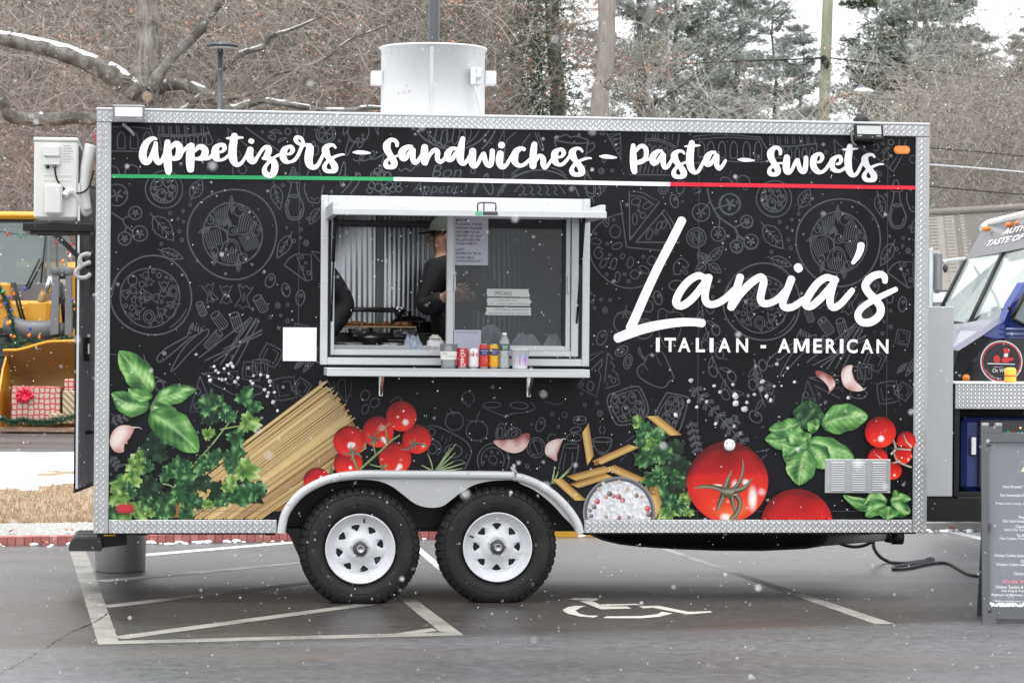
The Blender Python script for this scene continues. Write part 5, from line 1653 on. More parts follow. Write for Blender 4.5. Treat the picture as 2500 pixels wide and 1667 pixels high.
D.C(1050,1340,108,100,w=9); D.L('970,1258 1110,1262',7); D.L('1020,1300 1040,1255 1060,1180',8); D.L('1040,1258 1075,1310',7); D.C(1205,1395,92,88); D.L('1150,1330 1275,1335',7); D.L('1205,1380 1200,1330 1175,1290',7)
D.L('1340,1240 1375,1215 1440,1250 1500,1245 1560,1285 1540,1400 1500,1500 1420,1560 1370,1500 1335,1380 1340,1240',8); D.L('1460,1250 1480,1215',12); D.L('1410,1300 1415,1260',6)
D.C(1385,160,44,36,-20); D.C(1385,160,22,16,-20); D.olive(1480,260,34,60,-15); D.olive(1535,135,36,62,5); D.L('1640,160 1690,140 1720,170 1680,185 1660,200',7)
D.L('1890,80 1910,50 1960,55 1990,100 1920,130',7); D.C(2095,90,58,58,a0=120,a1=390); D.L('2090,110 2100,155 2130,155 2125,115',7)
D.obranch(1725,1180,1830,1568,4,.9); D.C(740,160,42,70); D.L('740,215 770,280',7); D.L('690,10 680,130 730,190 765,180 750,80 690,10',8); D.L('805,220 880,130 830,150 820,190',7)
D.C(280,300,360,320,a0=200,a1=345,w=11); D.C(280,270,240,210,a0=205,a1=340,w=7);
for k in range(5): D.L(f'{120+k*70},120 {150+k*70},150 {130+k*70},190 {170+k*70},205',7)
D.fr(2, 2)
D.L('725,100 855,60 725,150',8,False,False); D.L('840,130 740,230',8); D.L('840,130 835,190 805,230 830,280 790,465 610,375 690,290',8,False,False); D.C(655,358,16); D.C(735,372,28,40)
D.L('888,75 940,140 910,150 950,200 930,230 970,260 1000,355 865,395 890,350 860,340 888,75',9,False,False); D.C(940,320,22); D.C(905,285,10)
D.C(1012,60,62,38,-35); D.C(1005,62,34,16,-35); D.C(1068,155,36,66,15); D.C(1068,155,18,40,15)
D.L('1215,165 1150,220 1180,300 1300,370 1390,385 1440,330 1475,300 1430,180 1370,70 1300,100 1250,95 1215,165',9); D.L('1225,150 1165,80 1170,25 1190,90 1240,140',9); D.L('1210,180 1250,235',6); D.L('1320,110 1365,190',6)
D.L('900,450 1130,375 1200,430 1250,590 1180,680 1020,720 950,690 885,520 900,450',11); D.L('930,470 1130,408 1180,450 1220,580 1150,650 1020,690 970,650 915,520 930,470',8)
for o in ((950,485,28,42),(1020,480,30,46),(1105,480,34,48),(1165,540,30,38),(960,575,28,42),(1045,580,32,42),(1115,615,30,40),(1190,610,22,36),(1020,660,36,30)): D.olive(*o)
D.L('1415,430 1590,470 1600,520 1500,800 1300,730 1330,580 1415,430',11); D.L('1440,465 1560,500 1480,760',8); D.L('1440,465 1350,600 1330,720',8)
for o in ((1430,550,26,46,20),(1495,520,22,40,10),(1545,540,22,40,15),(1400,640,24,40,20),(1470,620,26,44,15),(1520,620,18,34,15),(1480,710,18,36,15),(1420,710,18,36,15)): D.olive(*o)
D.obranch(1800,60,2020,470,4,.9); D.obranch(2190,130,2290,560,3,.9)
D.sprig(1640,380,2110,890,9,70,7); D.sprig(1625,680,1690,960,5,60,7)
D.olive(2205,645,46,62,-50); D.olive(290,715,38,64,20); D.C(60,800,60,50,-30); D.C(60,800,34,24,-30)
D.C(250,920,80,88); D.C(250,920,58,64,w=6); D.line([(225,870),(270,975)],8); D.C(395,840,40,40,a0=120,a1=330)
D.C(640,660,56,18); D.L('584,660 590,700 640,712 692,700 696,660',8); D.C(605,760,50,22,-10); D.C(590,830,66,36); D.C(565,905,68,20); D.L('497,910 450,1110',9); D.L('632,915 590,1150',9); D.L('515,960 490,1120',6); D.L('575,960 570,1060 545,1140',6)
D.C(842,850,84,22); D.L('760,852 775,920 820,960 870,960 910,915 926,850',8); D.L('800,970 845,980 900,965',7); D.L('830,800 815,760 830,725',7); D.L('850,800 865,760 850,725',7); D.C(745,890,20,26)
D.C(185,1150,72,60,a0=180,a1=360); D.L('113,1150 257,1165',8); D.C(172,1085,12,20)
D.L('1000,1040 1100,950 1180,1130',7); D.L('1050,870 1130,810',7); D.bub((685,542,13),(795,522,12),(818,615,24),(818,615,11),(505,628,22),(395,622,14),(448,733,12),(212,712,8))
D.L('0,620 160,605 240,570 200,510',7); D.C(100,545,80,30,5); D.L('330,510 430,535 490,520',6)
D.C(2330,1180,120,200,a0=110,a1=260); D.L('2215,960 2334,930',6)
D.fr(1, 2)
D.C(1785,685,80,82,w=8); D.L('1710,618 1835,612',7); D.L('1780,650 1770,610 1740,570',7); D.C(1985,770,96,88,w=8); D.L('1895,680 2050,685',7); D.L('1975,710 1985,660 2010,600',7)
D.L('1540,735 1610,725 1740,780 1880,860 1935,950 1900,1060 1870,1115',10)
D.C(1590,925,75,70,a0=180,a1=420); D.C(1590,930,40,44); D.C(1775,950,76,58); D.C(1580,780,34,32); D.C(1820,1070,60,40,a0=180,a1=360)
for (x, y) in ((1665,820),(1700,850),(1735,830),(1880,980),(1670,1000),(1730,900)): D.line([(x, y+35), (x+22, y-10)], 6)
D.C(2130,1030,140,145,a0=150,a1=395,w=9); D.C(2125,1030,102,112,a0=150,a1=395,w=8); D.L('2150,1050 2120,1060 2090,1030 2110,990 2150,1000 2165,1040 2140,1080',7); D.bub((2115,958,10),(2170,968,8),(2068,995,9),(2045,1050,8),(2200,1050,8))
D.C(2195,785,40,82,10); D.C(2190,790,22,50,10); D.C(2290,800,40,70,25)
D.L('2020,555 2130,600 2250,640 2334,600',7); D.C(2120,540,80,25); D.C(1905,480,55,55,a0=100,a1=400); D.L('1880,505 1910,560 1930,525',7)
D.L('1210,520 1280,470 1320,500',8); D.C(990,455,38,46,25); D.C(1075,520,36,46,40); D.C(990,578,28,44,20); D.L('820,520 760,440 750,340 800,310',6); D.L('820,520 860,420 870,330',6); D.L('820,520 810,300',6); D.L('640,300 720,420 710,330',6)
D.emit('chalk', -.0007)

# top strip: arcades, cups, cones, scribbles
E_ = Dood().fr(0, 0)
E_.L('995,1132 1150,1130 1340,1148',9); E_.L('995,1346 1200,1350 1420,1366',9)
for x in (1080, 1195, 1310): E_.arch(x, 1176, 1325, 68)
E_.L('1340,1120 1350,1170 1400,1290 1440,1345',9)
E_.L('1410,1200 1600,1205 1760,1195 1868,1180',10); E_.L('1410,1215 1600,1218 1760,1208 1868,1195',8); E_.L('1405,1120 1420,1150 1408,1200 1425,1250 1440,1345',9); E_.L('1845,1130 1862,1185 1890,1280 1760,1300',8)
for x in (1440,1455,1500,1520,1570,1590,1640,1660,1715,1735,1790,1810): E_.line([(x,1118),(x+6,1195)],7)
for x in (1540,1605,1675,1745,1820): E_.arch(x,1208+ (1820-x)*.02,1285,38)
E_.C(1175,1530,62,60,a0=0,a1=360); E_.C(1000,1540,60,60,a0=-120,a1=60)
E_.L('2025,1145 2200,1300 2440,1470',9); E_.L('2025,1145 2060,1360 2075,1560',8); E_.L('2185,1135 2334,1240 2560,1400',9); E_.L('2340,1560 2400,1510 2450,1500 2520,1450',8)
E_.bub((1950,1258,14),(1805,1445,10),(2115,1380,30),(2160,1510,36),(2045,1355,22))
E_.fr(1, 0)
E_.L('130,1180 200,1155 250,1195 190,1180 130,1180',8); E_.L('120,1215 150,1210 170,1190 190,1220 175,1250 150,1235 120,1225',8); E_.C(302,1172,27); E_.C(75,1175,9); E_.L('215,1275 230,1240 295,1230 240,1260 215,1275',8)
E_.L('365,1135 390,1210 385,1140',8); E_.L('450,1140 440,1230',8)
E_.C(640,1190,86,84,w=10); E_.C(640,1190,64,66,w=8)
for k in range(3): a = R(60*k+10); E_.line([(640-62*math.cos(a),1190-62*math.sin(a)),(640+62*math.cos(a),1190+62*math.sin(a))],8)
E_.C(930,1165,94,108,w=9,a0=-20,a1=200); E_.L('850,1230 820,1330 825,1390 870,1310 900,1260',8); E_.L('915,1270 940,1320 975,1275',8); E_.C(925,1243,13); E_.C(970,1240,8); E_.L('800,1140 795,1205 840,1160',8); E_.L('1080,1140 1107,1205 1105,1140',8)
E_.L('880,1415 910,1435 960,1420 975,1385 945,1395 950,1430 1010,1425 1070,1390 1070,1345 1035,1370 1050,1420 1120,1395 1180,1350',9)
E_.C(1770,1000,372,330,a0=28,a1=152,w=12); E_.C(1770,1020,270,290,a0=30,a1=150,w=9)
for k in range(7): E_.C(1590+k*52, 1190+ (k%3)*22, 30, 78, 10, w=7)
E_.L('2150,1160 2100,1250 2030,1330',12); E_.L('2230,1160 2180,1260',8); E_.L('2330,1180 2250,1260 2230,1400 2250,1430 2334,1360',9); E_.L('2225,1270 2150,1350',9)
E_.L('760,1568 800,1440 815,1500 810,1568',9); E_.L('910,1568 940,1545 950,1568',8); E_.L('1160,1380 1140,1470 1140,1520',10)
for (x, y) in ((1140,1545),(1070,1560),(1190,1560),(1100,1530)): E_.C(x, y, 30)
E_.L('1290,1500 1310,1525 1350,1500 1390,1525 1430,1490 1480,1470',9); E_.C(350,1525,20,34); E_.L('310,1568 330,1540 385,1545 395,1568',8); E_.L('470,1568 510,1480 560,1480 600,1568',8)
E_.C(530,1285,14,24); E_.L('500,1320 565,1300 570,1370 530,1380',9)
E_.L('2060,1568 2075,1545 2090,1568',8); E_.C(1950,1525,20); E_.bub((760,1258,11),(910,1545,10))
E_.fr(2, 0)
E_.L('415,1250 425,1220 480,1215 520,1200 560,1225 600,1215 660,1230 710,1250 700,1275 560,1275 415,1250',9); E_.L('415,1250 430,1310',9); E_.L('710,1255 700,1340 690,1390 660,1430',9); E_.L('705,1290 760,1275 770,1310 730,1350 690,1375',10)
E_.L('875,1180 1015,1440 1000,1180',9,False,False)
for k in range(6): E_.line([(890+k*22, 1200+k*40),(1003+k*1.5,1190+k*46)],6); E_.line([(1003, 1190+k*38),(900+k*20,1230+k*36)],6)
E_.L('1235,1190 1200,1400 1160,1545',10); E_.L('1525,1190 1510,1300',10); E_.L('1235,1240 1330,1240 1420,1270 1505,1310',9); E_.L('1230,1255 1330,1258 1420,1290 1500,1325',7)
for x in (1290,1315,1340,1400,1430,1470): E_.line([(x,1190),(x-8,1250)],7)
for (x, y) in ((1262,1285),(1310,1300),(1358,1300),(1408,1315),(1460,1330)): E_.arch(x, y, y+70, 34)
for x in (1200,1235,1270,1310,1350,1390,1420): E_.line([(x,1440),(x-25,1545)],7)
E_.L('1080,1555 1440,1560',9)
E_.L('1650,1225 1700,1210 1960,1200 2255,1225',10); E_.L('1660,1245 1960,1225 2255,1245',8); E_.L('2255,1230 2275,1280 2334,1360',9); E_.L('1700,1400 2000,1440 2334,1440',8)
for x in (1722,1805,1905,2010,2125,2228): E_.arch(x, 1262, 1395+ (x-1700)*.05, 62)
E_.bub((832,1525,24),(832,1525,12),(928,1520,12),(855,1430,15)); E_.C(840,1190,20,12); E_.C(1690,1500,55,50,a0=90,a1=380)
E_.L('200,1190 120,1300 60,1400',8); E_.L('240,1180 300,1330 315,1310 265,1180',9); E_.L('30,1560 120,1490 200,1475',9); E_.L('380,1490 460,1520 520,1565',9); E_.L('690,1568 700,1520 720,1568',8)
E_.C(540,1410,0.1)
E_.fr(3, 0)
for x in (70,95,135,160,205,225,270,290,335,355,400,415): E_.line([(x,1215),(x+6,1285)],7)
E_.L('60,1290 250,1305 490,1280',11); E_.L('490,1280 485,1350',8); E_.L('465,1215 480,1280',8)
for x in (130,180,245,315,380,445): E_.arch(x, 1318, 1410, 40)
E_.L('640,1245 700,1300 860,1440',9); E_.L('640,1245 660,1420',8); E_.L('840,1300 1000,1390 1170,1530',9); E_.L('1170,1530 1240,1400 1285,1240',9); E_.L('1140,1510 1150,1470 1210,1380 1225,1240',8)
E_.C(1015,1315,26,32,a0=-150,a1=150); E_.C(1110,1390,26,34,a0=-60,a1=240); E_.L('1060,1370 1090,1330 1140,1315 1080,1365',8); E_.C(1150,1268,24); E_.L('1080,1270 1060,1260',6); E_.L('1055,1280 1090,1290 1070,1262',8); E_.bub((570,1358,14),(430,1538,10),(705,1360,24),(1050,1550,16),(1345,1420,30))
E_.fr(1, 1)
for (x, y, r) in ((1050,120,30),(1110,140,34),(1160,90,28),(1205,120,32),(1245,80,26),(1290,155,26),(1235,155,26),(1080,85,26),(1030,165,26),(1150,180,24),(1195,175,20),(1130,20,26),(1085,30,22),(1190,30,24),(1160,130,14),(1280,105,24)): E_.C(x, y, r, w=8)
E_.L('780,140 770,60 830,30 790,100',8); E_.L('780,190 850,110 900,40 940,10',9); E_.L('860,195 930,100 945,30',9)
E_.L('2060,20 2040,100 2100,200 2130,160 2110,90 2060,20',9); E_.L('1955,195 1965,130 2000,100 1970,170 1955,195',8); E_.L('2170,215 2200,140 2270,80 2334,20',10)
E_.emit('chalk', -.0008)
# chalk words
mb = MB()
def chalk_word(t, x0, x1, y0, y1):
 a = S(620+x0*ZS, 420+y1*ZS); b = S(620+x1*ZS, 420+y0*ZS)
 add_text(mb, t, (a[0], b[0], a[1], b[1]), lambda u, w: (u, -.0009, w), size=1, shear=.28, bold=-.012)
chalk_word('Appetit !', 1410, 1900, 100, 215); chalk_word('Bon', 1580, 1850, -60, 52)
mb.build('chalk_words', M_CHALK, TR, fix=False)['kind'] = 'stuff'

# blank white sticker where the photo has a square code
mb = MB(); a = S(691, 799); b = S(772.5, 881.5)
mb.box(a[0], b[0], -.003, -.001, b[1], a[1]); mb.build('white_sticker', M_LET, TR)

# ---------------------------------------------------------------- printed food photographs (vertex-coloured flat print)
LAY = [0]
def lay():
 LAY[0] += 1
 return -.0012 - LAY[0]*4.2e-5
def mix(a, b, t): t = max(0, min(1, t)); return tuple(a[k]*(1-t)+b[k]*t for k in range(3))
KP = .88
def leaf_print(m, ox, oy, x0, y0, x1, y1, hw, pal, seed=0, bend=0.12, s=ZS):
 y = lay()
 dark, mid, lite = pal
 d = np.array((x1-x0, y1-y0), float); L = np.linalg.norm(d); d /= L; n = np.array((-d[1], d[0]))
 nu, nv = 26, 13
 rows = []
 for i in range(nu+1):
  u = i/nu
  w = hw*(math.sin(math.pi*u**.85))**.62 * (1+.05*math.sin(u*17+seed))
  if u > .99: w = 0.5
  row = []
  for j in range(nv):
   v = -1+2*j/(nv-1)
   c = np.array((x0, y0))+d*L*u+n*(v*w + bend*L*math.sin(math.pi*u))
   x, z = S(ox+c[0]*s, oy+c[1]*s, y)
   vein = abs(((u-.22*abs(v))*7.5) % 1-.5)*2           # side veins
   nz = noise.noise(Vector((u*3.2+seed*7.1, v*1.7+seed, seed*.3)))
   t = .42 + .85*nz + .28*vein - .30*abs(v)**2
   col = mix(dark, mid, t*1.5) if t < .62 else mix(mid, lite, (t-.62)*2.2)
   if abs(v) < .1: col = mix(col, lite, .45)
   if u < .12: col = mix(dark, col, u/.12)
   row.append(m.vert((x, y, z), col))
  rows.append(row)
 for A_, B_ in zip(rows[:-1], rows[1:]):
  for j in range(nv-1): m.face((A_[j], A_[j+1], B_[j+1], B_[j]), True)
def parsley(m, ox, oy, x, y, r, rot, pal, seed, s=ZS):
 yy = lay()
 dark, mid, lite = pal
 na, nr = 72, 6
 rnd = random.Random(seed)
 ph = rnd.random()*6
 cx, cz = S(ox+x*s, oy+y*s, yy)
 rings = []
 for k in range(nr+1):
  f = k/nr
  ring = []
  for a in range(na):
   th = 2*math.pi*a/na
   lobe = .56+.44*abs(math.cos(1.5*th+.0))**.7
   base = .55+.45*(.5+.5*math.cos(th))
   sc = 1+.10*math.sin(11*th+ph)+.07*math.sin(19*th+ph*2)
   rr = r*lobe*base*sc*f
   px = ox+(x+rr*math.cos(th+rot)-r*.12*math.cos(rot))*s; py = oy+(y+rr*math.sin(th+rot)-r*.12*math.sin(rot))*s
   X, Z = S(px, py, yy)
   nz = noise.noise(Vector((math.cos(th)*2.2*f+seed, math.sin(th)*2.2*f, seed*.7)))
   vein = abs(math.cos(1.5*th))**14
   t = .38+.8*nz+.25*f*abs(math.cos(1.5*th))+.25*vein*f
   col = mix(dark, mid, t*1.4) if t < .65 else mix(mid, lite, (t-.65)*2.0)
   ring.append(m.vert((X, yy, Z), col))
  rings.append(ring)
 for A_, B_ in zip(rings[:-1], rings[1:]):
  for a in range(na): m.face((A_[a], A_[(a+1) % na], B_[(a+1) % na], B_[a]), True)
def tomato(m, ox, oy, x, y, r, hl=((.25,.4,.16),), top=.35, s=ZS, ry=None, glow=.5, clip=1e9):
 yy = lay()
 ry = ry or r
 na, nr = 56, 14
 rings = []
 dk, md, br, org, wh = C3(120,8,10,KP), C3(205,24,24,KP), C3(240,48,32,KP), C3(250,105,45,KP), (.85,.82,.8)
 for k in range(nr+1):
  f = k/nr
  ring = []
  for a in range(na):
   th = 2*math.pi*a/na
   u, v = f*math.cos(th), f*math.sin(th)
   X, Z = S(ox+(x+u*r)*s, oy+min(clip, y+v*ry)*s, yy)
   t = .55+.45*v+.25*u*.6 - .5*max(0, f-.75)*2
   nz = noise.noise(Vector((u*1.5+x*.01, v*1.5, y*.01)))*.18
   t += nz
   col = mix(dk, md, t*2.2) if t < .45 else (mix(md, br, (t-.45)*2.6) if t < .83 else mix(br, org, (t-.83)*2.4*glow*2))
   for (hx, hy, hr) in hl:
    q = math.hypot((u-hx), (v-hy)*1.0)/hr
    if q < 1: col = mix(col, wh, min(1, (1-q)*2.2))
   ring.append(m.vert((X, yy, Z), col))
  rings.append(ring)
 for A_, B_ in zip(rings[:-1], rings[1:]):
  for a in range(na): m.face((A_[a], A_[(a+1) % na], B_[(a+1) % na], B_[a]), True)
def pr_line(m, ox, oy, pts, c0, c1=None, s=ZS, w=None):
 yy = lay()
 P = catmull(pts, 5) if len(pts) > 2 else [np.array(p, float) for p in pts]
 n = len(P)
 L = []
 for i in range(n):
  a, b = P[max(0, i-1)], P[min(n-1, i+1)]
  t = (b-a)[:2]; t = t/max(1e-6, np.linalg.norm(t)); nr = np.array((-t[1], t[0]))*max(1.0, P[i][2])/2
  col = mix(c0, c1 or c0, i/(n-1))
  hi = mix(col, (.8, .8, .7), .25); lo = mix(col, (0, 0, 0), .35)
  row = []
  for (k, c) in ((-1, lo), (-.2, hi), (.4, col), (1, lo)):
   X, Z = S(ox+(P[i][0]+nr[0]*k)*s, oy+(P[i][1]+nr[1]*k)*s, yy)
   row.append(m.vert((X, yy, Z), c))
  L.append(row)
 for A_, B_ in zip(L[:-1], L[1:]):
  for k in range(3): m.face((A_[k], A_[k+1], B_[k+1], B_[k]), True)
def blob(m, ox, oy, pts, cfun, s=ZS, nr=7):
 yy = lay()
 P = catmull(pts, 5, True)
 cx = sum(p[0] for p in P)/len(P); cy = sum(p[1] for p in P)/len(P)
 rings = []
 for k in range(nr+1):
  f = k/nr
  ring = []
  for p in P:
   q = (cx+(p[0]-cx)*f, cy+(p[1]-cy)*f)
   X, Z = S(ox+q[0]*s, oy+q[1]*s, yy)
   ring.append(m.vert((X, yy, Z), cfun((q[0]-cx), (q[1]-cy), f)))
  rings.append(ring)
 n = len(P)
 for A_, B_ in zip(rings[:-1], rings[1:]):
  for a in range(n): m.face((A_[a], A_[(a+1) % n], B_[(a+1) % n], B_[a]), True)
def star(m, ox, oy, x, y, r, n=5, rot=0.3, c0=None, wd=.22):
 c0 = c0 or C3(70, 90, 40, KP)
 for k in range(n):
  a = rot+2*math.pi*k/n+.3*math.sin(k*7)
  L = r*(.75+.35*math.sin(k*3.1+x))
  pr_line(m, ox, oy, [(x, y, r*wd), (x+L*.55*math.cos(a), y+L*.55*math.sin(a)+r*.06, r*wd*.8), (x+L*math.cos(a+.25), y+L*math.sin(a+.25), 2)], c0, mix(c0, (.5, .5, .3), .3))
_ax, _az = [p[0] for p in FO], [p[1] for p in FO]
def archz(x): return float(np.interp(x, _ax, _az, left=0, right=0))
def out(m, nm, label=None):
 m.v = [(x, y, max(z, archz(x)-.004, zbm-.01)) for (x, y, z) in m.v]
 return m.build(nm, M_PRINT, TR, fix=False, colours=True, label=label)

BAS = (C3(38,82,40,KP), C3(104,164,84,KP), C3(196,226,160,KP))
BASD = (C3(20,42,24,KP), C3(44,84,48,KP), C3(96,140,88,KP))
PAR = (C3(12,36,22,KP), C3(46,98,56,KP), C3(140,184,120,KP))
PARD = (C3(8,20,14,KP), C3(22,48,30,KP), C3(58,92,58,KP))
PARL = (C3(48,84,36,KP), C3(116,156,72,KP), C3(190,212,140,KP))
rnd = random.Random(11)

# raw spaghetti bundle
m = MB()
strands = []
for k in range(96):
 t = k/95*1.5 + rnd.uniform(-.03, .03)
 tip = (790+72*t+rnd.uniform(-6, 10), 938+98*t+rnd.uniform(-14, 12))
 sl = .76 - .05*t + rnd.uniform(-.015, .015)
 yb = 1266
 xb = tip[0]-(yb-tip[1])/sl
 xs = max(xb, 440)
 ys = tip[1]+(tip[0]-xs)*sl
 strands.append((t, xs, ys, tip))
yy = lay()
cc = C3(150,112,52,KP)
base = [(380,1266),(790,950),(835,985),(880,1060),(800,1140),(690,1266)]
P3 = [S(p[0], p[1], yy) for p in base]
m.poly([(p[0], yy, p[1]) for p in P3], cc)
rnd.shuffle(strands)
for (t, xs, ys, tip) in strands:
 shade = rnd.random()
 c = mix(C3(236,206,128,KP), C3(168,122,54,KP), shade*.75+(.35 if t > .85 else 0)*rnd.random()+(.25 if t > 1.1 else 0))
 pr_line(m, 0, 0, [(xs, ys, 4.6), (tip[0], tip[1], 4.2)], c, mix(c, (.02, .02, .02), .12), s=1.0)
out(m, 'printed_spaghetti')

# parsley, left
m = MB()
for (a, b) in (((1890,890),(2120,590)),((1320,1390),(1440,1240)),((1440,1240),(1560,1285)),((1700,1100),(1890,890)),((1960,760),(2230,720)),((2010,700),(2010,520))):
 pr_line(m, 0, 840, [(a[0], a[1], 16), ((a[0]+b[0])/2+8, (a[1]+b[1])/2-8, 13), (b[0], b[1], 8)], C3(120,150,80,KP))
PL = [(1380,930,190,-1.2,0),(1270,1060,110,2.0,0),(1930,590,180,-1.9,0),(1880,640,110,2.6,0),(2080,1010,140,-.8,1),(1330,1270,150,.4,0),(1640,1330,150,.8,0),(1190,1420,150,2.2,0),(1450,1420,170,1.2,0),(1760,1220,150,.3,0),(1950,1330,160,.2,0),(2200,1310,190,.2,0),(1050,1240,110,2.8,0),
      (1850,560,120,-2.2,1),(2020,620,110,.6,1),(2180,480,120,-1.1,1),(2250,560,100,-.1,1),(2210,700,130,.2,2),(2100,830,120,1.2,1),(1850,800,80,-.4,2),(1900,1010,110,-.7,1),(1810,1080,120,2.4,1),(2090,1000,120,-1.3,1),(2190,1120,150,.35,2),(2050,1080,90,1.4,1),(1570,1090,110,-1.2,1),(1490,1150,100,2.3,1),(1620,1190,140,-.2,1),(1600,1320,120,.9,1),(1480,1440,140,1.6,1),(1740,1400,110,.4,1),(1290,1090,110,-2.0,1),(1200,1080,120,-1.5,2),(1190,1180,110,1.1,2),(1090,1250,130,2.7,2),(1140,1300,100,.6,1),(1060,1360,130,2.2,2),(1120,1470,150,2.0,2),(1230,1480,120,1.0,2),(1300,1400,90,1.7,1),(2050,1260,110,-1.5,2),(2130,1350,130,.6,1),(2260,1300,130,-.4,1),(1980,1390,90,2.7,1),(1840,1420,70,.2,2),(1400,1530,110,1.0,1),(1650,1520,120,.2,1),(1000,1500,110,1.6,1),(1330,1540,80,.6,2),(1240,1000,70,-1.4,2),(1640,1080,80,-.3,1),(1960,520,70,-1.6,1)]
for k, (x, y, r, rot, pal) in enumerate(PL):
 if y > 1440: r = min(r, (1568-y)*1.6+20)
 parsley(m, 0, 840, x, min(y, 1500), r, rot, (PARD, PAR, PARL)[pal], k*1.7+3)
out(m, 'printed_parsley')
# basil, left
m = MB()
for k, (x0, y0, x1, y1, hw, bd) in enumerate(((1350,430,1060,60,125,.02),(1330,560,990,440,105,-.10),(1360,470,1140,395,62,-.15),(1370,520,1742,402,88,-.04),(1345,545,1575,597,72,.12),(1335,605,1770,955,150,-.04))):
 leaf_print(m, 0, 840, x0, y0, x1, y1, hw, BAS, k+1, bd)
pr_line(m, 0, 840, [(1390,470,20),(1345,560,26),(1350,610,16)], C3(40,60,36,KP))
out(m, 'printed_basil')
# garlic clove, left
def garlic(dx, dy, f):
 c = mix(C3(236,222,216,KP), C3(186,120,112,KP), f*f*.7+.3*math.sin(dx*.03+dy*.02))
 return c
m = MB(); blob(m, 0, 840, [(978,850),(1008,770),(1080,722),(1190,738),(1165,820),(1110,895),(1098,958),(1030,960),(985,905)], garlic)
pr_line(m, 0, 840, [(1180,742,14),(1230,740,7),(1265,755,4)], C3(225,210,200,KP))
out(m, 'printed_garlic_clove')
# salt crystals
m = MB()
for (ox, oy, cx, cy) in [(0,840,a,b) for (a,b) in ((1748,92),(1905,200),(1922,234),(2027,188),(2073,200),(1997,218),(2057,172),(1860,285),(1948,308),(2010,312),(2038,262),(2094,338),(1872,322),(2258,282),(2320,272),(2232,328),(2252,348),(2117,300),(1975,318),(1945,255))] + \
 [(620,840,a,b) for (a,b) in ((62,272),(122,288),(140,328),(145,368),(182,428),(95,405),(130,432),(118,462),(170,515),(210,592))] + \
 [(1240,840,a,b) for (a,b) in ((1630,322),(1838,372),(1888,428),(2002,358),(2025,462),(2028,528),(2128,520),(2108,575),(2258,335),(2195,448),(2305,466),(1770,512),(1495,632),(1680,560),(1608,508),(1850,706),(2015,732))] + \
 [(1860,840,a,b) for (a,b) in ((135,178),(232,215),(292,338),(112,375),(175,372),(8,330),(80,500),(42,465),(770,478))]:
 r = rnd.uniform(11, 21) if cx not in (2028, 2108, 2025) else 30
 if ox == 1240 and r < 18 : r = 17
 pts = [(cx+r*rnd.uniform(.7, 1.15)*math.cos(a+.4), cy+r*rnd.uniform(.7, 1.15)*math.sin(a+.4)) for a in [k*math.pi/3 for k in range(6)]]
 g_ = rnd.uniform(190, 245)
 blob(m, ox, oy, pts, lambda dx, dy, f: C3(g_, g_, g_+4, .9) if dx+dy < 4 else C3(g_*.78, g_*.78, g_*.8, .9), nr=2)
out(m, 'printed_salt')['kind'] = 'stuff'

# cherry tomatoes on the vine, middle
m = MB()
GR = C3(92,120,60,KP)
tomato(m, 620, 840, 840, 1060, 128, ((.15,.3,.15),)); tomato(m, 620, 840, 560, 1215, 118, ((.3,-.3,.1),))
tomato(m, 620, 840, 1105, 780, 140, ((.32,.45,.18),(.45,.6,.14))); tomato(m, 620, 840, 1255, 1015, 146, ((.3,.5,.2),(.15,.65,.12)))
tomato(m, 620, 840, 1450, 845, 130, ((.45,.42,.15),), glow=.9); tomato(m, 620, 840, 1312, 640, 136, ((.28,.4,.24),(-.22,.05,.09))); tomato(m, 620, 840, 845, 862, 137, ((.12,.28,.26),(.3,.22,.16)))
for pth in ([(945,1115,24),(1060,1010,24),(1150,930,22),(1220,862,20),(1300,808,14)],[(1085,985,18),(1065,900,16),(1070,840,12)],[(1190,890,16),(1180,790,14),(1170,740,10)],[(1030,1070,14),(1120,1090,14),(1190,1080,12)],[(925,1110,22),(890,1030,20),(880,965,16)],[(1100,790,12),(1160,740,12),(1215,705,10)]):
 pr_line(m, 620, 840, pth, GR, C3(130,158,84,KP))
star(m, 620, 840, 880, 965, 105, 5, .2, C3(56,78,40,KP)); star(m, 620, 840, 1068, 838, 95, 5, 2.2, C3(40,58,36,KP)); star(m, 620, 840, 1425, 885, 120, 5, -1.5, C3(48,54,34,KP), .2); star(m, 620, 840, 690, 1112, 62, 4, -.4, C3(60,84,44,KP)); star(m, 620, 840, 1150, 1088, 55, 4, .4, C3(80,110,60,KP))
out(m, 'printed_cherry_tomatoes')
# rosemary
m = MB()
for (ox, oy, x, y, tips) in ((620,840,1600,1118,((1545,970),(1490,1075),(1800,885),(1750,920),(1795,965),(1880,1055),(1780,1040),(1860,1105),(1700,1000))),(1240,840,385,1240,((415,1085),(560,1095),(545,1130),(450,1130),(400,1160)))):
 for (tx, ty) in tips:
  pr_line(m, ox, oy, [(x+(tx-x)*.15, y, 12), ((x+tx)/2+6, (y+ty)/2+10, 13), (tx, ty, 4)], C3(96,130,84,KP), C3(178,196,140,KP))
out(m, 'printed_rosemary')
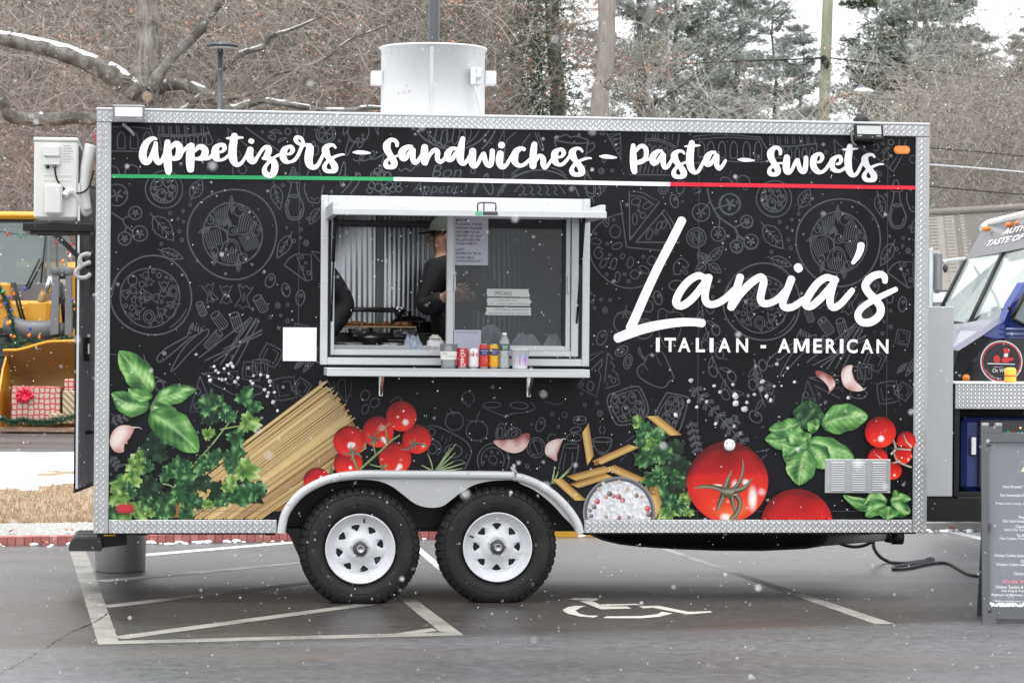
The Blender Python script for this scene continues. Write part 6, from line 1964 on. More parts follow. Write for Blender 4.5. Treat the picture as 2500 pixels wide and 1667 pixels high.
# garlic cloves, right
m = MB()
def garlic2(dx, dy, f): return mix(C3(232,200,194,KP), C3(150,76,72,KP), .5-.011*dy-.25*(1-f)+.25*math.sin(dx*.05))
blob(m, 1240, 840, [(-130,862),(-60,850),(60,842),(130,800),(190,795),(188,870),(140,940),(70,968),(-10,955),(-95,905)], garlic2)
out(m, 'printed_garlic_clove'); m = MB()
blob(m, 1240, 840, [(330,950),(345,890),(410,850),(485,845),(470,900),(440,980),(432,1040),(375,1010),(340,985)], garlic)
pr_line(m, 1240, 840, [(470,855,12),(500,840,8),(518,850,4)], C3(225,205,198,KP)); out(m, 'printed_garlic_clove'); m = MB()
blob(m, 1860, 840, [(480,240),(540,245),(620,290),(652,345),(640,390),(605,425),(600,395),(550,330),(490,285)], garlic2)
blob(m, 1860, 840, [(706,290),(715,230),(760,190),(808,190),(800,230),(830,320),(900,395),(870,420),(790,412),(730,370)], garlic)
pr_line(m, 1860, 840, [(640,380,12),(600,425,8),(588,442,4)], C3(170,110,104,KP)); pr_line(m, 1860, 840, [(880,412,12),(910,400,8),(928,386,4)], C3(230,215,208,KP))
out(m, 'printed_garlic_clove')
# right-hand parsley
m = MB()
pr_line(m, 1240, 840, [(1160,700,10),(1290,930,16),(1430,1130,24),(1500,1260,24),(1535,1385,18)], C3(150,176,110,KP), C3(190,206,150,KP))
for k, (x, y, r, rot, pal) in enumerate(((1450,980,200,1.2,0),(1490,1120,190,.9,0),(1230,980,150,2.2,0),(1330,820,130,-.6,0),(1480,1330,160,1.8,0),(1160,700,80,-1.9,2),(1220,780,110,-1.4,1),(1200,850,90,2.6,1),(1310,830,120,-.9,1),(1280,930,130,.5,2),(1240,1010,120,2.4,1),(1370,980,120,-.4,1),(1320,1190,150,2.8,1),(1350,1230,110,1.5,1),(1500,1180,90,.3,1),(1560,1100,90,-.8,0),(1440,1470,140,2.3,2),(1420,1380,110,-2.4,1),(1590,1370,90,-.6,2),(1600,1490,70,.4,2),(1520,1440,100,1.0,1))):
 parsley(m, 1240, 840, x, y, r, rot, (PARD, PAR, PARL)[pal], 80+k*1.9)
out(m, 'printed_parsley')
# penne
m = MB()
def penne(x0, y0, x1, y1, w, k=0.0, open_=False):
 yy = lay()
 d = np.array((x1-x0, y1-y0), float); L = np.linalg.norm(d); d /= L; n = np.array((-d[1], d[0]))
 rows = []
 for i in range(9):
  u = i/8
  row = []
  for j in range(9):
   v = -1+j/4
   c = np.array((x0, y0))+d*(L*u+v*w*.55*(1 if k >= 0 else -1)*(1-0*u))+n*v*w/2
   X, Z = S(1240+c[0]*ZS, 840+c[1]*ZS, yy)
   t = .25+.55*abs(v-.25)+.08*math.sin(j*9)
   row.append(m.vert((X, yy, Z), mix(C3(240,206,130,KP), C3(150,104,44,KP), t+abs(k)*.35)))
  rows.append(row)
 for A_, B_ in zip(rows[:-1], rows[1:]):
  for j in range(8): m.face((A_[j], A_[j+1], B_[j+1], B_[j]), True)
 if open_:
  ang = math.atan2(d[1], d[0])
  pts = [(x0+w*.40*math.cos(a)*math.cos(ang)-w*.30*math.sin(a)*math.sin(ang), y0+w*.40*math.cos(a)*math.sin(ang)+w*.30*math.sin(a)*math.cos(ang)) for a in [q*math.pi/6 for q in range(12)]]
  blob(m, 1240, 840, pts, lambda a, b, f: mix(C3(110,70,30,KP), C3(170,124,60,KP), f), nr=3)
penne(690,745,735,1035,72); penne(1285,640,1495,810,72,-.1); penne(565,1195,900,1105,66,.4); penne(590,1262,900,1165,58,.55)
penne(905,1090,1180,1215,70,-.35); penne(790,1055,1120,905,64,.15,True); penne(440,1200,650,1390,72,-.1); penne(1215,1290,1330,1520,60,.5); penne(1290,1310,1345,1480,96,.1,True)
out(m, 'printed_penne')
# bowl of coarse salt with peppercorns
m = MB()
def circ(cx, cy, r, n=40): return [(cx+r*math.cos(2*math.pi*k/n), cy+r*math.sin(2*math.pi*k/n)) for k in range(n)]
def clipc(pts): return [(x, min(y, 1562)) for x, y in pts]
blob(m, 1240, 840, clipc(circ(990,1500,322,24)), lambda dx, dy, f: C3(46,48,52,KP) if f < .97 else C3(150,152,156,KP), nr=8)
blob(m, 1240, 840, clipc(circ(990,1500,302,24)), lambda dx, dy, f: C3(92,94,98,KP), nr=3)
def salt(dx, dy, f):
 nz = noise.noise(Vector((dx*.045, dy*.045, 1.7)))+.5*noise.noise(Vector((dx*.11, dy*.11, 4)))
 return mix(C3(176,178,186,KP), C3(250,250,252,.92), .62+nz*.75-.5*max(0, f-.8)*3)
yy = lay();
N_ = 46
g0 = [[None]*N_ for _ in range(N_)]
for i in range(N_):
 for j in range(N_):
  x = 990+286*(2*i/(N_-1)-1); y = 1500+286*(2*j/(N_-1)-1)
  f = math.hypot(x-990, y-1500)/284
  if f > 1: x = 990+(x-990)/f; y = 1500+(y-1500)/f
  y = min(y, 1562)
  X, Z = S(1240+x*ZS, 840+y*ZS, yy); g0[i][j] = m.vert((X, yy, Z), salt(x-990, y-1500, min(1, f)))
for i in range(N_-1):
 for j in range(N_-1): m.face((g0[i][j], g0[i+1][j], g0[i+1][j+1], g0[i][j+1]), True)
for (x, y, r, c) in ((795,1400,25,(190,36,56)),(905,1330,25,(60,44,44)),(985,1355,25,(176,34,52)),(1020,1387,23,(170,30,50)),(875,1362,16,(190,110,100)),(768,1446,23,(80,62,66)),(740,1528,20,(60,50,56)),(875,1535,18,(150,128,110)),(990,1550,19,(150,30,46)),(1075,1540,18,(140,118,96)),(1242,1460,27,(196,30,52)),(1256,1512,26,(90,40,50)),(1145,1345,21,(110,84,60)),(1185,1358,16,(190,160,120)),(1065,1290,18,(190,160,130)),(990,1225,18,(196,170,150)),(810,1290,19,(196,160,130)),(940,1350,20,(150,110,90)),(850,1240,16,(210,205,205)),(730,1480,18,(110,90,90))):
 blob(m, 1240, 840, circ(x, min(y, 1544), r, 9), lambda dx, dy, f: mix(C3(*c, KP), mix(C3(*c, KP), (.8, .75, .72), .45), .5-(dx+dy)/r*.5 if f < .8 else 0), nr=4)
out(m, 'printed_salt_bowl')
# big tomato and its neighbour
m = MB()
tomato(m, 1860, 840, 310, 1608, 322, ((.1,.2,.01),), glow=.1, clip=1563)
yy = lay()
rings = []
for k in range(25):
 f = k/24
 ring = []
 for a in range(80):
  th = 2*math.pi*a/80
  u, v = f*math.cos(th), f*math.sin(th)
  X, Z = S(1240+(1955+u*362)*ZS, 840+min(1563, 1222+v*(362 if v < 0 else 372)*(1-.05*abs(u)))*ZS, yy)
  t = .52+.42*v+.12*u-.9*max(0, f-.8)+.10*noise.noise(Vector((u*2, v*2, .3)))
  if v < -.2: t -= .12
  c = mix(C3(92,6,10,KP), C3(206,24,22,KP), t*2.6) if t < .4 else (mix(C3(206,24,22,KP), C3(238,64,34,KP), (t-.4)*2.6) if t < .78 else mix(C3(238,64,34,KP), C3(252,140,70,KP), (t-.78)*4))
  for (hx, hy, rx, ry) in ((.62,.42,.13,.36),(.18,.16,.10,.24),(-.05,.86,.16,.12),(-.24,.10,.13,.05),(.45,.02,.1,.1)):
   q = math.hypot((u-hx)/rx, (v-hy)/ry)
   if q < 1: c = mix(c, (.88, .85, .8), min(1, (1-q)*1.5))
  ring.append(m.vert((X, yy, Z), c))
 rings.append(ring)
for A_, B_ in zip(rings[:-1], rings[1:]):
 for a in range(80): m.face((A_[a], A_[(a+1) % 80], B_[(a+1) % 80], B_[a]), True)
ck = C3(62,56,34,KP); cl = C3(150,140,96,KP)
for pth in ([(1935,1310,60),(1850,1275,40),(1740,1265,34),(1655,1282,6)],[(1930,1300,60),(1960,1210,44),(1995,1120,5)],[(1990,1310,50),(2060,1230,34),(2095,1120,24),(2090,1015,5)],[(2000,1310,60),(2100,1280,44),(2180,1190,6)],[(1925,1330,60),(1885,1420,44),(1860,1500,6)],[(1985,1340,56),(2010,1440,34),(2045,1562,20)],[(2030,1340,50),(2065,1410,44),(2040,1500,44),(1980,1558,34)],[(1920,1320,80),(1960,1320,90),(2010,1320,70)]):
 pr_line(m, 1240, 840, pth, ck, mix(ck, cl, .5))
out(m, 'printed_tomatoes')
# basil, right
m = MB()
for k, (x0, y0, x1, y1, hw, bd, pl) in enumerate(((400,760,430,495,140,0,1),(330,700,480,560,110,.1,1),(380,780,25,850,100,-.10,0),(350,690,60,760,80,-.1,0),(530,720,945,640,130,-.06,0),(500,760,410,700,70,.1,0),(395,880,215,1060,120,.12,0),(390,860,215,760,90,-.1,0),(410,870,820,1010,120,.05,0),(420,900,560,1110,100,-.1,0),(390,930,330,1255,140,.04,0),(330,860,440,800,60,.1,0))):
 leaf_print(m, 1860, 840, x0, y0, x1, y1, hw, BASD if pl else BAS, 30+k, bd)
out(m, 'printed_basil')
m = MB()
tomato(m, 1860, 840, 1030, 1010, 90, ((-.1,.7,.1),)); tomato(m, 1860, 840, 1285, 860, 85, ((.5,.6,.1),)); tomato(m, 1860, 840, 1255, 985, 82, ((.6,.5,.14),(-.1,.3,.1))); tomato(m, 1860, 840, 1165, 1125, 80, ((.2,.5,.16),)); tomato(m, 1860, 840, 1055, 782, 139, ((.05,.42,.24),))
for pth in ([(1170,850,20),(1190,930,22),(1150,980,20)],[(1180,930,18),(1260,935,16),(1330,940,12)],[(1170,960,18),(1210,1040,18),(1290,1080,16),(1335,1095,12)],[(1160,1060,16),(1230,1040,16)],[(1260,800,10),(1290,870,16),(1330,905,14)],[(1005,975,8),(1060,1015,12)]):
 pr_line(m, 1860, 840, pth, C3(120,110,84,KP), C3(214,206,190,KP))
out(m, 'printed_cherry_tomatoes')
m = MB()
for k, (x0, y0, x1, y1, hw, bd) in enumerate(((1110,1400,720,1345,60,-.15),(1120,1390,900,1440,60,.2),(1140,1400,1330,1380,50,-.1),(1110,1430,920,1530,70,.1),(1150,1420,1320,1500,80,.05),(1130,1440,1120,1560,90,0),(1200,1350,1180,1300,30,0))):
 leaf_print(m, 1860, 840, x0, y0, x1, y1, hw, BAS, 60+k, bd)
out(m, 'printed_basil')
# ================================================================== inside the trailer and on its shelf
M_STAIN = pm('embossed stainless', (.40,.41,.43), .22, .92, .12, 3, stretch=(9, 1, .25))
mb = MB()
iy = TD-.05
nx_ = 150
xa, xb = .06, TW-.06
za, zb_ = TZB+.1, TZT-.01
# softly buckled metal sheet with fine vertical ribs
g = []
for j in range(31):
 z = za+(zb_-za)*j/30
 row = []
 for i in range(901):
  x = xa+(xb-xa)*i/900
  y = iy-.0004*math.sin((x+.03*noise.noise(Vector((x*2, z*1.2, 5))))*2*math.pi/.034)-.012*noise.noise(Vector((x*3.1, z*1.6, 0)))
  row.append(mb.vert((x, y, z)))
 g.append(row)
for A, B in zip(g[:-1], g[1:]):
 for i in range(900): mb.face((A[i], A[i+1], B[i+1], B[i]), True)
mb.build('inner_far_wall', M_STAIN, TR)
mb = MB()
x = lx(927, 650, iy-.02); mb.box(x-.028, x+.028, iy-.035, iy-.018, za, zb_, .004)
x = lx(700, 650, iy-.02); mb.box(x-.028, x+.028, iy-.035, iy-.018, za, zb_, .004)
x = lx(1290, 650, iy-.02); mb.box(x-.028, x+.028, iy-.035, iy-.018, za, zb_, .004)
mb.build('wall_batten', pm('batten steel', (.25,.255,.26), .35, .7, .08, 6), TR)
mb = MB()
zr = lz(930, 547, iy-.3)
mb.box(.1, TW-.1, iy-.34, iy-.28, zr-.02, zr+.02, .004)
mb.build('hood_rail', pm('hood rail', (.12,.125,.13), .4, .6, .1, 6), TR)
mb = MB()
for k in range(110):
 xx = wx0-.5+k*.022
 mb.box(xx, xx+.011, iy-.9, iy-.02, zr+.115, zr+.125)
mb.box(wx0-.6, wx1+.6, iy-.95, iy-.02, zr+.126, zr+.135)
mb.build('ceiling_ribs', M_WALU, TR)
mb = MB(); mb.box(.06, .066, .045, TD-.05, za, zb_); mb.box(TW-.066, TW-.06, .045, TD-.05, za, zb_)
mb.build('inner_end_walls', M_STAIN, TR)
# counters
mb = MB()
cz_ = lz(880, 842, .35)
mb.box(wx0-.35, wx1+.35, .07, .62, cz_-.04, cz_, .004)
mb.box(wx0-.35, wx1+.35, .09, .60, .86, cz_-.041)
mb.build('front_counter', pm('counter steel', (.30,.305,.31), .35, .7, .1, 5), TR)
mb = MB()
cz2 = lz(880, 812, 1.6)
mb.box(.5, TW-.5, 1.35, TD-.06, TZB+.09, cz2, .004)
mb.build('rear_counter', pm('cooker steel', (.10,.102,.105), .35, .6, .15, 5), TR)
mb = MB()
zp = lz(850, 754, 1.55)
mb.tube([(wx0-.2, 1.6, zp), (lx(972, 757, 1.6), 1.6, zp-.005)], .016, 10)
xv, zv = S(976, 760, 1.55); mb.tube([(xv, 1.6, zv), (xv+.01, 1.6, zv-.12)], .014, 8)
mb.build('gas_pipe', pm('pipe steel', (.35,.36,.37), .35, .8, .1, 8), TR)
mb = MB(); mb.lathe([(0,-.02),(.012,-.02),(.014,-.012),(.030,-.012),(.036,-.006),(.036,.01)], 20, 'y', (xv, 1.58, zv)); mb.build('valve_knob', M_CHROME, TR)

M_FOIL = pm('aluminium foil', (.72,.72,.73), .28, .85, .12, 14, bump=.8, bscale=40)
def foil_pan(px, py, wpx, hpx, yo, label):
 x, z = S(px, py, yo); w = wpx/402/2; h = hpx/402
 m = MB(); n = 72
 ring = []
 for (s_, hh, rib) in ((.80, 0, 0), (.97, h*.92, 1), (1.0, h, 0), (1.05, h, 0)):
  r_ = []
  for k in range(n):
   a = 2*math.pi*k/n
   cx = math.copysign(abs(math.cos(a))**.35, math.cos(a)); cy = math.copysign(abs(math.sin(a))**.35, math.sin(a))
   q = s_*(1+(.02 if k % 2 else -.02)*(1 if hh < h else 0))
   r_.append(m.vert((w*cx*q, .14*cy*q, hh)))
  ring.append(r_)
 for A, B in zip(ring[:-1], ring[1:]):
  for k in range(n): m.face((A[k], A[(k+1) % n], B[(k+1) % n], B[k]), False)
 m.face(ring[0][::-1])
 root = tag(m.build('foil_pan', M_FOIL), label, 'foil pan', 'foil pans inside the trailer'); root.location = TR_pt(x, yo, z); root.rotation_euler = (0, 0, TYAW)
 return root
_trm = Matrix.Translation((TX0, TY0, 0)) @ Matrix.Rotation(TYAW, 4, 'Z')
def TR_pt(x, y, z): return _trm @ Vector((x, y, z))
foil_pan(888, 822, 78, 20, 1.0, 'ribbed foil pan under the pipe at the left of the serving window')
foil_pan(985, 823, 66, 20, 1.0, 'ribbed foil pan below the round valve in the serving window')
foil_pan(853, 851, 60, 15, .30, 'foil pan nearest the lower left corner of the serving window')
foil_pan(958, 851, 44, 14, .30, 'foil pan at the middle of the window sill left of the white box')
def pot(px, py, wpx, hpx, yo, label, lid=True):
 x, z = S(px, py, yo); r = wpx/402/2; h = hpx/402
 root = tag(empty('cooking_pot'), label, 'pot', 'dark pots on the cooker'); root.location = TR_pt(x, yo, z); root.rotation_euler = (0, 0, TYAW)
 m = MB(); m.lathe([(0,0),(r*.95,0),(r,.01),(r,h),(r*1.03,h+.004),(r*1.03,h+.01),(r*.97,h+.01),(r*.96,h*.4)], 32, 'z'); m.build('pot_body', pm('black iron', (.02,.02,.022), .3, .5, .2, 8), root)
 if lid:
  m = MB(); m.lathe([(r*.98,h+.012),(r*.8,h+.03),(r*.2,h+.045),(0,h+.046)], 28, 'z'); m.build('lid', pm('dark lid', (.05,.05,.052), .2, .7, .1, 8), root)
  m = MB(); m.lathe([(.008,h+.045),(.012,h+.06),(.02,h+.07),(0,h+.074)], 14, 'z'); m.build('lid_knob', M_BLACK, root)
 m = MB(); m.tube(catmull([(r,0,h*.7),(r+.10,-.02,h*.75),(r+.2,-.04,h*.85)], 4), .010, 8); m.build('handle', M_BLACK, root)
 return root
pot(1000, 808, 92, 22, 1.55, 'wide dark frying pan below the round valve')
pot(905, 842, 74, 14, .55, 'low black lidded pan in the middle of the window')
pot(1030, 812, 60, 24, 1.2, 'dark pot in front of the man in the cap', False)
mb = MB(); x, z = S(880, 800, 1.2)
root = tag(empty('sheet_tray', TR_pt(x, 1.2, z), TYAW), 'sheet tray of browned food on the cooker behind the foil pans', 'tray')
mb.box(-.32,.34,-.2,.2,0,.012,.003); mb.build('tray', pm('tray brass', (.30,.22,.12), .4, .5, .2, 9), root)
mb = MB(); rf = random.Random(2)
for k in range(60): mb.sphere((rf.uniform(-.28,.3), rf.uniform(-.16,.16), .022), rf.uniform(.014,.03), 7, 5, (1.2,1,.7))
o = mb.build('food', pm('browned food', (.20,.085,.03), .6, 0, .5, 30), root); o['kind'] = 'stuff'

# boxes, bag and paper on the inner sill
x, z = S(945, 861, .2)
mb = MB(); mb.prism([(-.075,0),(.055,0),(.05,.045),(-.03,.048)], -.06, .06); o = tag(mb.build('white_box', M_WHITE), 'small white slanted box standing on the inner window sill', 'box'); o.location = TR_pt(x, .2, z); o.rotation_euler = (0,0,TYAW)
mb = MB(); mb.box(-.008,.010,-.0615,-.0602,.014,.036); mb.build('box_mark', M_BLACK, o)
def crumple(name, px, py, wpx, hpx, yo, mat, label, cat, seed, flat=.5, fold=3):
 rd = random.Random(seed); x, z = S(px, py, yo); w = wpx/402/2; h = hpx/402
 mb = MB(); n, mm = 22, 10; rows = []
 for j in range(mm+1):
  v = j/mm
  row = []
  for i in range(n):
   a = 2*math.pi*i/n
   q = (1-v**1.6*.62)*(1+.22*noise.noise(Vector((math.cos(a)*fold, math.sin(a)*fold, v*3+seed))))
   zz = h*v*(1+.40*noise.noise(Vector((math.cos(a)*fold*.8, math.sin(a)*fold*.8, seed*2.1)))*v)
   row.append(mb.vert((w*q*math.cos(a), .07*q*math.sin(a), max(0, zz))))
  rows.append(row)
 for A, B in zip(rows[:-1], rows[1:]):
  for i in range(n): mb.face((A[i], A[(i+1) % n], B[(i+1) % n], B[i]), False)
 mb.face(rows[-1]); mb.face(rows[0][::-1])
 o = tag(mb.build(name, mat), label, cat); o.location = TR_pt(x, yo, z); o.rotation_euler = (0,0,TYAW); return o
crumple('plastic_bag', 1007, 862, 56, 38, .12, pm('clear crinkled plastic', (.30,.36,.44), .2, 0, .3, 16, bump=.5, bscale=30), 'clear blue-grey plastic bag on the sill left of the white bundle', 'plastic bag', 3)
mb = MB(); x, z = S(1062, 862, .12); mb.box(-.048,.052,-.05,.05,0,.085,.018); o = tag(mb.build('paper_bundle', M_WHITE), 'white paper bundle on the sill just left of the sliding sash', 'paper'); o.location = TR_pt(x, .12, z); o.rotation_euler = (0,0,TYAW)
crumple('napkin_top', 1062, 826, 30, 8, .12, pm('cream paper', (.6,.58,.5), .8), 'crinkled cream paper on top of the white bundle', 'paper', 5)
M_NAP = pm('white tissue', (.74,.75,.76), .8, 0, .06, 8)
crumple('crumpled_napkins', 1196, 862, 90, 62, .10, M_NAP, 'crumpled white paper behind the glass above the fruit cans', 'paper', 11, fold=4)
crumple('crumpled_napkins', 1283, 862, 86, 44, .11, M_NAP, 'crumpled white paper behind the glass above the purple cup', 'paper', 12, fold=4)
crumple('crumpled_napkins', 1350, 862, 54, 40, .12, M_NAP, 'crumpled white paper in the right corner behind the glass', 'paper', 13, fold=4)

# papers taped to the sash glass
def sheet(name, x0, y0, x1, y1, yo, col, label, lines, ink=(.02,.02,.025), tears=False, bold=.012):
 a = S(x0, y0, yo); b = S(x1, y1, yo)
 m = MB()
 if tears:
  rd = random.Random(int(x0+y0)); pts = [(a[0], b[1]), (b[0], b[1])] + [(b[0]+rd.uniform(-.008,.006), b[1]+(a[1]-b[1])*k/5) for k in range(1, 5)] + [(b[0], a[1]), (a[0], a[1])] + [(a[0]+rd.uniform(-.006,.008), a[1]-(a[1]-b[1])*k/5) for k in range(1, 5)]
  m.prism([(p[0]-a[0], p[1]-b[1]) for p in pts], 0, .0008)
 else: m.box(0, b[0]-a[0], 0, .0008, 0, a[1]-b[1])
 o = tag(m.build(name, pm(name+' paper %d' % int(x0), col, .7, 0, .03, 5)), label, 'paper sign'); o.location = TR_pt(a[0], yo, b[1]); o.rotation_euler = (0,0,TYAW)
 if lines:
  t = MB()
  for (txt, lx0, ly0, lx1, ly1) in lines:
   p = S(lx0, ly0, yo); q_ = S(lx1, ly1, yo)
   add_text(t, txt, (p[0]-a[0], q_[0]-a[0], q_[1]-b[1], p[1]-b[1]), lambda u, w: (u, -.0006, w), size=1, bold=bold)
  t.build('lettering', pm('ink '+name, ink, .7), o, fix=False)
 return o
NL = [('BEFORE',534,541,33),('PLACING YOUR',544,551,63),('ORDER PLEASE',553.5,560.5,64),('INFORM YOUR',563,570,58),('SERVER OF ANY',572.5,579.5,66),('ALLERGIES IN',582,589,58),('YOUR PARTY.',591.5,598.5,53),('LAST',606,612.5,20),('INSPECTION IS',615.5,622.5,61),('AVAILABLE',625,632,45),('UPON REQUEST',634.5,641.5,65)]
sheet('notice_sheet', 1108, 531, 1191, 648, .020, (.50,.50,.58), 'allergy notice in capitals taped to the sliding window glass', [(t, 1113, a, 1113+w, b) for (t, a, b, w) in NL])
sheet('specials_strip', 1189, 705, 1292, 725, .020, (.55,.56,.55), 'torn paper strip reading SPECIALS on the window glass', [('SPECIALS', 1207, 711, 1249, 721)], (.08,.08,.08), True, 0)
sheet('specials_strip', 1189, 727, 1295, 747, .020, (.55,.56,.55), 'torn handwritten strip, middle of three on the window glass', [('- italian pasta - $10', 1212, 730, 1262, 736), ('crispy tuna, capers, parsley', 1195, 739, 1290, 745)], (.10,.10,.10), True, -.01)
sheet('specials_strip', 1186, 750, 1297, 770, .020, (.55,.56,.55), 'torn handwritten strip, lowest of three on the window glass', [('MEATBALL SANDWICH', 1210, 753, 1290, 759), ('homemade meatball, mozzarella', 1193, 762, 1290, 768)], (.10,.10,.10), True, -.01)
sheet('order_card', 1108.5, 805, 1174, 858, .006, (.46,.46,.56), 'pale violet card leaning on the sash above the red can', [('Lania\'s Italian American Food Truck', 1112, 809, 1166, 813)], (.1,.1,.12), False, 0)

# ---- drinks lined up on the shelf
SY = -.18
def on_shelf(px): return TR_pt(lx(px, 898, SY), SY, szt)
def shelf_thing(name, px, label, cat, group=None):
 o = tag(empty(name, on_shelf(px), TYAW), label, cat, group); return o
def can(px, r, h, mat, label, name='drink_can', top=M_CHROME):
 o = shelf_thing(name, px, label, 'can', 'drink cans on the shelf')
 m = MB(); m.lathe([(r*.72,.0),(r*.80,.003),(r*.98,.012),(r,.018),(r,h-.016),(r*.96,h-.010),(r*.82,h-.002)], 36, 'z'); m.build('can_body', mat, o)
 m = MB(); m.lathe([(r*.82,h-.002),(r*.83,h),(r*.78,h),(r*.76,h-.005),(0,h-.005)], 36, 'z'); m.build('can_top', top, o)
 m = MB(); m.lathe([(0,.001),(r*.72,.001),(r*.80,.0025),(r*.985,.0118)], 36, 'z'); m.build('can_base', M_CHROME, o)
 return o
def wrap_text(m, txt, r, a0, a1, z0, z1, rot=False, **kw):
 """text on the front of a cylinder, a0..a1 in metres of arc"""
 def pl(u, w):
  if rot: u, w = w, u
  th = u/r
  return ((r+.0006)*math.sin(th), -(r+.0006)*math.cos(th), w)
 if rot: add_text(m, txt, (z0, z1, a1, a0), pl, **kw)
 else: add_text(m, txt, (a0, a1, z0, z1), pl, **kw)
cr_ = .0325
o = can(1128.5, cr_, .122, pm('cola red', C3(196,22,40,.9), .3, 0, .03, 5), 'red cola can with white script, second from the left on the shelf')
m = MB(); wrap_text(m, 'Coca-Cola', cr_, .016, -.014, .012, .112, True, size=1, shear=.4, bold=.02); m.build('lettering', M_WHITE, o, fix=False)
o = can(1156, cr_, .121, pm('silver can', (.72,.72,.73), .3, .3, .04, 5), 'silver cola can with red letters, third from the left on the shelf')
m = MB(); wrap_text(m, 'oke', cr_, -.033, .030, .070, .102, size=1, bold=.03); m.build('lettering', pm('red letters', C3(200,30,50,.9), .4), o, fix=False)
for (px, c1, c2, lab) in ((1181.5, C3(206,52,40,.9), C3(226,120,40,.9), 'slim red-orange fruit can with a blue band'), (1205.5, C3(232,172,30,.9), C3(238,190,60,.9), 'slim yellow fruit can with a blue band')):
 o = can(px, .0285, .144, pm('fruit can %d' % px, c1, .3, .15, .05, 5), lab)
 def cband(z0, z1, mat, nm, a=1.35):
  m = MB(); m.lathe([(.0289, z0), (.0289, z1)], 20, 'z', arc=(-math.pi/2-a, -math.pi/2+a)); m.build(nm, mat, o)
 M_BL = pm('navy label', C3(44,52,120,.9), .4)
 m = MB()
 for k in range(21):
  th = -1.2+2.4*k/20; hh = .021*math.sqrt(max(.03, 1-(th/1.25)**2))
  i = m.vert((.0290*math.sin(th), -.0290*math.cos(th), .098-hh)); j = m.vert((.0290*math.sin(th), -.0290*math.cos(th), .098+hh))
  if k: m.face((i-2, i, j, j-2))
 m.build('label_shield', M_BL, o)
 cband(.100, .109, pm('silver band', (.6,.6,.62), .3, .4), 'label_band', .9)
 m = MB(); wrap_text(m, 'SANPELLEGRINO', .0290, -.024, .024, .1012, .1076, size=1, bold=.01); wrap_text(m, 'ARANCIATA' if px < 1190 else 'LIMONATA', .0292, -.014, .014, .088, .093, size=1, bold=.02); m.build('lettering', M_WHITE, o, fix=False)
 m = MB()
 for k in range(14):
  a = 2*math.pi*k/14; th = .2+.42*math.cos(a); zz = .050+.016*math.sin(a); m.vert((.0289*math.sin(th), -.0289*math.cos(th), zz))
 m.face(list(range(14))); m.build('fruit_print', pm('fruit print %d' % px, c2, .4), o)
# clear cup with a paper band
def clear_mat(name, tint, a):
 return pane_mat(name, tint, a, 1.35, (.75,.77,.77))
M_CLEAR = clear_mat('clear plastic', (.90,.92,.92), .30)
o = shelf_thing('plastic_cup', 1095, 'clear plastic tip cup with a white paper band, leftmost on the shelf', 'cup')
m = MB(); m.lathe([(0,.002),(.040,.002),(.042,.006),(.052,.138),(.0545,.140),(.0545,.143),(.051,.143),(.041,.010)], 36, 'z'); m.build('cup', M_CLEAR, o)
m = MB(); m.lathe([(.0465,.052),(.0512,.100)], 30, 'z', arc=(-math.pi*1.02, .06)); m.build('paper_band', pm('white tape', (.78,.77,.73), .6), o)
m = MB(); wrap_text(m, 'TIPS', .0505, -.040, -.012, .080, .094, size=1); wrap_text(m, 'thank you!!', .0493, -.020, .034, .064, .078, size=1, shear=.2); m.build('lettering', pm('pencil', (.35,.35,.33), .7), o, fix=False)
# water bottle
o = shelf_thing('water_bottle', 1231, 'clear water bottle with a green label and white cap', 'bottle')
prof = [(0,.002),(.026,.002),(.0305,.008)]
for k in range(9): prof += [(.0312,.016+k*.011),(.0295,.0215+k*.011)]
prof += [(.0312,.118),(.0312,.148),(.0300,.160),(.0255,.172),(.017,.186),(.0125,.194),(.0120,.199)]
m = MB(); m.lathe(prof, 32, 'z'); m.build('bottle', clear_mat('bottle plastic', (.85,.90,.89), .42), o)
m = MB(); m.lathe([(.0318,.108),(.0318,.146)], 32, 'z'); m.build('label', pm('green label', C3(54,92,84,.9), .4), o)
m = MB(); wrap_text(m, 'Poland', .0325, -.016, .016, .126, .138, size=1, shear=.3, bold=.02); wrap_text(m, 'Spring', .0325, -.014, .018, .113, .124, size=1, shear=.3, bold=.02); m.build('lettering', M_WHITE, o, fix=False)
m = MB(); m.lathe([(.0135,.197),(.014,.199),(.014,.211),(.012,.213),(0,.213)], 24, 'z'); m.build('cap', M_WHITE, o)
# paper cup with violet print
o = shelf_thing('dessert_cup', 1269, 'white dessert cup printed in violet and blue, rightmost on the shelf', 'cup')
m = MB(); m.lathe([(0,.002),(.043,.002),(.044,.004),(.053,.110),(.0565,.110),(.0575,.114),(.0575,.118),(.054,.119),(0,.117)], 40, 'z'); m.build('cup', M_WHITE, o)
def cupr(z): return .044+(.053-.044)*z/.11+.0005
def cpatch(nm, mat, pts):
 m = MB()
 for (u, z) in pts: th = u/.05; r = cupr(z); m.vert((r*math.sin(th), -r*math.cos(th), z))
 m.face(list(range(len(pts)))); return m.build(nm, mat, o, fix=False)
cpatch('print_violet', pm('violet print', C3(150,120,205,.9), .5), [(-.045,.028),(-.006,.022),(-.002,.06),(-.006,.092),(-.040,.088),(-.044,.06)])
cpatch('print_pink', pm('pink print', C3(240,170,215,.9), .5), [(-.040,.034),(-.010,.030),(-.008,.058),(-.012,.070),(-.038,.066)])
cpatch('print_blue', pm('blue print', C3(160,190,235,.9), .5), [(.000,.068),(.012,.062),(.022,.070),(.022,.088),(.010,.094),(.001,.086)])
cpatch('print_figure', pm('purple print', C3(196,130,220,.9), .5), [(.014,.026),(.034,.020),(.042,.036),(.040,.066),(.032,.086),(.024,.080),(.024,.060),(.010,.052)])

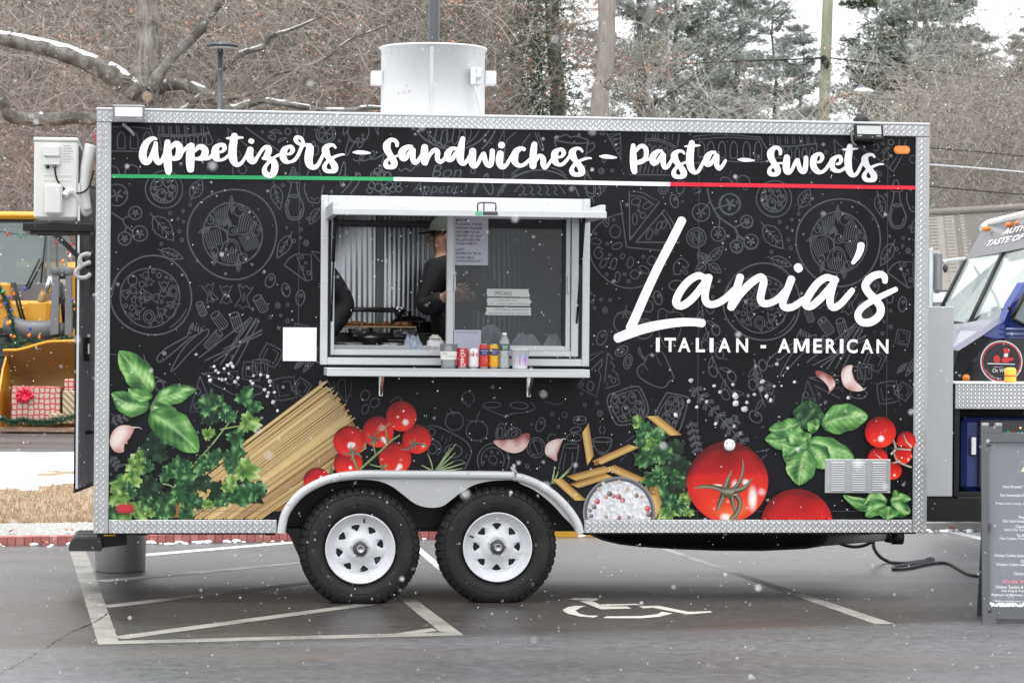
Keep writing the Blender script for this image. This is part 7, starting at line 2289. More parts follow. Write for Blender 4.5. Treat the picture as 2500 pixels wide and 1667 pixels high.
# ---- people inside
def skin_mesh(name, verts, edges, radii, mat, sub=2):
 me = bpy.data.meshes.new(name); me.from_pydata(verts, edges, [])
 o = bpy.data.objects.new(name, me); COL.objects.link(o)
 md = o.modifiers.new('skin', 'SKIN'); md.use_smooth_shade = True
 ly = me.skin_vertices[0] if me.skin_vertices else None
 if ly is None:
  bm = bmesh.new(); bm.from_mesh(me); bm.verts.layers.skin.verify(); bm.to_mesh(me); bm.free(); ly = me.skin_vertices[0]
 for i, r in enumerate(radii):
  ly.data[i].radius = r if isinstance(r, tuple) else (r, r)
  ly.data[i].use_root = (i == 0)
 sb_ = o.modifiers.new('sub', 'SUBSURF'); sb_.levels = sub; sb_.render_levels = sub
 dg = bpy.context.evaluated_depsgraph_get()
 m2 = bpy.data.meshes.new_from_object(o.evaluated_get(dg))
 bpy.data.objects.remove(o)
 for p in m2.polygons: p.use_smooth = True
 m2.materials.clear(); m2.materials.append(mat); m2.name = name
 return m2
M_SKIN = pm('skin', (.46,.25,.18), .5, 0, .06, 9)
M_HOOD = pm('black jacket', (.010,.010,.013), .8, 0, .3, 7, bump=.3, bscale=22)
M_TROU = pm('dark trousers', (.016,.017,.021), .85, 0, .2, 6)
FZ = TZB+.09
def person(root_xy, label, hx, face, arms, lean=0.0, cap=True):
 """upright figure in trailer-local metres; hx: head top z"""
 cx, cy = root_xy; H = hx-FZ
 hz_ = FZ+H*.53; sh = FZ+H*.815; nk = FZ+H*.86; hc = FZ+H*.925
 fx = face
 hd = Vector((cx+lean, cy, 0))
 V = [(cx,cy,hz_),(cx+lean*.4,cy,FZ+H*.66),(cx+lean*.8,cy,sh-.03),(hd.x,cy,nk),(hd.x+fx*.012,cy,hc-.03),(hd.x+fx*.005,cy,hc+.045)]
 E = [(0,1),(1,2),(2,3),(3,4),(4,5)]
 Rr = [(.16,.12),(.145,.105),(.15,.105),(.055,.055),(.080,.070),(.082,.076)]
 for sgn in (-1, 1):
  b = len(V); y = cy+sgn*.09
  V += [(cx,y,hz_-.08),(cx+.01,y,FZ+H*.28),(cx,y,FZ+.07),(cx+fx*.12,y,FZ+.035)]; E += [(0,b),(b,b+1),(b+1,b+2),(b+2,b+3)]; Rr += [.095,.062,.042,.036]
 hands = []
 for k, (shd, elb, wri, tip) in enumerate(arms):
  b = len(V); V += [shd, elb, wri]; E += [(2,b),(b,b+1),(b+1,b+2)]; Rr += [.062,.048,.033]
  hands.append((Vector(elb), Vector(wri), Vector(tip)))
 body = skin_mesh('person', V, E, Rr, M_SKIN)
 # hands: palm, four fingers, thumb appended as their own chains joined at the wrist
 o = bpy.data.objects.new('person', body); COL.objects.link(o)
 tag(o, label, 'person'); o.matrix_world = _trm
 m = MB()
 for (elb, wri, tip) in hands:
  d = (tip-wri); L = d.length; d.normalize(); sd = d.cross(Vector((0,1,0)));
  sd = sd.normalized() if sd.length > .1 else Vector((0,0,1)); up = sd.cross(d)
  m.tube([wri-d*.02, wri+d*.03, wri+d*.085], [.028,.038,.034], 10)
  for q, (off, ln) in enumerate(((-.028,.062),(-.010,.074),(.010,.070),(.028,.055))):
   a = wri+d*.08+sd*off; b_ = a+d*ln*.5+up*.008; c = a+d*ln*.85+up*.03
   m.tube([a-d*.01, b_, c], [.0095,.009,.007], 7)
  a = wri+d*.03-sd*.03; m.tube([a, a-sd*.025+d*.03, a-sd*.022+d*.06], [.012,.011,.008], 7)
 # nose, brow, ear, beard line
 n0 = Vector((hd.x+fx*.085, cy, hc-.005))
 m.tube([n0+Vector((0,0,.03)), n0+Vector((fx*.016,0,.005)), n0+Vector((fx*.024,0,-.015)), n0+Vector((0,0,-.024))], [.008,.012,.014,.008], 8)
 m.tube([n0+Vector((fx*.004,-.018,-.048)), n0+Vector((fx*.010,0,-.050)), n0+Vector((fx*.004,.018,-.048))], .007, 6)
 m.sphere((hd.x-fx*.006, cy-.078, hc+.0), .026, 10, 8, (.7,.35,1.2))
 m.build('hands_and_face', M_SKIN, o)
 m = MB()
 for s_ in (-1,1): m.sphere((hd.x+fx*.072, cy+s_*.030, hc+.022), .010, 8, 6)
 m.build('eyes', pm('eye', (.05,.04,.035), .2), o)
 J = [V[0], V[1], V[2], (V[3][0], V[3][1], V[3][2]-.02)]
 JE = [(0,1),(1,2),(2,3)]; JR = [(.195,.15),(.185,.14),(.185,.14),(.085,.085)]
 for (shd, elb, wri, tip) in arms:
  b = len(J); w2 = tuple(Vector(elb).lerp(Vector(wri), .92)); J += [shd, elb, w2]; JE += [(2,b),(b,b+1),(b+1,b+2)]; JR += [.088,.074,.055]
 jm = skin_mesh('hooded_jacket', J, JE, JR, M_HOOD)
 jo = bpy.data.objects.new('hooded_jacket', jm); COL.objects.link(jo); jo.parent = o
 m = MB(); m.tube(catmull([(hd.x-fx*.07,cy-.09,nk-.01),(hd.x-fx*.10,cy,nk+.035),(hd.x-fx*.07,cy+.09,nk-.01),(hd.x+fx*.05,cy+.08,nk-.05),(hd.x+fx*.08,cy,nk-.07),(hd.x+fx*.05,cy-.08,nk-.05)], 4, True), .045, 8, closed=True); m.build('hood', M_HOOD, o)
 T = [(cx,cy,hz_+.02)]; TE = []; TRr = [(.175,.14)]
 for sgn in (-1,1):
  b = len(T); y = cy+sgn*.09; T += [(cx,y,hz_-.08),(cx+.01,y,FZ+H*.28),(cx,y,FZ+.09)]; TE += [(0,b),(b,b+1),(b+1,b+2)]; TRr += [.11,.08,.065]
 tm = skin_mesh('trousers', T, TE, TRr, M_TROU); to = bpy.data.objects.new('trousers', tm); COL.objects.link(to); to.parent = o
 if cap:
  m = MB(); cc = (hd.x-fx*.004, cy, hc+.040)
  n_, k_ = 24, 7; rows = []
  for j in range(k_+1):
   t = math.pi/2*j/k_
   rows.append([m.vert((cc[0]+.104*math.cos(t)*math.cos(2*math.pi*i/n_), cc[1]+.094*math.cos(t)*math.sin(2*math.pi*i/n_), cc[2]+.105*math.sin(t))) for i in range(n_)])
  for A, B in zip(rows[:-1], rows[1:]):
   for i in range(n_): m.face((A[i], A[(i+1) % n_], B[(i+1) % n_], B[i]), True)
  co = m.build('cap', pm('grey-green cap', (.085,.095,.080), .85, 0, .15, 20), o)
  m = MB(); br = []
  for q in range(9):
   a = -1.0+2.0*q/8
   br.append((m.vert((cc[0]+fx*.095*math.cos(a), cc[1]+.088*math.sin(a), cc[2]+.004)), m.vert((cc[0]+fx*(.10+.072*math.cos(a)), cc[1]+.084*math.sin(a), cc[2]-.012)), m.vert((cc[0]+fx*(.10+.072*math.cos(a)), cc[1]+.084*math.sin(a), cc[2]-.018)), m.vert((cc[0]+fx*.095*math.cos(a), cc[1]+.088*math.sin(a), cc[2]-.004))))
  for A, B in zip(br[:-1], br[1:]):
   for i in range(4): m.face((A[i], A[(i+1) % 4], B[(i+1) % 4], B[i]), True)
  m.build('cap_brim', M_BLACK, co)
  m = MB(); m.sphere((hd.x-fx*.040, cy, hc+.012), .066, 16, 10, (1,1.1,.95)); m.build('hair', pm('dark hair', (.02,.015,.012), .7), o)
 else:
  m = MB(); m.sphere((hd.x-fx*.02, cy, hc+.045), .095, 16, 10, (1,.95,.85)); m.build('hair', pm('dark hair', (.02,.015,.012), .7), o)
 return o
py_ = .86
hx_, htop = S(1086, 527, py_)
L3 = lambda px, py, y: (*[S(px, py, y)[0]], y, S(px, py, y)[1])
person((hx_+.07, py_), 'man in a grey-green cap and black hooded jacket holding something at the window', htop, -1,
       [(L3(1068,655,py_-.16), L3(1034,757,py_-.20), L3(1092,722,py_-.36), L3(1118,712,py_-.38)), (L3(1165,655,py_+.16), L3(1205,750,py_-.02), L3(1142,722,py_-.34), L3(1112,714,py_-.38))], -.07)
hx2, htop2 = S(735, 560, .95)
person((hx2-.08, .95), 'person in a black jacket, only the bent elbow showing at the left of the window', htop2, -1,
       [(L3(775,640,.80), L3(848,748,.78), L3(778,840,.62), L3(765,850,.5)), (L3(690,650,1.10), L3(650,760,1.1), L3(690,800,.9), L3(720,810,.8))], .0, False)
# ================================================================== things standing round the trailer
# bin under the rear corner
bx_g = G(285, 1399);
BIN = tag(empty('trash_bin', (bx_g[0], bx_g[1]+.165, 0)), 'grey round trash bin standing behind the rear step', 'bin')
M_BIN = pm('galvanised grey bin', (.235,.24,.245), .45, .35, .1, 6, rvar=.08)
mb = MB(); mb.lathe([(0,.0),(.158,.0),(.165,.008),(.170,.25),(.172,.42),(.180,.425),(.182,.435),(.174,.44),(.168,.42)], 40, 'z'); mb.build('drum', M_BIN, BIN)
mb = MB(); mb.lathe([(.1725,.395),(.185,.40),(.186,.44),(.17,.46),(.06,.475),(0,.476)], 40, 'z'); mb.build('lid', M_BIN, BIN)
mb = MB()
for k in range(13):
 th = -.10+.46*k/12
 i = mb.vert((.1702*math.sin(th-.12), -.1702*math.cos(th-.12), .205)); j = mb.vert((.1706*math.sin(th-.12), -.1706*math.cos(th-.12), .25))
 if k: mb.face((i-2, i, j, j-2))
mb.build('grip_recess_shade', pm('bin recess shade', (.16,.165,.17), .5, .3), BIN)  # flat patch, the shade of the recess is its darker grey
# power cable on the ground
mb = MB()
def f16(x, y): return (1860+x*ZS, 1237+y*ZS)
top = [tuple(AT(*f16(x, y), 18.4)) for x, y in ((690,322),(760,345),(840,353),(920,338),(985,305))]
mb.tube(catmull(top, 6), .0125, 8)
path = [tuple(AT(*f16(990,298), 18.6)), tuple(AT(*f16(1000,370), 18.8)), tuple(AT(*f16(1050,440), 19.0))]
path += [(*G(*f16(x, y), .014), .014 + dz) for x, y, dz in ((1120,482,0),(1200,496,0),(1300,497,0),(1420,482,.0),(1505,458,0),(1528,468,.002),(1480,490,.006),(1330,512,.0),(1200,530,0),(1166,545,0),(1210,552,0),(1320,540,0),(1440,512,.0),(1550,497,0),(1640,496,0),(1700,515,0),(1760,550,0),(1850,595,0),(1960,615,0),(2100,640,0),(2334,660,0))]
mb.tube(catmull(path, 6), .0125, 8)
tag(mb.build('power_cable', pm('black rubber cable', (.014,.014,.015), .45)), 'thick black cable looping on the ground beside the menu board', 'cable')

# sandwich board
sp = G(2397, 1521)
SX, SYY = sp[0], sp[1]
kx = SYY/F_PX
SB = tag(empty('sandwich_board', (SX, SYY, 0)), 'grey plastic sandwich board with a white-lettered menu beside the black cable', 'sign')
SB.rotation_euler = (0, 0, R(-2))
W_, H_ = .64, (1520-1031)*kx
tl = R(6)
def BP(x, z, n=0.0): return (x, z*math.sin(tl)-n, z*math.cos(tl))
def bbox_(m, x0, x1, z0, z1, n0, n1):
 i = [m.vert(BP(x, z, n)) for n in (n0, n1) for (x, z) in ((x0,z0),(x1,z0),(x1,z1),(x0,z1))]
 for q in ((0,3,2,1),(4,5,6,7),(0,1,5,4),(1,2,6,5),(2,3,7,6),(3,0,4,7)): m.face([i[k] for k in q])
M_SBF = pm('sign frame plastic', (.085,.090,.096), .5, 0, .08, 8)
def zp_(py): return (1520-py)*kx
m = MB()
fwid = .040
bbox_(m, 0, fwid, .0, zp_(1076), 0, .03); bbox_(m, W_-fwid, W_, .0, zp_(1076), 0, .03)
bbox_(m, fwid, W_-fwid, zp_(1507), zp_(1478), .001, .029); bbox_(m, 0, W_, zp_(1076)+.0005, zp_(1102)*0+zp_(1076)+.0525, .001, .029)
bbox_(m, .0, .115, zp_(1076)+.053, zp_(1040), .0, .03); bbox_(m, W_-.115, W_, zp_(1076)+.053, zp_(1040), .0, .03)
m.build('front_frame', M_SBF, SB)
for x0 in (0, W_-.075):
 m = MB(); bbox_(m, x0, x0+.075, .0, .055, .0305, .036); m.build('foot', M_SBF, SB)
m = MB()
for x0 in (.0, .075, W_-.115, W_-.045):
 m.tube([BP(x0+.002, zp_(1036), .015), BP(x0+.042, zp_(1036), .015)], .016, 12)
m.build('hinge_knuckles', pm('hinge grey', (.22,.225,.235), .4), SB)
m = MB(); bbox_(m, fwid+.001, W_-fwid-.001, zp_(1478)+.001, zp_(1076)-.001, .006, .010)
panel = m.build('menu_panel', pm('glossy menu panel', (.165,.17,.19), .22, 0, .10, 2, spec=.5), SB)
m = MB()
for (x, py) in ((.052,1083),(.052,1488)):
 c = BP(x-.012, zp_(py), .0305); m.lathe([(0,-.001),(.011,-.001),(.012,.001)], 16, 'y', c)
bbox_(m, fwid-.004, fwid+.010, zp_(1295), zp_(1275), .03, .038)
m.build('frame_clips', M_DGREY, SB)
MENU = [('Hand Breaded "Cutlets"',2450,1182,1189,.5),('Our homemade Rolls',2443,1202.5,1210,.5),('Fried until crispy, tossed in sauce',2432.5,1224,1231,.5),('The Italian',2486.5,1257,1264,1),('Our hand breaded cutlet',2449,1266,1273,.5),('Classic',2480,1279,1286,1),('Same Chx Cutlet, marinara',2453,1287.5,1294.5,.5),('The Boss',2482,1301,1308,1),('Chx Cutlets, Prosciutto',2441,1309,1316,.5),('Chicken Cutlets baked with sauce',2427,1350,1357,.5),('Classic Parm',2492,1363.5,1370.5,1),('Chicken Cutlets baked in',2433,1372,1379,.5),('Choice of Pasta',2474.5,1394,1401,1),('Chicken Tenders & Fries',2430,1426.5,1434,1),('Hot Dog & Fries',2445,1436.5,1444,1),('Rigatoni w/ Marinara or Butter',2421,1446.5,1454,1),('* Before placing your order, please inform',2423,1462,1468.5,.3)]
m = MB()
for (t, px, y0, y1, bw) in MENU:
 wdt = max(.02, len(t)*.0098*(y1-y0)/7*.82)
 x0 = (px-2397)*kx
 x1 = min(W_-fwid-.01, x0+wdt)
 add_text(m, t, (x0, x1, zp_(y1), zp_(y0)), lambda u, w: BP(u, w, .0108), size=1, bold=.012*bw)
m.build('menu_lettering', M_WHITE, SB, fix=False)
m = MB(); add_text(m, 'Kids Menu', ((2449-2397)*kx, (2449-2397)*kx+.20, zp_(1421), zp_(1413)), lambda u, w: BP(u, w, .0108), size=1, bold=.02); m.build('menu_heading', pm('pink heading', C3(226,130,150,.9), .5), SB, fix=False)
m = MB(); px0 = (2494-2397)*kx
m.poly([BP(px0, zp_(1148), .0108), BP(px0+.02, zp_(1149), .0108), BP(px0+.06, zp_(1122), .0108), BP(px0+.035, zp_(1125), .0108)]); m.build('menu_flourish', pm('cream print', C3(235,225,190,.9), .5), SB, fix=False)
m = MB(); rd = random.Random(6)
for k in range(420):
 x = rd.uniform(fwid+.005, W_-fwid-.005); hmax = .026*(1-.4*abs(math.sin(x*9)))
 c = BP(x, zp_(1478)+rd.uniform(0, 1)**1.5*hmax, .012+rd.uniform(0, .008)); m.sphere(c, rd.uniform(.003, .006), 6, 4)
o = m.build('caught_snow', M_SNOW, SB, fix=False); o['kind'] = 'stuff'
m = MB()
i = []
def RP(x, z, n): return (x+.012, .42-z*.34/1.1+n, z)
for (x0, x1, z0, z1) in ((.02,.05,0,1.05),(W_-.04,W_,0,1.05),(.04,W_-.04,.02,.09),(.04,W_-.04,.95,1.05)):
 i = [m.vert(RP(x, z, n)) for n in (0, .028) for (x, z) in ((x0,z0),(x1,z0),(x1,z1),(x0,z1))]
 for q in ((0,3,2,1),(4,5,6,7),(0,1,5,4),(1,2,6,5),(2,3,7,6),(3,0,4,7)): m.face([i[k] for k in q])
m.build('rear_frame', M_DGREY, SB)

# generator on the tongue tray and the bottle on the shelf above it
gy = ny+.10
gxa = lx(2352, 1120, gy); gxb = lx(2660, 1120, gy); gza = tz1+.031; gzb = lz(2400, 1020, gy)
GEN = tag(empty('generator', _trm @ Vector((gxa, gy, gza)), TYAW), 'dark blue generator under the tread-plate shelf behind the menu board', 'generator')
gw, gh = gxb-gxa, gzb-gza
M_GBL = pm('generator blue', (.018,.032,.16), .35, 0, .1, 5)
m = MB(); m.box(.0,gw,.02,.42,0,gh,.03); m.build('body', M_GBL, GEN)
m = MB(); a = lx(2368, 1100, gy)-gxa; m.box(a, a+.045, -.01, .018, lz(2368, 1112, gy)-gza, lz(2368, 1064, gy)-gza, .008); lt = m.build('latch', M_CHROME, GEN)
m = MB(); m.tube([(a+.022,-.014,lz(2368,1085,gy)-gza),(a+.022,-.002,lz(2368,1085,gy)-gza)], .010, 10); m.build('latch_pin', M_CHROME, lt)
m = MB(); a = lx(2390, 1100, gy)-gxa; m.box(a, gw-.05, -.02, .018, .02, gh-.01, .008); pn = m.build('control_panel', M_DGREY, GEN)
m = MB(); a = lx(2470, 1060, gy)-gxa; zc = lz(2470, 1060, gy)-gza; m.box(a, a+.10, -.024, -.0205, zc-.03, zc+.03, .004); m.build('display', pm('display glass', (.02,.05,.05), .2), pn)
m = MB(); add_text(m, '0.0.1', (a+.03, a+.085, zc-.012, zc+.014), lambda u, w: (u, -.0245, w), size=1, bold=.02); m.build('display_digits', pm('lit digits', (.3,.8,.7), .4, emit=(.3,.9,.75), estr=1.2), pn, fix=False)
m = MB(); a = lx(2459, 1060, gy)-gxa; m.box(a-.016, a+.014, -.030, -.0205, zc-.03, zc+.028, .008); m.build('green_cover', pm('green knob', C3(40,140,70,.9), .4), pn)
m = MB(); a = lx(2468, 1056, gy)-gxa; m.box(a-.005, a+.006, -.029, -.0205, zc-.01, zc+.03, .003); m.build('red_switch', pm('red switch', C3(190,40,40,.9), .4), pn)
m = MB(); c = S(2492, 1044, gy-.03); m.sphere((c[0]-gxa, -.024, c[1]-gza), .005, 8, 6); m.build('warning_lamp', pm('amber lamp', (.9,.4,.05), .3, emit=(1,.45,.08), estr=2.5), pn)
bxp = lx(2466.5, 930, ny+.12)
YB = tag(empty('yellow_bottle', _trm @ Vector((bxp, ny+.12, gz1)), TYAW), 'short yellow bottle with a red stripe standing on the tread-plate shelf', 'bottle')
m = MB(); m.lathe([(0,0),(.034,0),(.0375,.004),(.0375,.074),(.035,.086),(.026,.095),(0,.097)], 28, 'z'); m.build('bottle', pm('bright yellow plastic', C3(250,206,70,.95), .35), YB)
m = MB(); m.lathe([(.0379,.038),(.0379,.046)], 28, 'z'); m.build('red_stripe', pm('orange-red stripe', C3(220,80,40,.95), .4), YB)
# ================================================================== trees and brush
M_BARK = pm('grey bark', (.165,.145,.13), .9, 0, .6, 4, bump=1.0, bscale=9, stretch=(2.5, 2.5, .4), detail=8)
M_BARKL = pm('pale bark', (.28,.25,.225), .9, 0, .25, 6, bump=.6, bscale=12, stretch=(3, 3, .6))
M_TWIG = pm('winter twigs', (.26,.23,.20), .9, 0, .25, 1.5)
M_TWIGR = pm('reddish twigs', (.27,.215,.195), .9, 0, .25, 1.5)
M_TWIGL = pm('pale twigs', (.42,.395,.365), .9, 0, .2, 1.5)
M_NEED = pm('haze-paled pine needles', (.33,.35,.325), .8, 0, .35, 1.2)  # haze is put into the colour: needles paled, no air volume
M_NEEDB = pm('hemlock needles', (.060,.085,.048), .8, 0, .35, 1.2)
M_RUST = pm('clinging oak leaves', (.38,.20,.135), .8, 0, .35, 2.0)

def seg_tube(mb, pts, rs, n):
 mb.tube(pts, rs, n, caps=False, smooth=n > 4)
def limb(mb_t, mb_c, rd, p, d, L, r, lev, maxlev, gn, droop):
 """one branch and what grows on it"""
 k = 5 if lev < 2 else 4
 pts = [p]; q = p.copy(); dd = d.normalized()
 for i in range(k):
  dd = (dd+Vector((rd.gauss(0, .16), rd.gauss(0, .16), rd.gauss(0, .13)+droop))).normalized()
  q = q+dd*(L/k); pts.append(q.copy())
 rs = [max(.0045, r*(1-.80*i/k)) for i in range(k+1)]
 seg_tube(mb_t if lev < 1 else mb_c, pts, rs, 6 if lev < 1 else (4 if lev < 2 else 3))
 if lev >= maxlev: return
 for c in range(gn[lev]):
  t = rd.uniform(.22 if lev else .30, 1.0)
  i = min(k-1, int(t*k)); f = t*k-i
  s_ = pts[i].lerp(pts[i+1], f); ax = (pts[i+1]-pts[i]).normalized()
  side = ax.orthogonal().normalized(); side.rotate(Matrix.Rotation(rd.uniform(0, 6.283), 3, ax))
  nd = (ax*rd.uniform(.35, .9)+side*rd.uniform(.6, 1.0)+Vector((0, 0, .18))).normalized()
  limb(mb_t, mb_c, rd, s_, nd, L*rd.uniform(.34, .58)*(1.1-.4*t), max(.005, r*(1-.7*t)*.5), lev+1, maxlev, gn, droop)
def make_bare(seed, H, r, gn, first=.35, spread=1.0, lean=0.0):
 rd = random.Random(seed); T = MB(); Cm = MB()
 pts = []; p = Vector((0, 0, -.1)); d = Vector((lean, 0, 1)).normalized()
 K = 9
 for i in range(K+1):
  pts.append(p.copy()); d = (d+Vector((rd.gauss(0, .05), rd.gauss(0, .05), .05))).normalized(); p = p+d*(H/K)
 rs = [r*(1-.86*i/K) for i in range(K+1)]
 T.tube(pts, rs, 9, caps=False)
 for c in range(gn[0]):
  t = rd.uniform(first, 1.0); i = min(K-1, int(t*K)); s_ = pts[i].lerp(pts[i+1], t*K-i)
  a = rd.uniform(0, 6.283); up = rd.uniform(.25, 1.1)
  limb(T, Cm, rd, s_, Vector((math.cos(a), math.sin(a), up)), H*(.42-.24*t)*rd.uniform(.7, 1.15)*spread, r*(1-.8*t)*.45, 0, 2, gn[1:], .02)
 return T, Cm
def make_pine(seed, H, r, dens=1.0, first=.25, wid=.22):
 rd = random.Random(seed); T = MB(); Cm = MB(); N = MB()
 pts = [Vector((rd.gauss(0, .02)*i, rd.gauss(0, .02)*i, H*i/8-.1)) for i in range(9)]
 T.tube(pts, [r*(1-.9*i/8) for i in range(9)], 8, caps=False)
 z = H*first
 while z < H*.99:
  f = (z/H-first)/(1-first)
  Lb = H*wid*(1-f)**.75*rd.uniform(.65, 1.15)+.3
  for k in range(rd.randint(4, 6)):
   if rd.random() < .16: continue
   a = rd.uniform(0, 6.283); d = Vector((math.cos(a), math.sin(a), rd.uniform(-.05, .35)))
   b = [Vector((pts[0].x, pts[0].y, z))]
   q = b[0].copy(); dd = d.copy()
   for i in range(4):
    dd = (dd+Vector((rd.gauss(0, .1), rd.gauss(0, .1), .06))).normalized(); q = q+dd*Lb/4; b.append(q.copy())
   T.tube(b, [max(.008, .035*(1-f)*(1-.8*i/4)) for i in range(5)], 4, caps=False)
   for j in range(int(34*dens*Lb/2)+10):
    t = rd.uniform(.25, 1.02); i = min(3, int(t*4)); c = b[i].lerp(b[i+1], min(1, t*4-i))
    c = c+Vector((rd.gauss(0, .16), rd.gauss(0, .16), rd.gauss(.03, .06)))*min(1.4, Lb)
    for q_ in range(8):
     v = Vector((rd.gauss(0, 1), rd.gauss(0, 1), rd.gauss(.25, .7))).normalized()*rd.uniform(.14, .28)
     w = v.orthogonal().normalized()*.019
     w.rotate(Matrix.Rotation(rd.uniform(0, 3.1), 3, v.normalized()))
     i0 = N.vert(c-w); i1 = N.vert(c+w); i2 = N.vert(c+v); N.face((i0, i1, i2))
  z += rd.uniform(.45, .95)*(1.05-.5*f)
 return T, N
def thing_tree(name, T, Cm, tm, cm, crown_name='crown'):
 root = empty(name)
 T.build('trunk', tm, root, fix=False); Cm.build(crown_name, cm, root, fix=False)
 return root
BARE = [thing_tree('bare_tree', *make_bare(s, H, r, gn, f), tm, cm) for (s, H, r, gn, f, tm, cm) in (
 (1, 11.5, .14, (17, 7, 6), .30, M_BARK, M_TWIG), (2, 10.0, .10, (16, 7, 6), .28, M_BARK, M_TWIGR), (3, 12.5, .17, (18, 7, 6), .35, M_BARKL, M_TWIGL), (4, 9.0, .09, (16, 7, 7), .22, M_BARKL, M_TWIGL))]
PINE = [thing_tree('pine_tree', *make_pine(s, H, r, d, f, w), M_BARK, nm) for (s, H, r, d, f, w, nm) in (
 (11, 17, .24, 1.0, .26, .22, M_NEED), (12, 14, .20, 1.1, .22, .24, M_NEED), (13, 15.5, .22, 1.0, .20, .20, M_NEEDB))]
used = set()
def put(proto, loc, rz, sc, label, cat, group):
 o = proto if id(proto) not in used else copy_tree(proto)
 used.add(id(proto))
 o.location = loc; o.rotation_euler = (0, 0, rz); o.scale = (sc, sc, sc)
 return tag(o, label, cat, group)
rt = random.Random(5)
def gz(x, y): return hillz(x, y) if y > 62 else 0.0
# brown wood on the left
for (px, Y, v) in ((-60,70,0),(40,60,3),(95,74,2),(170,64,1),(235,78,0),(300,68,3),(420,72,1),(455,60,2),(520,80,0),(590,66,3),(640,74,1),(690,59,0),(745,70,2),(800,63,3),(850,78,1),(905,68,0),(960,60,2),(1000,74,3),(1030,66,1),(120,86,1),(380,88,0),(560,90,2),(760,88,1),(930,86,3)):
 p = AT(px, 800, Y)
 put(BARE[v], (p.x, Y, gz(p.x, Y)-.1), rt.uniform(0, 6.28), rt.uniform(.9, 1.2), 'slender bare tree in the brown brushy wood behind the oak', 'tree', 'bare trees of the brown wood')
# pale bare trees on the right
for (px, Y, v, s_) in ((1110,72,2,.8),(1410,74,3,.75),(1580,70,3,.85),(1650,64,2,.70),(1740,72,3,.86),(1850,66,3,.88),(1960,70,3,.86),(2160,68,3,.85),(2240,64,3,.92),(2300,70,3,.95),(2380,68,1,.88),(2430,63,3,.88),(2500,70,3,.86),(2450,78,0,.8)):
 p = AT(px, 800, Y)
 put(BARE[v], (p.x, Y, gz(p.x, Y)-.1), rt.uniform(0, 6.28), s_*rt.uniform(.95, 1.05), 'pale bare tree growing in front of the hazy pines', 'tree', 'bare trees before the pines')
# pines
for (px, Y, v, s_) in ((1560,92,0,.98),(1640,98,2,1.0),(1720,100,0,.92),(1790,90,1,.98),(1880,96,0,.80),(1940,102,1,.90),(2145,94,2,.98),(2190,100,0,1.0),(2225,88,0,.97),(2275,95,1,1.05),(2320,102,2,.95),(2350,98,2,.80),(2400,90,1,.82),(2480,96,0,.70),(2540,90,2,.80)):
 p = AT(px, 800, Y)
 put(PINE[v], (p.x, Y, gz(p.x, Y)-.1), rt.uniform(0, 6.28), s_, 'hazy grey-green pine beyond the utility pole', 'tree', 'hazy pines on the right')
for (px, Y, v, s_) in ((330,94,2,.9),(130,96,1,.9),(740,92,2,.95),(860,90,1,1.0),(1010,84,2,.95),(560,98,0,.9)):
 p = AT(px, 800, Y)
 put(PINE[v], (p.x, Y, gz(p.x, Y)-.1), rt.uniform(0, 6.28), s_, 'dark evergreen deep inside the brown wood behind the oak', 'tree', 'evergreens inside the wood')

# big near trunks that cross the skyline
def trunk_tree(label, pts, Y, mat, ivy=None, twigs=26, seed=0, rust=0):
 rd = random.Random(seed)
 root = empty('pine_tree' if ivy is None else 'ivy_clad_tree', (0, 0, 0))
 P = [AT(x, y, Y) for (x, y, w) in pts]; W = [w/2*Y/F_PX for (x, y, w) in pts]
 P = [Vector((P[0].x+(P[0].x-P[1].x)*.3, Y, 0.0-.1))]+P; W = [W[0]*1.35]+W
 c = catmull([(*p, w) for p, w in zip(P, W)], 5)
 T = MB(); T.tube([q[:3] for q in c], [q[3]*(1+.05*math.sin(i*1.7)) for i, q in enumerate(c)], 14, caps=False)
 T.build('trunk', mat, root, fix=False)
 Cm = MB(); Tm = MB()
 for k in range(twigs):
  i = rd.randrange(len(c)//3, len(c)); q = Vector(c[i][:3]); a = rd.uniform(0, 6.28)
  limb(Cm, Cm, rd, q, Vector((math.cos(a), math.sin(a)*.6, rd.uniform(-.2, .5))), rd.uniform(.8, 2.4), .022, 1, 3, (6, 6, 5), -.02)
 Cm.build('branches', M_TWIG, root, fix=False)
 if rust:
  L = MB()
  for k in range(rust):
   v = Vector(rd.choice(Cm.v))
   if v.z < 5.5: continue
   for j in range(7):
    u = v+Vector((rd.gauss(0, .07), rd.gauss(0, .07), rd.gauss(-.05, .08)))
    a = Vector((rd.gauss(0, 1), rd.gauss(0, 1), rd.gauss(0, 1))).normalized()*.045; b = a.orthogonal().normalized()*.026
    L.poly([u-a, u+b, u+a, u-b])
  L.build('clinging_leaves', M_RUST, root, fix=False)
 if ivy:
  L = MB()
  for k in range(ivy[0]):
   z = rd.uniform(ivy[1], ivy[2]); f = min(range(len(c)), key=lambda i: abs(c[i][2]-z)); q = c[f]
   a = rd.uniform(0, 6.28); rr = q[3]+abs(rd.gauss(0, ivy[3]))
   u = Vector((q[0]+rr*math.cos(a)-ivy[4], q[1]+rr*math.sin(a), z))
   for j in range(5):
    v = Vector((rd.gauss(0, 1), rd.gauss(0, 1), rd.gauss(0, .7))).normalized()*rd.uniform(.06, .15); w = v.orthogonal().normalized()*.012
    i0 = L.vert(u-w); i1 = L.vert(u+w); i2 = L.vert(u+v); L.face((i0, i1, i2))
  L.build('needles', M_NEEDB, root, fix=False)
 return tag(root, label, 'tree')
trunk_tree('straight grey pine trunk just right of the white roof fan', [(1170,290,34),(1163,120,32),(1160,0,30),(1156,-160,28)], 62, M_BARK, None, 22, 1, 40)
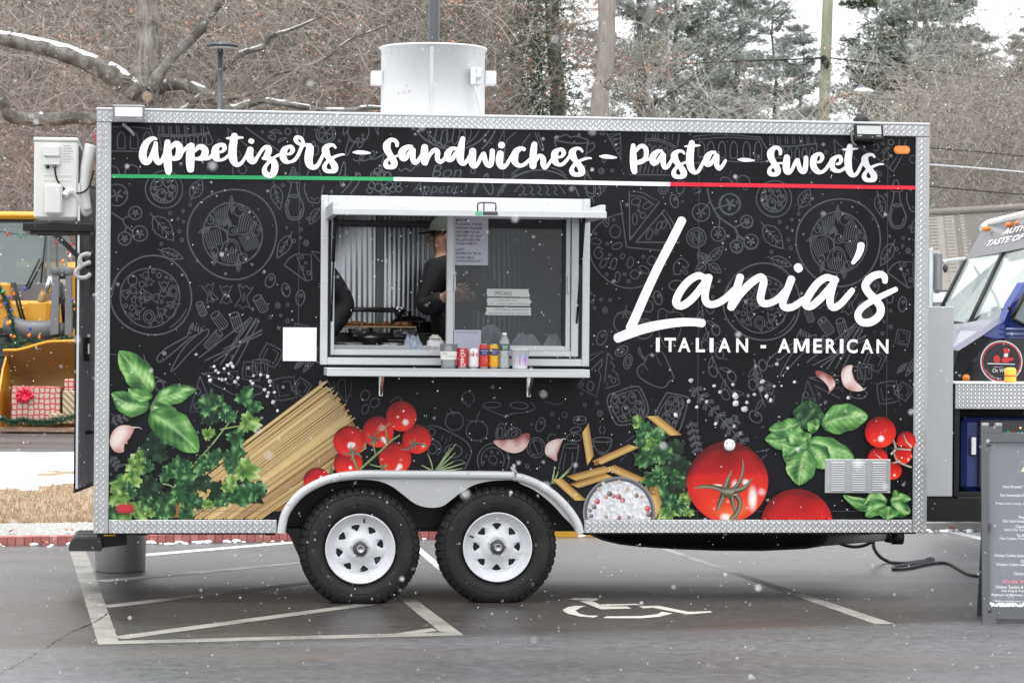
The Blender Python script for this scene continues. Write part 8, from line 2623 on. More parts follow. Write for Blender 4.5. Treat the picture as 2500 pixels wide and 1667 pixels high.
trunk_tree('thin crooked bare trunk between the fan and the ivy-green trunk', [(1196,290,22),(1196,200,22),(1215,150,22),(1237,95,21),(1235,0,20),(1228,-140,18)], 60, M_BARKL, None, 26, 2, 30)
trunk_tree('mossy trunk with green needles clinging low, left of the thickest pine trunk', [(1362,290,38),(1354,150,36),(1347,0,34),(1342,-140,30)], 58, M_BARK, (2600, 5.6, 9.5, .42, .18), 30, 3, 90)
trunk_tree('thickest bare pine trunk against the white sky, beside the mossy trunk', [(1463,295,46),(1474,200,44),(1480,110,44),(1482,0,43),(1484,-140,40)], 55, M_BARKL, None, 22, 4, 30)

# the great oak on the left with snow along its limbs
OAK = tag(empty('oak_tree'), 'old oak with snow-topped spreading limbs above the air conditioner', 'tree')
OY = 50.0
M_BARKO = pm('oak limb bark', (.085,.076,.066), .9, 0, .5, 3, bump=1.0, bscale=7, col2=(.27,.265,.245), thr=(.42,.68))
M_BARKT = pm('oak trunk bark', (.12,.108,.096), .9, 0, .5, 5, bump=1.0, bscale=10, stretch=(3,3,.35), col2=(.30,.28,.255), thr=(.38,.62))
def f1(pts, ox=0): return [(ox+x*ZS, y*ZS, r*ZS*OY/F_PX) for (x, y, r) in pts]
limbs = {
 'trunk': f1([(1262,2900,165),(1262,1600,150),(1268,900,136),(1290,790,132),(1318,600,118),(1326,400,112),(1322,200,110),(1310,0,112),(1295,-260,104),(1300,-600,90)]),
 'left': f1([(1240,840,80),(1150,780,95),(1070,715,95),(950,640,90),(800,570,80),(600,490,76),(400,432,70),(200,385,65),(0,345,60),(-200,300,55),(-600,230,42)]),
 'right': f1([(1330,800,60),(1380,720,58),(1440,630,52),(1540,500,47),(1680,370,44),(1800,250,42),(1880,130,38),(1960,30,34),(2060,-80,28),(2200,-260,20)]),
 'low_right': f1([(1330,830,70),(1400,790,66),(1480,768,50),(1600,758,48),(1720,788,50),(1820,830,48),(1930,900,46),(2020,962,40),(2100,972,36),(2200,930,34),(2334,902,30)]) + f1([(200,915,28),(450,958,26),(650,986,24),(850,982,22),(1000,962,20),(1150,960,15),(1300,930,10)], 620),
 'fork_up': f1([(1800,830,40),(1880,740,32),(1960,640,28),(2060,545,28),(2180,470,26),(2334,420,24)]) + f1([(150,330,18),(350,260,14),(600,150,9)], 620),
 'fork_down': f1([(1830,840,40),(1760,890,36),(1680,960,34),(1560,1030,30),(1450,1120,20)]),
 'thin': f1([(1930,900,26),(2060,880,20),(2200,850,16),(2334,790,13)]) + f1([(150,680,12),(400,612,11),(640,520,10),(850,360,9),(1100,262,8),(1400,150,6)], 620),
 'low_left': f1([(-500,700,70),(-200,790,64),(-40,850,60),(40,950,56),(110,1040,60),(300,1064,60),(500,1062,56),(700,1052,55),(900,1060,58),(1100,1000,66),(1230,930,70)]),
}
snow = MB(); ro = random.Random(8)
fine = MB()
def ylim(nm, i): return OY+{'trunk': 0, 'left': -.2, 'right': -.25, 'low_right': .15, 'fork_up': .3, 'fork_down': .1, 'thin': .5, 'low_left': .4}[nm]
for nm, pts in limbs.items():
 c = catmull([(*AT(x, y, ylim(nm, 0)), r) for (x, y, r) in pts], 6)
 T = MB(); T.tube([q[:3] for q in c], [max(.01, q[3]*(1+.07*math.sin(i*.9)+ro.uniform(-.04, .04))) for i, q in enumerate(c)], 16 if nm == 'trunk' else 12, caps=False)
 T.build('trunk' if nm == 'trunk' else 'limb', M_BARKT if nm == 'trunk' else M_BARKO, OAK, fix=False)
 if nm != 'trunk':
  st = []
  for i in range(1, len(c)-1):
   q = c[i]; d = Vector(c[i+1][:3])-Vector(c[i-1][:3]); fl = abs(d.normalized().z)
   cover = noise.noise(Vector((i*.23, hash(nm) % 7, 0)))+{'left': .62, 'right': -.15, 'low_right': .25, 'fork_up': .55, 'fork_down': .6, 'thin': .2, 'low_left': .05}[nm]
   if fl < .75 and cover > .12: st.append((q, q[3]))
   else:
    if len(st) > 2: snow.tube([(s_[0][0], s_[0][1]-s_[1]*.12, s_[0][2]+s_[1]*.62) for s_ in st], [s_[1]*.56*(1 if 0 < k < len(st)-1 else .3) for k, s_ in enumerate(st)], 8)
    st = []
  if len(st) > 2: snow.tube([(s_[0][0], s_[0][1]-s_[1]*.12, s_[0][2]+s_[1]*.62) for s_ in st], [s_[1]*.56*(1 if 0 < k < len(st)-1 else .3) for k, s_ in enumerate(st)], 8)
 for k in range(16 if nm != 'trunk' else 5):
  q = c[ro.randrange(len(c)//4, len(c))]; a = ro.uniform(0, 6.28)
  limb(fine, fine, ro, Vector(q[:3]), Vector((math.cos(a), math.sin(a)*.5, ro.uniform(-.3, .8))), ro.uniform(.5, 1.9), .016, 1, 3, (5, 5, 4), -.02)
snow.build('limb_snow', M_SNOW, OAK, fix=True)['kind'] = 'stuff'
fine.build('twigs', M_TWIG, OAK, fix=False)
mb = MB(); kc = AT(1310*ZS, 868*ZS, OY-.52)
mb.lathe([(0, -.02), (.05, -.02), (.095, -.012), (.115, .02), (.12, .30)], 20, 'y', kc); mb.build('sawn_stub', M_BARK, OAK)
mb = MB(); mb.lathe([(0, -.026), (.04, -.024), (.088, -.018)], 20, 'y', kc); mb.build('stub_face', pm('weathered wood', (.26,.20,.13), .8, 0, .35, 25), OAK)

# brush: twigs nobody could count
def brush(name, n, xs, ys, zs, mat, seed, rr=(.005, .011), ln=(.6, 2.2)):
 rd = random.Random(seed); mb = MB()
 for k in range(n):
  Y = rd.uniform(*ys); X = rd.uniform(*xs)*Y/60; Z = rd.uniform(*zs)
  p = Vector((X, Y, Z)); a = rd.uniform(0, 6.28)
  d = Vector((math.cos(a), math.sin(a)*.6, rd.gauss(.35, .55))).normalized(); L = rd.uniform(*ln); r = rd.uniform(*rr)
  pts = [p]
  for i in range(3):
   d = (d+Vector((rd.gauss(0, .28), rd.gauss(0, .2), rd.gauss(0, .25)))).normalized(); p = p+d*L/3; pts.append(p)
  mb.tube(pts, [r, r*.8, r*.6, r*.35], 3, caps=False, smooth=False)
 return tag(mb.build(name, mat, fix=False), kind='stuff')
brush('brush_thicket', 9000, (-12.2, .4), (53, 80), (3.6, 11.5), M_TWIG, 31)
brush('brush_thicket', 5500, (-12.2, .6), (54, 82), (3.6, 11.0), M_TWIGL, 32, (.004, .010))
brush('brush_thicket', 4500, (-12.2, .2), (54, 80), (3.0, 10.0), M_TWIGR, 33)
brush('brush_thicket', 3500, (-12.2, .4), (60, 84), (3.6, 11.5), pm('dark twigs', (.13,.115,.10), .9), 38, (.010, .022), (1.2, 3.0))
brush('brush_thicket', 2600, (-12.4, -8.4), (50, 66), (.3, 6.5), M_TWIGR, 34)
brush('brush_thicket', 2200, (1.0, 12.2), (58, 78), (3.0, 7.4), M_TWIGL, 35, (.004, .009))
brush('brush_thicket', 3600, (8.6, 12.6), (56, 78), (2.5, 7.2), M_TWIG, 36)
brush('brush_thicket', 1800, (8.8, 12.6), (56, 74), (2.5, 8.4), M_TWIG, 37)
# rusty oak leaves still hanging in the wood, and evergreen sprays
def hanging(name, n, per, xs, ys, zs, mat, seed, size, spread):
 rd = random.Random(seed); mb = MB()
 for k in range(n):
  Y = rd.uniform(*ys); X = rd.uniform(*xs)*Y/60; Z = rd.uniform(*zs)
  for j in range(rd.randint(per//2, per)):
   u = Vector((X+rd.gauss(0, spread), Y+rd.gauss(0, spread), Z+rd.gauss(0, spread*1.2)))
   a = Vector((rd.gauss(0, 1), rd.gauss(0, 1), rd.gauss(0, 1))).normalized()*size*rd.uniform(.6, 1.2); b = a.orthogonal().normalized()*size*.55
   mb.poly([u-a, u+b, u+a, u-b])
 return tag(mb.build(name, mat, fix=False), kind='stuff')
hanging('hanging_oak_leaves', 230, 36, (-12.4, .2), (52, 72), (3.6, 10), M_RUST, 41, .046, .17)
hanging('hanging_oak_leaves', 26, 14, (2.2, 11.8), (56, 66), (5.6, 8), M_RUST, 42, .036, .12)
def sprays(name, n, xs, ys, zs, mat, seed, spread):
 rd = random.Random(seed); mb = MB()
 for k in range(n):
  Y = rd.uniform(*ys); X = rd.uniform(*xs)*Y/60; Z = rd.uniform(*zs)
  for j in range(rd.randint(50, 120)):
   u = Vector((X+rd.gauss(0, spread), Y+rd.gauss(0, spread), Z+rd.gauss(0, spread*.6)))
   v = Vector((rd.gauss(0, 1), rd.gauss(0, 1), rd.gauss(-.2, .6))).normalized()*rd.uniform(.07, .16); w = v.orthogonal().normalized()*.011
   i0 = mb.vert(u-w); i1 = mb.vert(u+w); i2 = mb.vert(u+v); mb.face((i0, i1, i2))
 return tag(mb.build(name, mat, fix=False), kind='stuff')
sprays('evergreen_undergrowth', 560, (-12.4, .6), (56, 84), (3.6, 10.5), M_NEEDB, 51, .42)
sprays('evergreen_undergrowth', 110, (8.6, 12.6), (56, 76), (2.6, 6.8), M_NEEDB, 52, .5)
sprays('evergreen_undergrowth', 26, (-2.0, .4), (58, 64), (5.6, 9.5), M_NEEDB, 53, .35)
# ================================================================== poles, wires
M_POLE = pm('dark grey pole paint', (.060,.064,.072), .4, .2, .08, 4)
def wire(name, pts, Y, r, label, mat=None):
 mb = MB(); c = catmull([tuple(AT(x, y, Yk)) for (x, y), Yk in zip(pts, Y if isinstance(Y, (list, tuple)) else [Y]*len(pts))], 10)
 mb.tube(c, r, 5); return tag(mb.build(name, mat or M_BLACK), label, 'cable', 'overhead cables')
# post-top lamp left of the fan
LP = tag(empty('street_lamp', (*AT(534, 600, 44).xy, 0)), 'slim dark lamp post with a round disc head left of the roof fan', 'street lamp')
lz_ = AT(540, 112, 44).z
mb = MB(); mb.tube([(0,0,0),(0,0,lz_-.02)], .047, 14); mb.build('post', M_POLE, LP)
mb = MB(); mb.lathe([(0,-.05),(.03,-.05),(.22,-.035),(.262,-.012),(.265,.0),(.25,.022),(.14,.048),(.04,.056),(0,.056)], 40, 'z', (.03,0,lz_)); mb.build('lamp_head', M_POLE, LP)
mb = MB(); mb.lathe([(0,-.058),(.17,-.056),(.235,-.040),(.22,-.034)], 40, 'z', (.03,0,lz_)); mb.build('diffuser', pm('lamp diffuser', (.6,.61,.6), .4), LP)
# tall square pole behind the fan
mb = MB(); p = AT(1059, 100, 34)
mb.tube([(0,0,0),(0,0,9.0)], [.075,.066], 18)
o = tag(mb.build('lamp_post', M_POLE), 'tall plain dark grey pole rising behind the white roof fan', 'pole'); o.location = (p.x, 34, 0)
mb = MB(); mb.box(-.14,.14,-.14,.14,0,.03,.006); mb.build('base_plate', M_POLE, o)
# utility pole with a cobra-head light
UY = 72.0
a = AT(2011, 300, UY); b = AT(2021, 0, UY); d = (b-a)/(b.z-a.z)
UP = tag(empty('utility_pole'), 'greenish wooden utility pole carrying cables and a white lamp', 'utility pole')
mb = MB()
pts = [a+d*(z-a.z) for z in (0, 3, 6, 8, 10, 12.5)]
mb.tube(pts, [.175,.168,.160,.152,.146,.14], 14); mb.build('pole', pm('weathered green pole', (.25,.26,.19), .85, 0, .25, 5, bump=.4, bscale=10, stretch=(4,4,.3)), UP)
mb = MB(); mb.tube(catmull([tuple(AT(x, y, UY-.3)) for x, y in ((2005,272),(2020,252),(2045,238),(2065,232),(2085,228))], 5), .03, 8); mb.build('lamp_arm', pm('rusty arm', (.20,.075,.05), .6), UP)
mb = MB(); c = AT(2108, 223, UY-.3); mb.sphere(c, .27, 16, 10, (1, .5, .33)); mb.build('lamp_head', M_WHITE, UP)
mb = MB(); c = AT(2100, 213, UY-.3); mb.box(c.x-.04,c.x+.04,c.y-.04,c.y+.04,c.z-.05,c.z+.05,.01); mb.build('photocell', pm('blue photocell', (.12,.25,.5), .4), UP)
mb = MB()
for (x, y) in ((2016,150),(2018,156),(2010,146)):
 c = AT(x, y, UY-.2); mb.lathe([(.05,-.12),(.07,-.05),(.05,.02),(.07,.08),(.03,.12)], 10, 'z', c)
mb.build('insulators', M_BLACK, UP)
mb = MB()
for off in (0, 6): mb.tube(catmull([tuple(AT(x+off, y, UY-.2)) for x, y in ((1912,146),(1930,158),(1960,158),(1985,144),(2000,142),(2025,158))], 6), .012, 5)
mb.build('cable_loops', M_BLACK, UP)
wire('overhead_cable', [(-100,160),(400,172),(640,176),(900,176),(1240,170),(1500,163),(1860,148),(2016,143)], UY-.2, .022, 'main cable running left from the wooden pole across the wood')
wire('overhead_cable', [(2028,142),(2150,157),(2280,174),(2400,188),(2560,208)], UY-.2, .022, 'main cable running right from the wooden pole')
wire('overhead_cable', [(1500,300),(1700,190),(1880,60),(1990,-40)], 74, .013, 'upper thin slanting cable crossing the pines')
wire('overhead_cable', [(1560,285),(1720,165),(1880,25),(1960,-50)], 75, .011, 'steepest thin slanting cable crossing the pines')
wire('overhead_cable', [(1740,300),(1880,235),(1990,185),(2014,160)], 73, .013, 'low slanting cable reaching the wooden pole from the left')
wire('overhead_cable', [(2200,355),(2290,363),(2400,372),(2560,388)], 50, .009, 'thin cable right of the trailer, topmost of three')
wire('overhead_cable', [(2200,398),(2290,404),(2360,409),(2500,421),(2600,432)], 50, .018, 'snow-whitened cable right of the trailer, middle of three', pm('snowy cable', (.5,.51,.52), .6))
wire('overhead_cable', [(2200,450),(2290,457),(2400,467),(2560,480)], 50, .011, 'dark cable right of the trailer, lowest of three')
wire('overhead_cable', [(-80,436),(40,438),(120,441),(260,446)], 60, .014, 'upper of two cables left of the air conditioner', pm('snowy cable', (.5,.51,.52), .6))
wire('overhead_cable', [(-80,452),(40,455),(120,458),(260,462)], 60, .014, 'lower of two cables left of the air conditioner')
# ================================================================== wheel loader with its presents
LY = 43.7
LD = tag(empty('wheel_loader'), 'yellow wheel loader hung with garland and coloured lights on the road behind the trailer', 'wheel loader')
M_YEL = pm('loader yellow', C3(222,160,40,.85), .45, 0, .12, 2)
M_BUCK = pm('scuffed bucket', (.33,.185,.055), .5, 0, .3, 1.1, col2=(.14,.095,.065), thr=(.52,.72), stretch=(.6,1,1.6))
M_ARM = pm('loader arm grey', (.11,.114,.122), .5, 0, .15, 3)
def W(px, py, Y=LY): return AT(px, py, Y)
def pbox(m, x0, y0, x1, y1, Y, d, b=0.0):
 a = W(x0, y1, Y); c = W(x1, y0, Y); m.box(a.x, c.x, Y, Y+d, a.z, c.z, b)
gz0 = 0.0
# cab, roof, body
m = MB(); pbox(m, -150, 517, 140, 533, LY+1.2, 1.7, .05); m.build('cab_roof', M_YEL, LD)
m = MB(); pbox(m, -140, 533, 132, 541, LY+1.3, 1.5); m.build('roof_gutter', M_BLACK, LD)
M_CABG = pane_mat('loader cab glass', (.50,.58,.58), .45, 1.5, (.36,.43,.43))
m = MB(); pbox(m, -130, 541, 112, 700, LY+1.35, .02); m.build('windscreen', M_CABG, LD)
m = MB(); a = W(112, 700, LY+1.35); b = W(133, 541, LY+1.5)
m.quad((a.x, LY+1.36, a.z), (a.x+.14, LY+2.7, a.z), (a.x+.14, LY+2.7, b.z), (a.x, LY+1.36, b.z)); m.build('side_window', M_CABG, LD)
m = MB()
for x0 in (112, -140): pbox(m, x0, 541, x0+9, 760, LY+1.3, .08, .01)
pbox(m, 136, 545, 142, 690, LY+2.0, .08); m.build('cab_pillars', pm('cab pillar grey green', (.16,.20,.20), .5), LD)
m = MB(); pbox(m, -140, 541, 137, 552, LY+1.34, .03); m.build('maker_strip', pm('strip grey', (.22,.25,.26), .5), LD)
m = MB(); s_a = W(8, 546, LY+1.335); s_b = W(54, 550, LY+1.335)
add_text(m, 'JOHN DEERE', (s_a.x, W(92,546,LY+1.335).x, W(8,549.5,LY+1.335).z, W(8,544.5,LY+1.335).z), lambda u, w: (u, LY+1.335, w), size=1, bold=.01); m.build('maker_lettering', pm('pale letters', (.38,.42,.43), .5), LD, fix=False)
m = MB(); pbox(m, -140, 690, 128, 745, LY+1.2, 1.6, .03); m.build('dashboard', M_ARM, LD)
m = MB(); pbox(m, -140, 735, 190, 860, LY+1.0, 2.4, .06); m.build('front_body', M_YEL, LD)
m = MB(); pbox(m, -10, 690, 22, 735, LY+.9, .5, .04); m.build('fender', M_YEL, LD)
m = MB(); pbox(m, -120, 610, -5, 700, LY+2.1, .3, .1); pbox(m, 0, 600, 38, 690, LY+2.2, .15, .06); m.build('driver_seat', M_DGREY, LD)
m = MB(); c = W(44, 640, LY+1.8)
m.tube([(c.x+.2*math.cos(2*math.pi*k/24), LY+1.8+.06*math.sin(2*math.pi*k/24), c.z+.17*math.sin(2*math.pi*k/24)) for k in range(24)], .016, 8, closed=True); m.build('steering_wheel', M_BLACK, LD)
m = MB()
for (x0, y0, x1, y1) in ((112,573,100,690),(100,690,66,705),(97,632,64,700),(104,640,72,700)):
 m.tube([W(x0, y0, LY+1.25), W(x1, y1, LY+1.2)], .016, 6)
m.build('wipers', M_BLACK, LD)
# boom: twin arms with cross tubes, lift cylinder
m = MB()
for (x0, x1, x2, x3) in ((128,144,122,142),(160,174,158,174)):
 a = [W(x0,662,LY+.2), W(x1,660,LY+.2), W(x3,815,LY+.1), W(x2,818,LY+.1)]
 b = [p+Vector((0,.12,0)) for p in a]
 i = [m.vert(p) for p in a+b]
 for q in ((0,1,2,3),(7,6,5,4),(0,4,5,1),(1,5,6,2),(2,6,7,3),(3,7,4,0)): m.face([i[k] for k in q])
 for py in (663, 806):
  c = W((x0+x1)/2 if py < 700 else (x2+x3)/2, py, LY+.25); m.lathe([(0,-.06),(.07,-.06),(.075,-.05),(.075,.09),(0,.09)], 18, 'y', c)
m.build('boom_links', M_ARM, LD)
for q_ in (0, 1):
 m = MB(); m.tube([W(142-4*q_,668+138*q_,LY+.27), W(162+2*q_,668+138*q_,LY+.27)], .09+.03*q_, 16); m.build('cross_tube', M_DGREY, LD)
m = MB(); pbox(m, 142, 725, 162, 742, LY+.2, .1); m.build('cross_plate', M_BLACK, LD)
m = MB(); m.tube([W(126,676,LY+.7), W(110,720,LY+.8)], .055, 12); m.build('cylinder_rod', M_CHROME, LD)
m = MB(); m.tube([W(112,712,LY+.8), W(88,770,LY+.9)], .085, 14); m.build('lift_cylinder', pm('brown cylinder', (.24,.14,.055), .4, .2, .2, 3), LD)
m = MB(); pbox(m, 66, 735, 118, 800, LY+.75, .3, .04); m.build('loader_frame', M_YEL, LD)
m = MB()
for (x0, y0, x1, y1) in ((28,690,58,800),(36,690,62,790),(150,690,160,790),(146,700,156,800)): m.tube([W(x0,y0,LY+.6), W(x1,y1,LY+.5)], .022, 6)
m.build('hydraulic_hoses', M_BLACK, LD)
m = MB()
for k in range(10):
 p = [W(x, y, LY+.4) for x, y in ((60,803),(130,802))]
m.tube(catmull([W(20,790,LY+.5), W(60,805,LY+.4), W(110,806,LY+.4), W(135,800,LY+.4)], 5), .16, 12); m.build('torque_tube', M_ARM, LD)
# wheels (one shows behind the garland)
for px, Yw in ((10, LY+1.0), (300, LY+1.0), (10, LY+3.9), (300, LY+3.9)):
 c = W(px, 800, Yw); c.z = .82
 g_ = empty('wheel'); g_.parent = LD; g_.location = c
 m = MB(); m.lathe([(.40,-.28),(.62,-.30),(.78,-.27),(.82,-.20),(.82,.20),(.78,.27),(.62,.30),(.40,.28)], 40, 'x'); m.build('tyre', M_RUB, g_)
 m = MB()
 for k in range(22):
  a = 2*math.pi*k/22
  for s_ in (-1, 1):
   p = Vector((s_*.13, .81*math.cos(a+.07*s_), .81*math.sin(a+.07*s_)))
   m.bar(p-Vector((.14,0,0)), p+Vector((.14,.02,0)), .07, .07, (0, math.cos(a), math.sin(a)))
 o_ = m.build('tread_lugs', M_RUB, g_); o_['kind'] = 'stuff'
 m = MB(); m.lathe([(0,-.18),(.2,-.18),(.36,-.2),(.41,-.27)], 28, 'x'); m.build('rim', M_YEL, g_)
m = MB();
for px in (22,): pbox(m, 8, 770, 40, 850, LY+.6, .3, .08)
m.build('front_fender', M_ARM, LD)
m = MB(); pbox(m, -140, 640, 200, 800, LY+3.2, 3.0, .1); m.build('engine_hood', M_YEL, LD)
# bucket: curved shell with two side plates
m = MB()
bxl = W(4, 950, LY-.9).x; bxr = W(330, 950, LY-.9).x
top_px = [(0,855),(60,854),(85,848),(110,840),(135,834),(190,832),(330,836)]
def topz(x):
 xs = [W(p[0], p[1], LY-.2).x for p in top_px]; zs_ = [W(p[0], p[1], LY-.2).z for p in top_px]
 return float(np.interp(x, xs, zs_))
zbot = W(90, 1045, LY-1.0).z
rows = []
for k in range(31):
 x = bxl+(bxr-bxl)*k/30; zt_ = topz(x)
 row = []
 for j in range(15):
  v = j/14
  a = math.pi*(.02+.78*v)
  y = LY-1.05+1.0*math.sin(min(math.pi/2, math.pi*.62*(1-v)+.0))*1.0 if False else LY-1.1+1.15*math.sin(math.pi*(.12+.80*(1-v)))
  z = zbot+(zt_-zbot)*(1-v)**.9
  if v > .85: y = LY-1.1+(LY-1.1+1.15*math.sin(math.pi*(.12+.80*.15))-(LY-1.1))*(1-v)/.15; z = zbot+.02*(1-v)
  row.append(m.vert((x, y, z)))
 rows.append(row)
for A, B in zip(rows[:-1], rows[1:]):
 for j in range(14): m.face((A[j], A[j+1], B[j+1], B[j]), True)
BK = m.build('bucket', M_BUCK, LD)
m = MB()
m.tube([(bxl+(bxr-bxl)*k/30, LY-1.1+1.15*math.sin(math.pi*.92), topz(bxl+(bxr-bxl)*k/30)) for k in range(31)], .022, 8); m.build('bucket_rim', M_YEL, BK)
for xx in (bxl, bxr):
 m = MB(); m.prism([(LY-1.12, zbot-.02),(LY-.2, zbot),(LY+.05, zbot+.5),(LY-.3, topz(xx)),(LY-.75, topz(xx)-.3),(LY-1.1, zbot+.5)], xx-.03, xx+.0, axis='x'); m.build('bucket_side', M_YEL, BK)
m = MB(); m.box(bxl-.02, bxr+.02, LY-1.18, LY-1.02, zbot-.055, zbot+.018, .01); m.build('cutting_edge', pm('worn steel edge', (.30,.19,.13), .5, .3, .3, 6), BK)
# garlands
def garland(name, pts, label, seed, r=.075, n=70):
 rd = random.Random(seed); c = catmull([tuple(p) for p in pts], 10); m = MB()
 for i in range(len(c)-1):
  for k in range(n//3):
   t = rd.random(); p = Vector(c[i])*(1-t)+Vector(c[i+1])*t
   v = Vector((rd.gauss(0, 1), rd.gauss(0, 1), rd.gauss(0, 1))).normalized()*rd.uniform(.5, 1.2)*r; w = v.orthogonal().normalized()*.010
   i0 = m.vert(p-w); i1 = m.vert(p+w); i2 = m.vert(p+v); m.face((i0, i1, i2))
 return tag(m.build(name, pm('garland green', (.035,.085,.05), .8, 0, .4, 9), fix=False), label, 'garland')
gr = LY-.35
garland('garland', [W(-30,848,gr), W(0,850,gr), W(40,842,gr), W(70,832,gr), W(100,835,gr), W(125,838,gr), W(150,828,gr), W(190,822,gr)], 'evergreen garland along the top edge of the loader bucket', 1)
garland('garland', [W(0,1020,LY-1.2), W(30,1030,LY-1.2), W(55,1025,LY-1.2), W(85,1030,LY-1.2), W(115,1030,LY-1.2), W(150,1024,LY-1.2), W(195,1016,LY-1.2), W(260,1025,LY-1.2)], 'evergreen garland in front of the presents in the bucket', 2, .085)
garland('garland', [W(-12,690,LY+.5), W(8,720,LY+.4), W(20,750,LY+.4), W(30,790,LY+.3), W(38,820,LY+.2), W(48,840,LY)], 'evergreen garland hanging down over the loader front wheel', 3, .10)
garland('garland', [W(178,740,LY+.6), W(183,770,LY+.6), W(180,800,LY+.5)], 'short piece of garland beside the loader arm', 4, .09)
# bulbs
bl = [(18,572,'r'),(50,577,'g'),(81,574,'o'),(137,593,'r'),(174,597,'r'),(153,638,'o'),(61,705,'b'),(34,718,'o'),(177,733,'b'),(183,755,'o'),(7,712,'g'),(22,726,'b'),(3,748,'o'),(12,742,'b'),(28,757,'b'),(18,790,'o'),(24,787,'y'),(13,772,'o'),(27,820,'o'),(35,822,'o'),(71,819,'o'),(96,824,'o'),(74,803,'b'),(56,846,'g'),(167,618,'r'),(170,625,'w')]
bc = {'r': C3(200,40,50,.9), 'g': C3(50,160,80,.9), 'o': C3(240,130,30,.9), 'b': C3(60,80,210,.9), 'y': C3(235,200,60,.9), 'w': (.8,.8,.8)}
bn = {'r': 'red', 'g': 'green', 'o': 'orange', 'b': 'blue', 'y': 'yellow', 'w': 'white'}
bmesh_ = {}
for k, (x, y, c) in enumerate(bl):
 if c not in bmesh_:
  m = MB(); m.lathe([(0,-.035),(.012,-.030),(.026,-.008),(.022,.016),(.012,.026),(.010,.045),(0,.046)], 10, 'z'); bmesh_[c] = m.mesh('light_bulb', pm(bn[c]+' bulb', bc[c], .2, coat=.3))
 o_ = inst(bmesh_[c], 'light_bulb', None, W(x, y, LY+(1.15 if y < 650 else -.05)), (.4*(k % 5), .3*(k % 3), 0))
 tag(o_, '%s light bulb of the string on the wheel loader' % bn[c], 'light bulb', '%s bulbs on the loader' % bn[c])
m = MB(); m.tube(catmull([W(-40,560,LY+1.15), W(18,568,LY+1.15), W(50,573,LY+1.15), W(81,570,LY+1.15), W(125,560,LY+1.15), W(137,590,LY+1.15), W(174,594,LY+1.2)], 5), .006, 5)
tag(m.build('light_string', M_BLACK), 'thin dark wire of the light string across the loader cab', 'light string')
# presents
def star_paper():
 m = bpy.data.materials.new('star gift wrap'); m.use_nodes = True; n, l = m.node_tree.nodes, m.node_tree.links; b = n['Principled BSDF']; b.inputs['Roughness'].default_value = .5
 tc = n.new('ShaderNodeTexCoord'); v = n.new('ShaderNodeTexVoronoi'); v.inputs['Scale'].default_value = 11.5; v.inputs['Randomness'].default_value = .28; v.feature = 'DISTANCE_TO_EDGE'
 l.new(tc.outputs['Object'], v.inputs['Vector'])
 r = n.new('ShaderNodeValToRGB'); r.color_ramp.elements[0].position = .10; r.color_ramp.elements[1].position = .15; r.color_ramp.elements[0].color = (*C3(186,44,62,.85), 1); r.color_ramp.elements[1].color = (*C3(205,186,168,.8), 1)
 l.new(v.outputs['Distance'], r.inputs['Fac']); l.new(r.outputs['Color'], b.inputs['Base Color']); return m
M_STAR = star_paper()
def stripe_paper():
 m = bpy.data.materials.new('striped gift wrap'); m.use_nodes = True; n, l = m.node_tree.nodes, m.node_tree.links; b = n['Principled BSDF']; b.inputs['Roughness'].default_value = .5
 tc = n.new('ShaderNodeTexCoord'); w = n.new('ShaderNodeTexWave'); w.inputs['Scale'].default_value = 6; w.bands_direction = 'DIAGONAL'
 l.new(tc.outputs['Object'], w.inputs['Vector'])
 r = n.new('ShaderNodeValToRGB'); r.color_ramp.interpolation = 'CONSTANT'; r.color_ramp.elements[0].color = (*C3(150,124,92,.85), 1); r.color_ramp.elements[1].position = .5; r.color_ramp.elements[1].color = (*C3(206,190,166,.8), 1)
 l.new(w.outputs['Color'], r.inputs['Fac']); l.new(r.outputs['Color'], b.inputs['Base Color']); return m
M_STRP = stripe_paper()
PY_ = LY-1.0
def present(x0, y0, x1, y1, d, mat, label, Y=PY_):
 a = W(x0, y1, Y); c = W(x1, y0, Y); m = MB(); m.box(a.x-(a.x+c.x)/2, c.x-(a.x+c.x)/2, 0, d, 0, c.z-a.z, .012)
 o_ = tag(m.build('present', mat), label, 'present', 'presents in the bucket'); o_.location = ((a.x+c.x)/2, Y, a.z); return o_
p1 = present(27, 944, 146, 1034, .45, M_STAR, 'large star-papered present with a red bow, left in the bucket')
m = MB(); c = W(62, 967, PY_-.01)-Vector(p1.location)
rd = random.Random(5)
for k in range(9):
 a = 2*math.pi*k/9+.2; q = .13 if k < 6 else .08
 m.tube(catmull([(c.x, -.01, c.z), (c.x+q*.6*math.cos(a-.35), -.07, c.z+q*.6*math.sin(a-.35)), (c.x+q*math.cos(a), -.06, c.z+q*math.sin(a)), (c.x+q*.6*math.cos(a+.35), -.03, c.z+q*.6*math.sin(a+.35)), (c.x, -.01, c.z)], 4), .022, 6)
m.sphere((c.x, -.05, c.z), .035, 10, 8); m.build('bow', pm('red ribbon', C3(222,30,62,.9), .3, 0, .1, 9), p1)
present(157, 926, 240, 953, .4, M_STAR, 'small star-papered present on top of the striped one', PY_+.06)
present(152, 954, 215, 1034, .5, M_STRP, 'tan striped present right of the large star-papered one')
present(120, 1009, 150, 1020, .12, M_STRP, 'flat striped packet leaning low on the large present', PY_-.14)

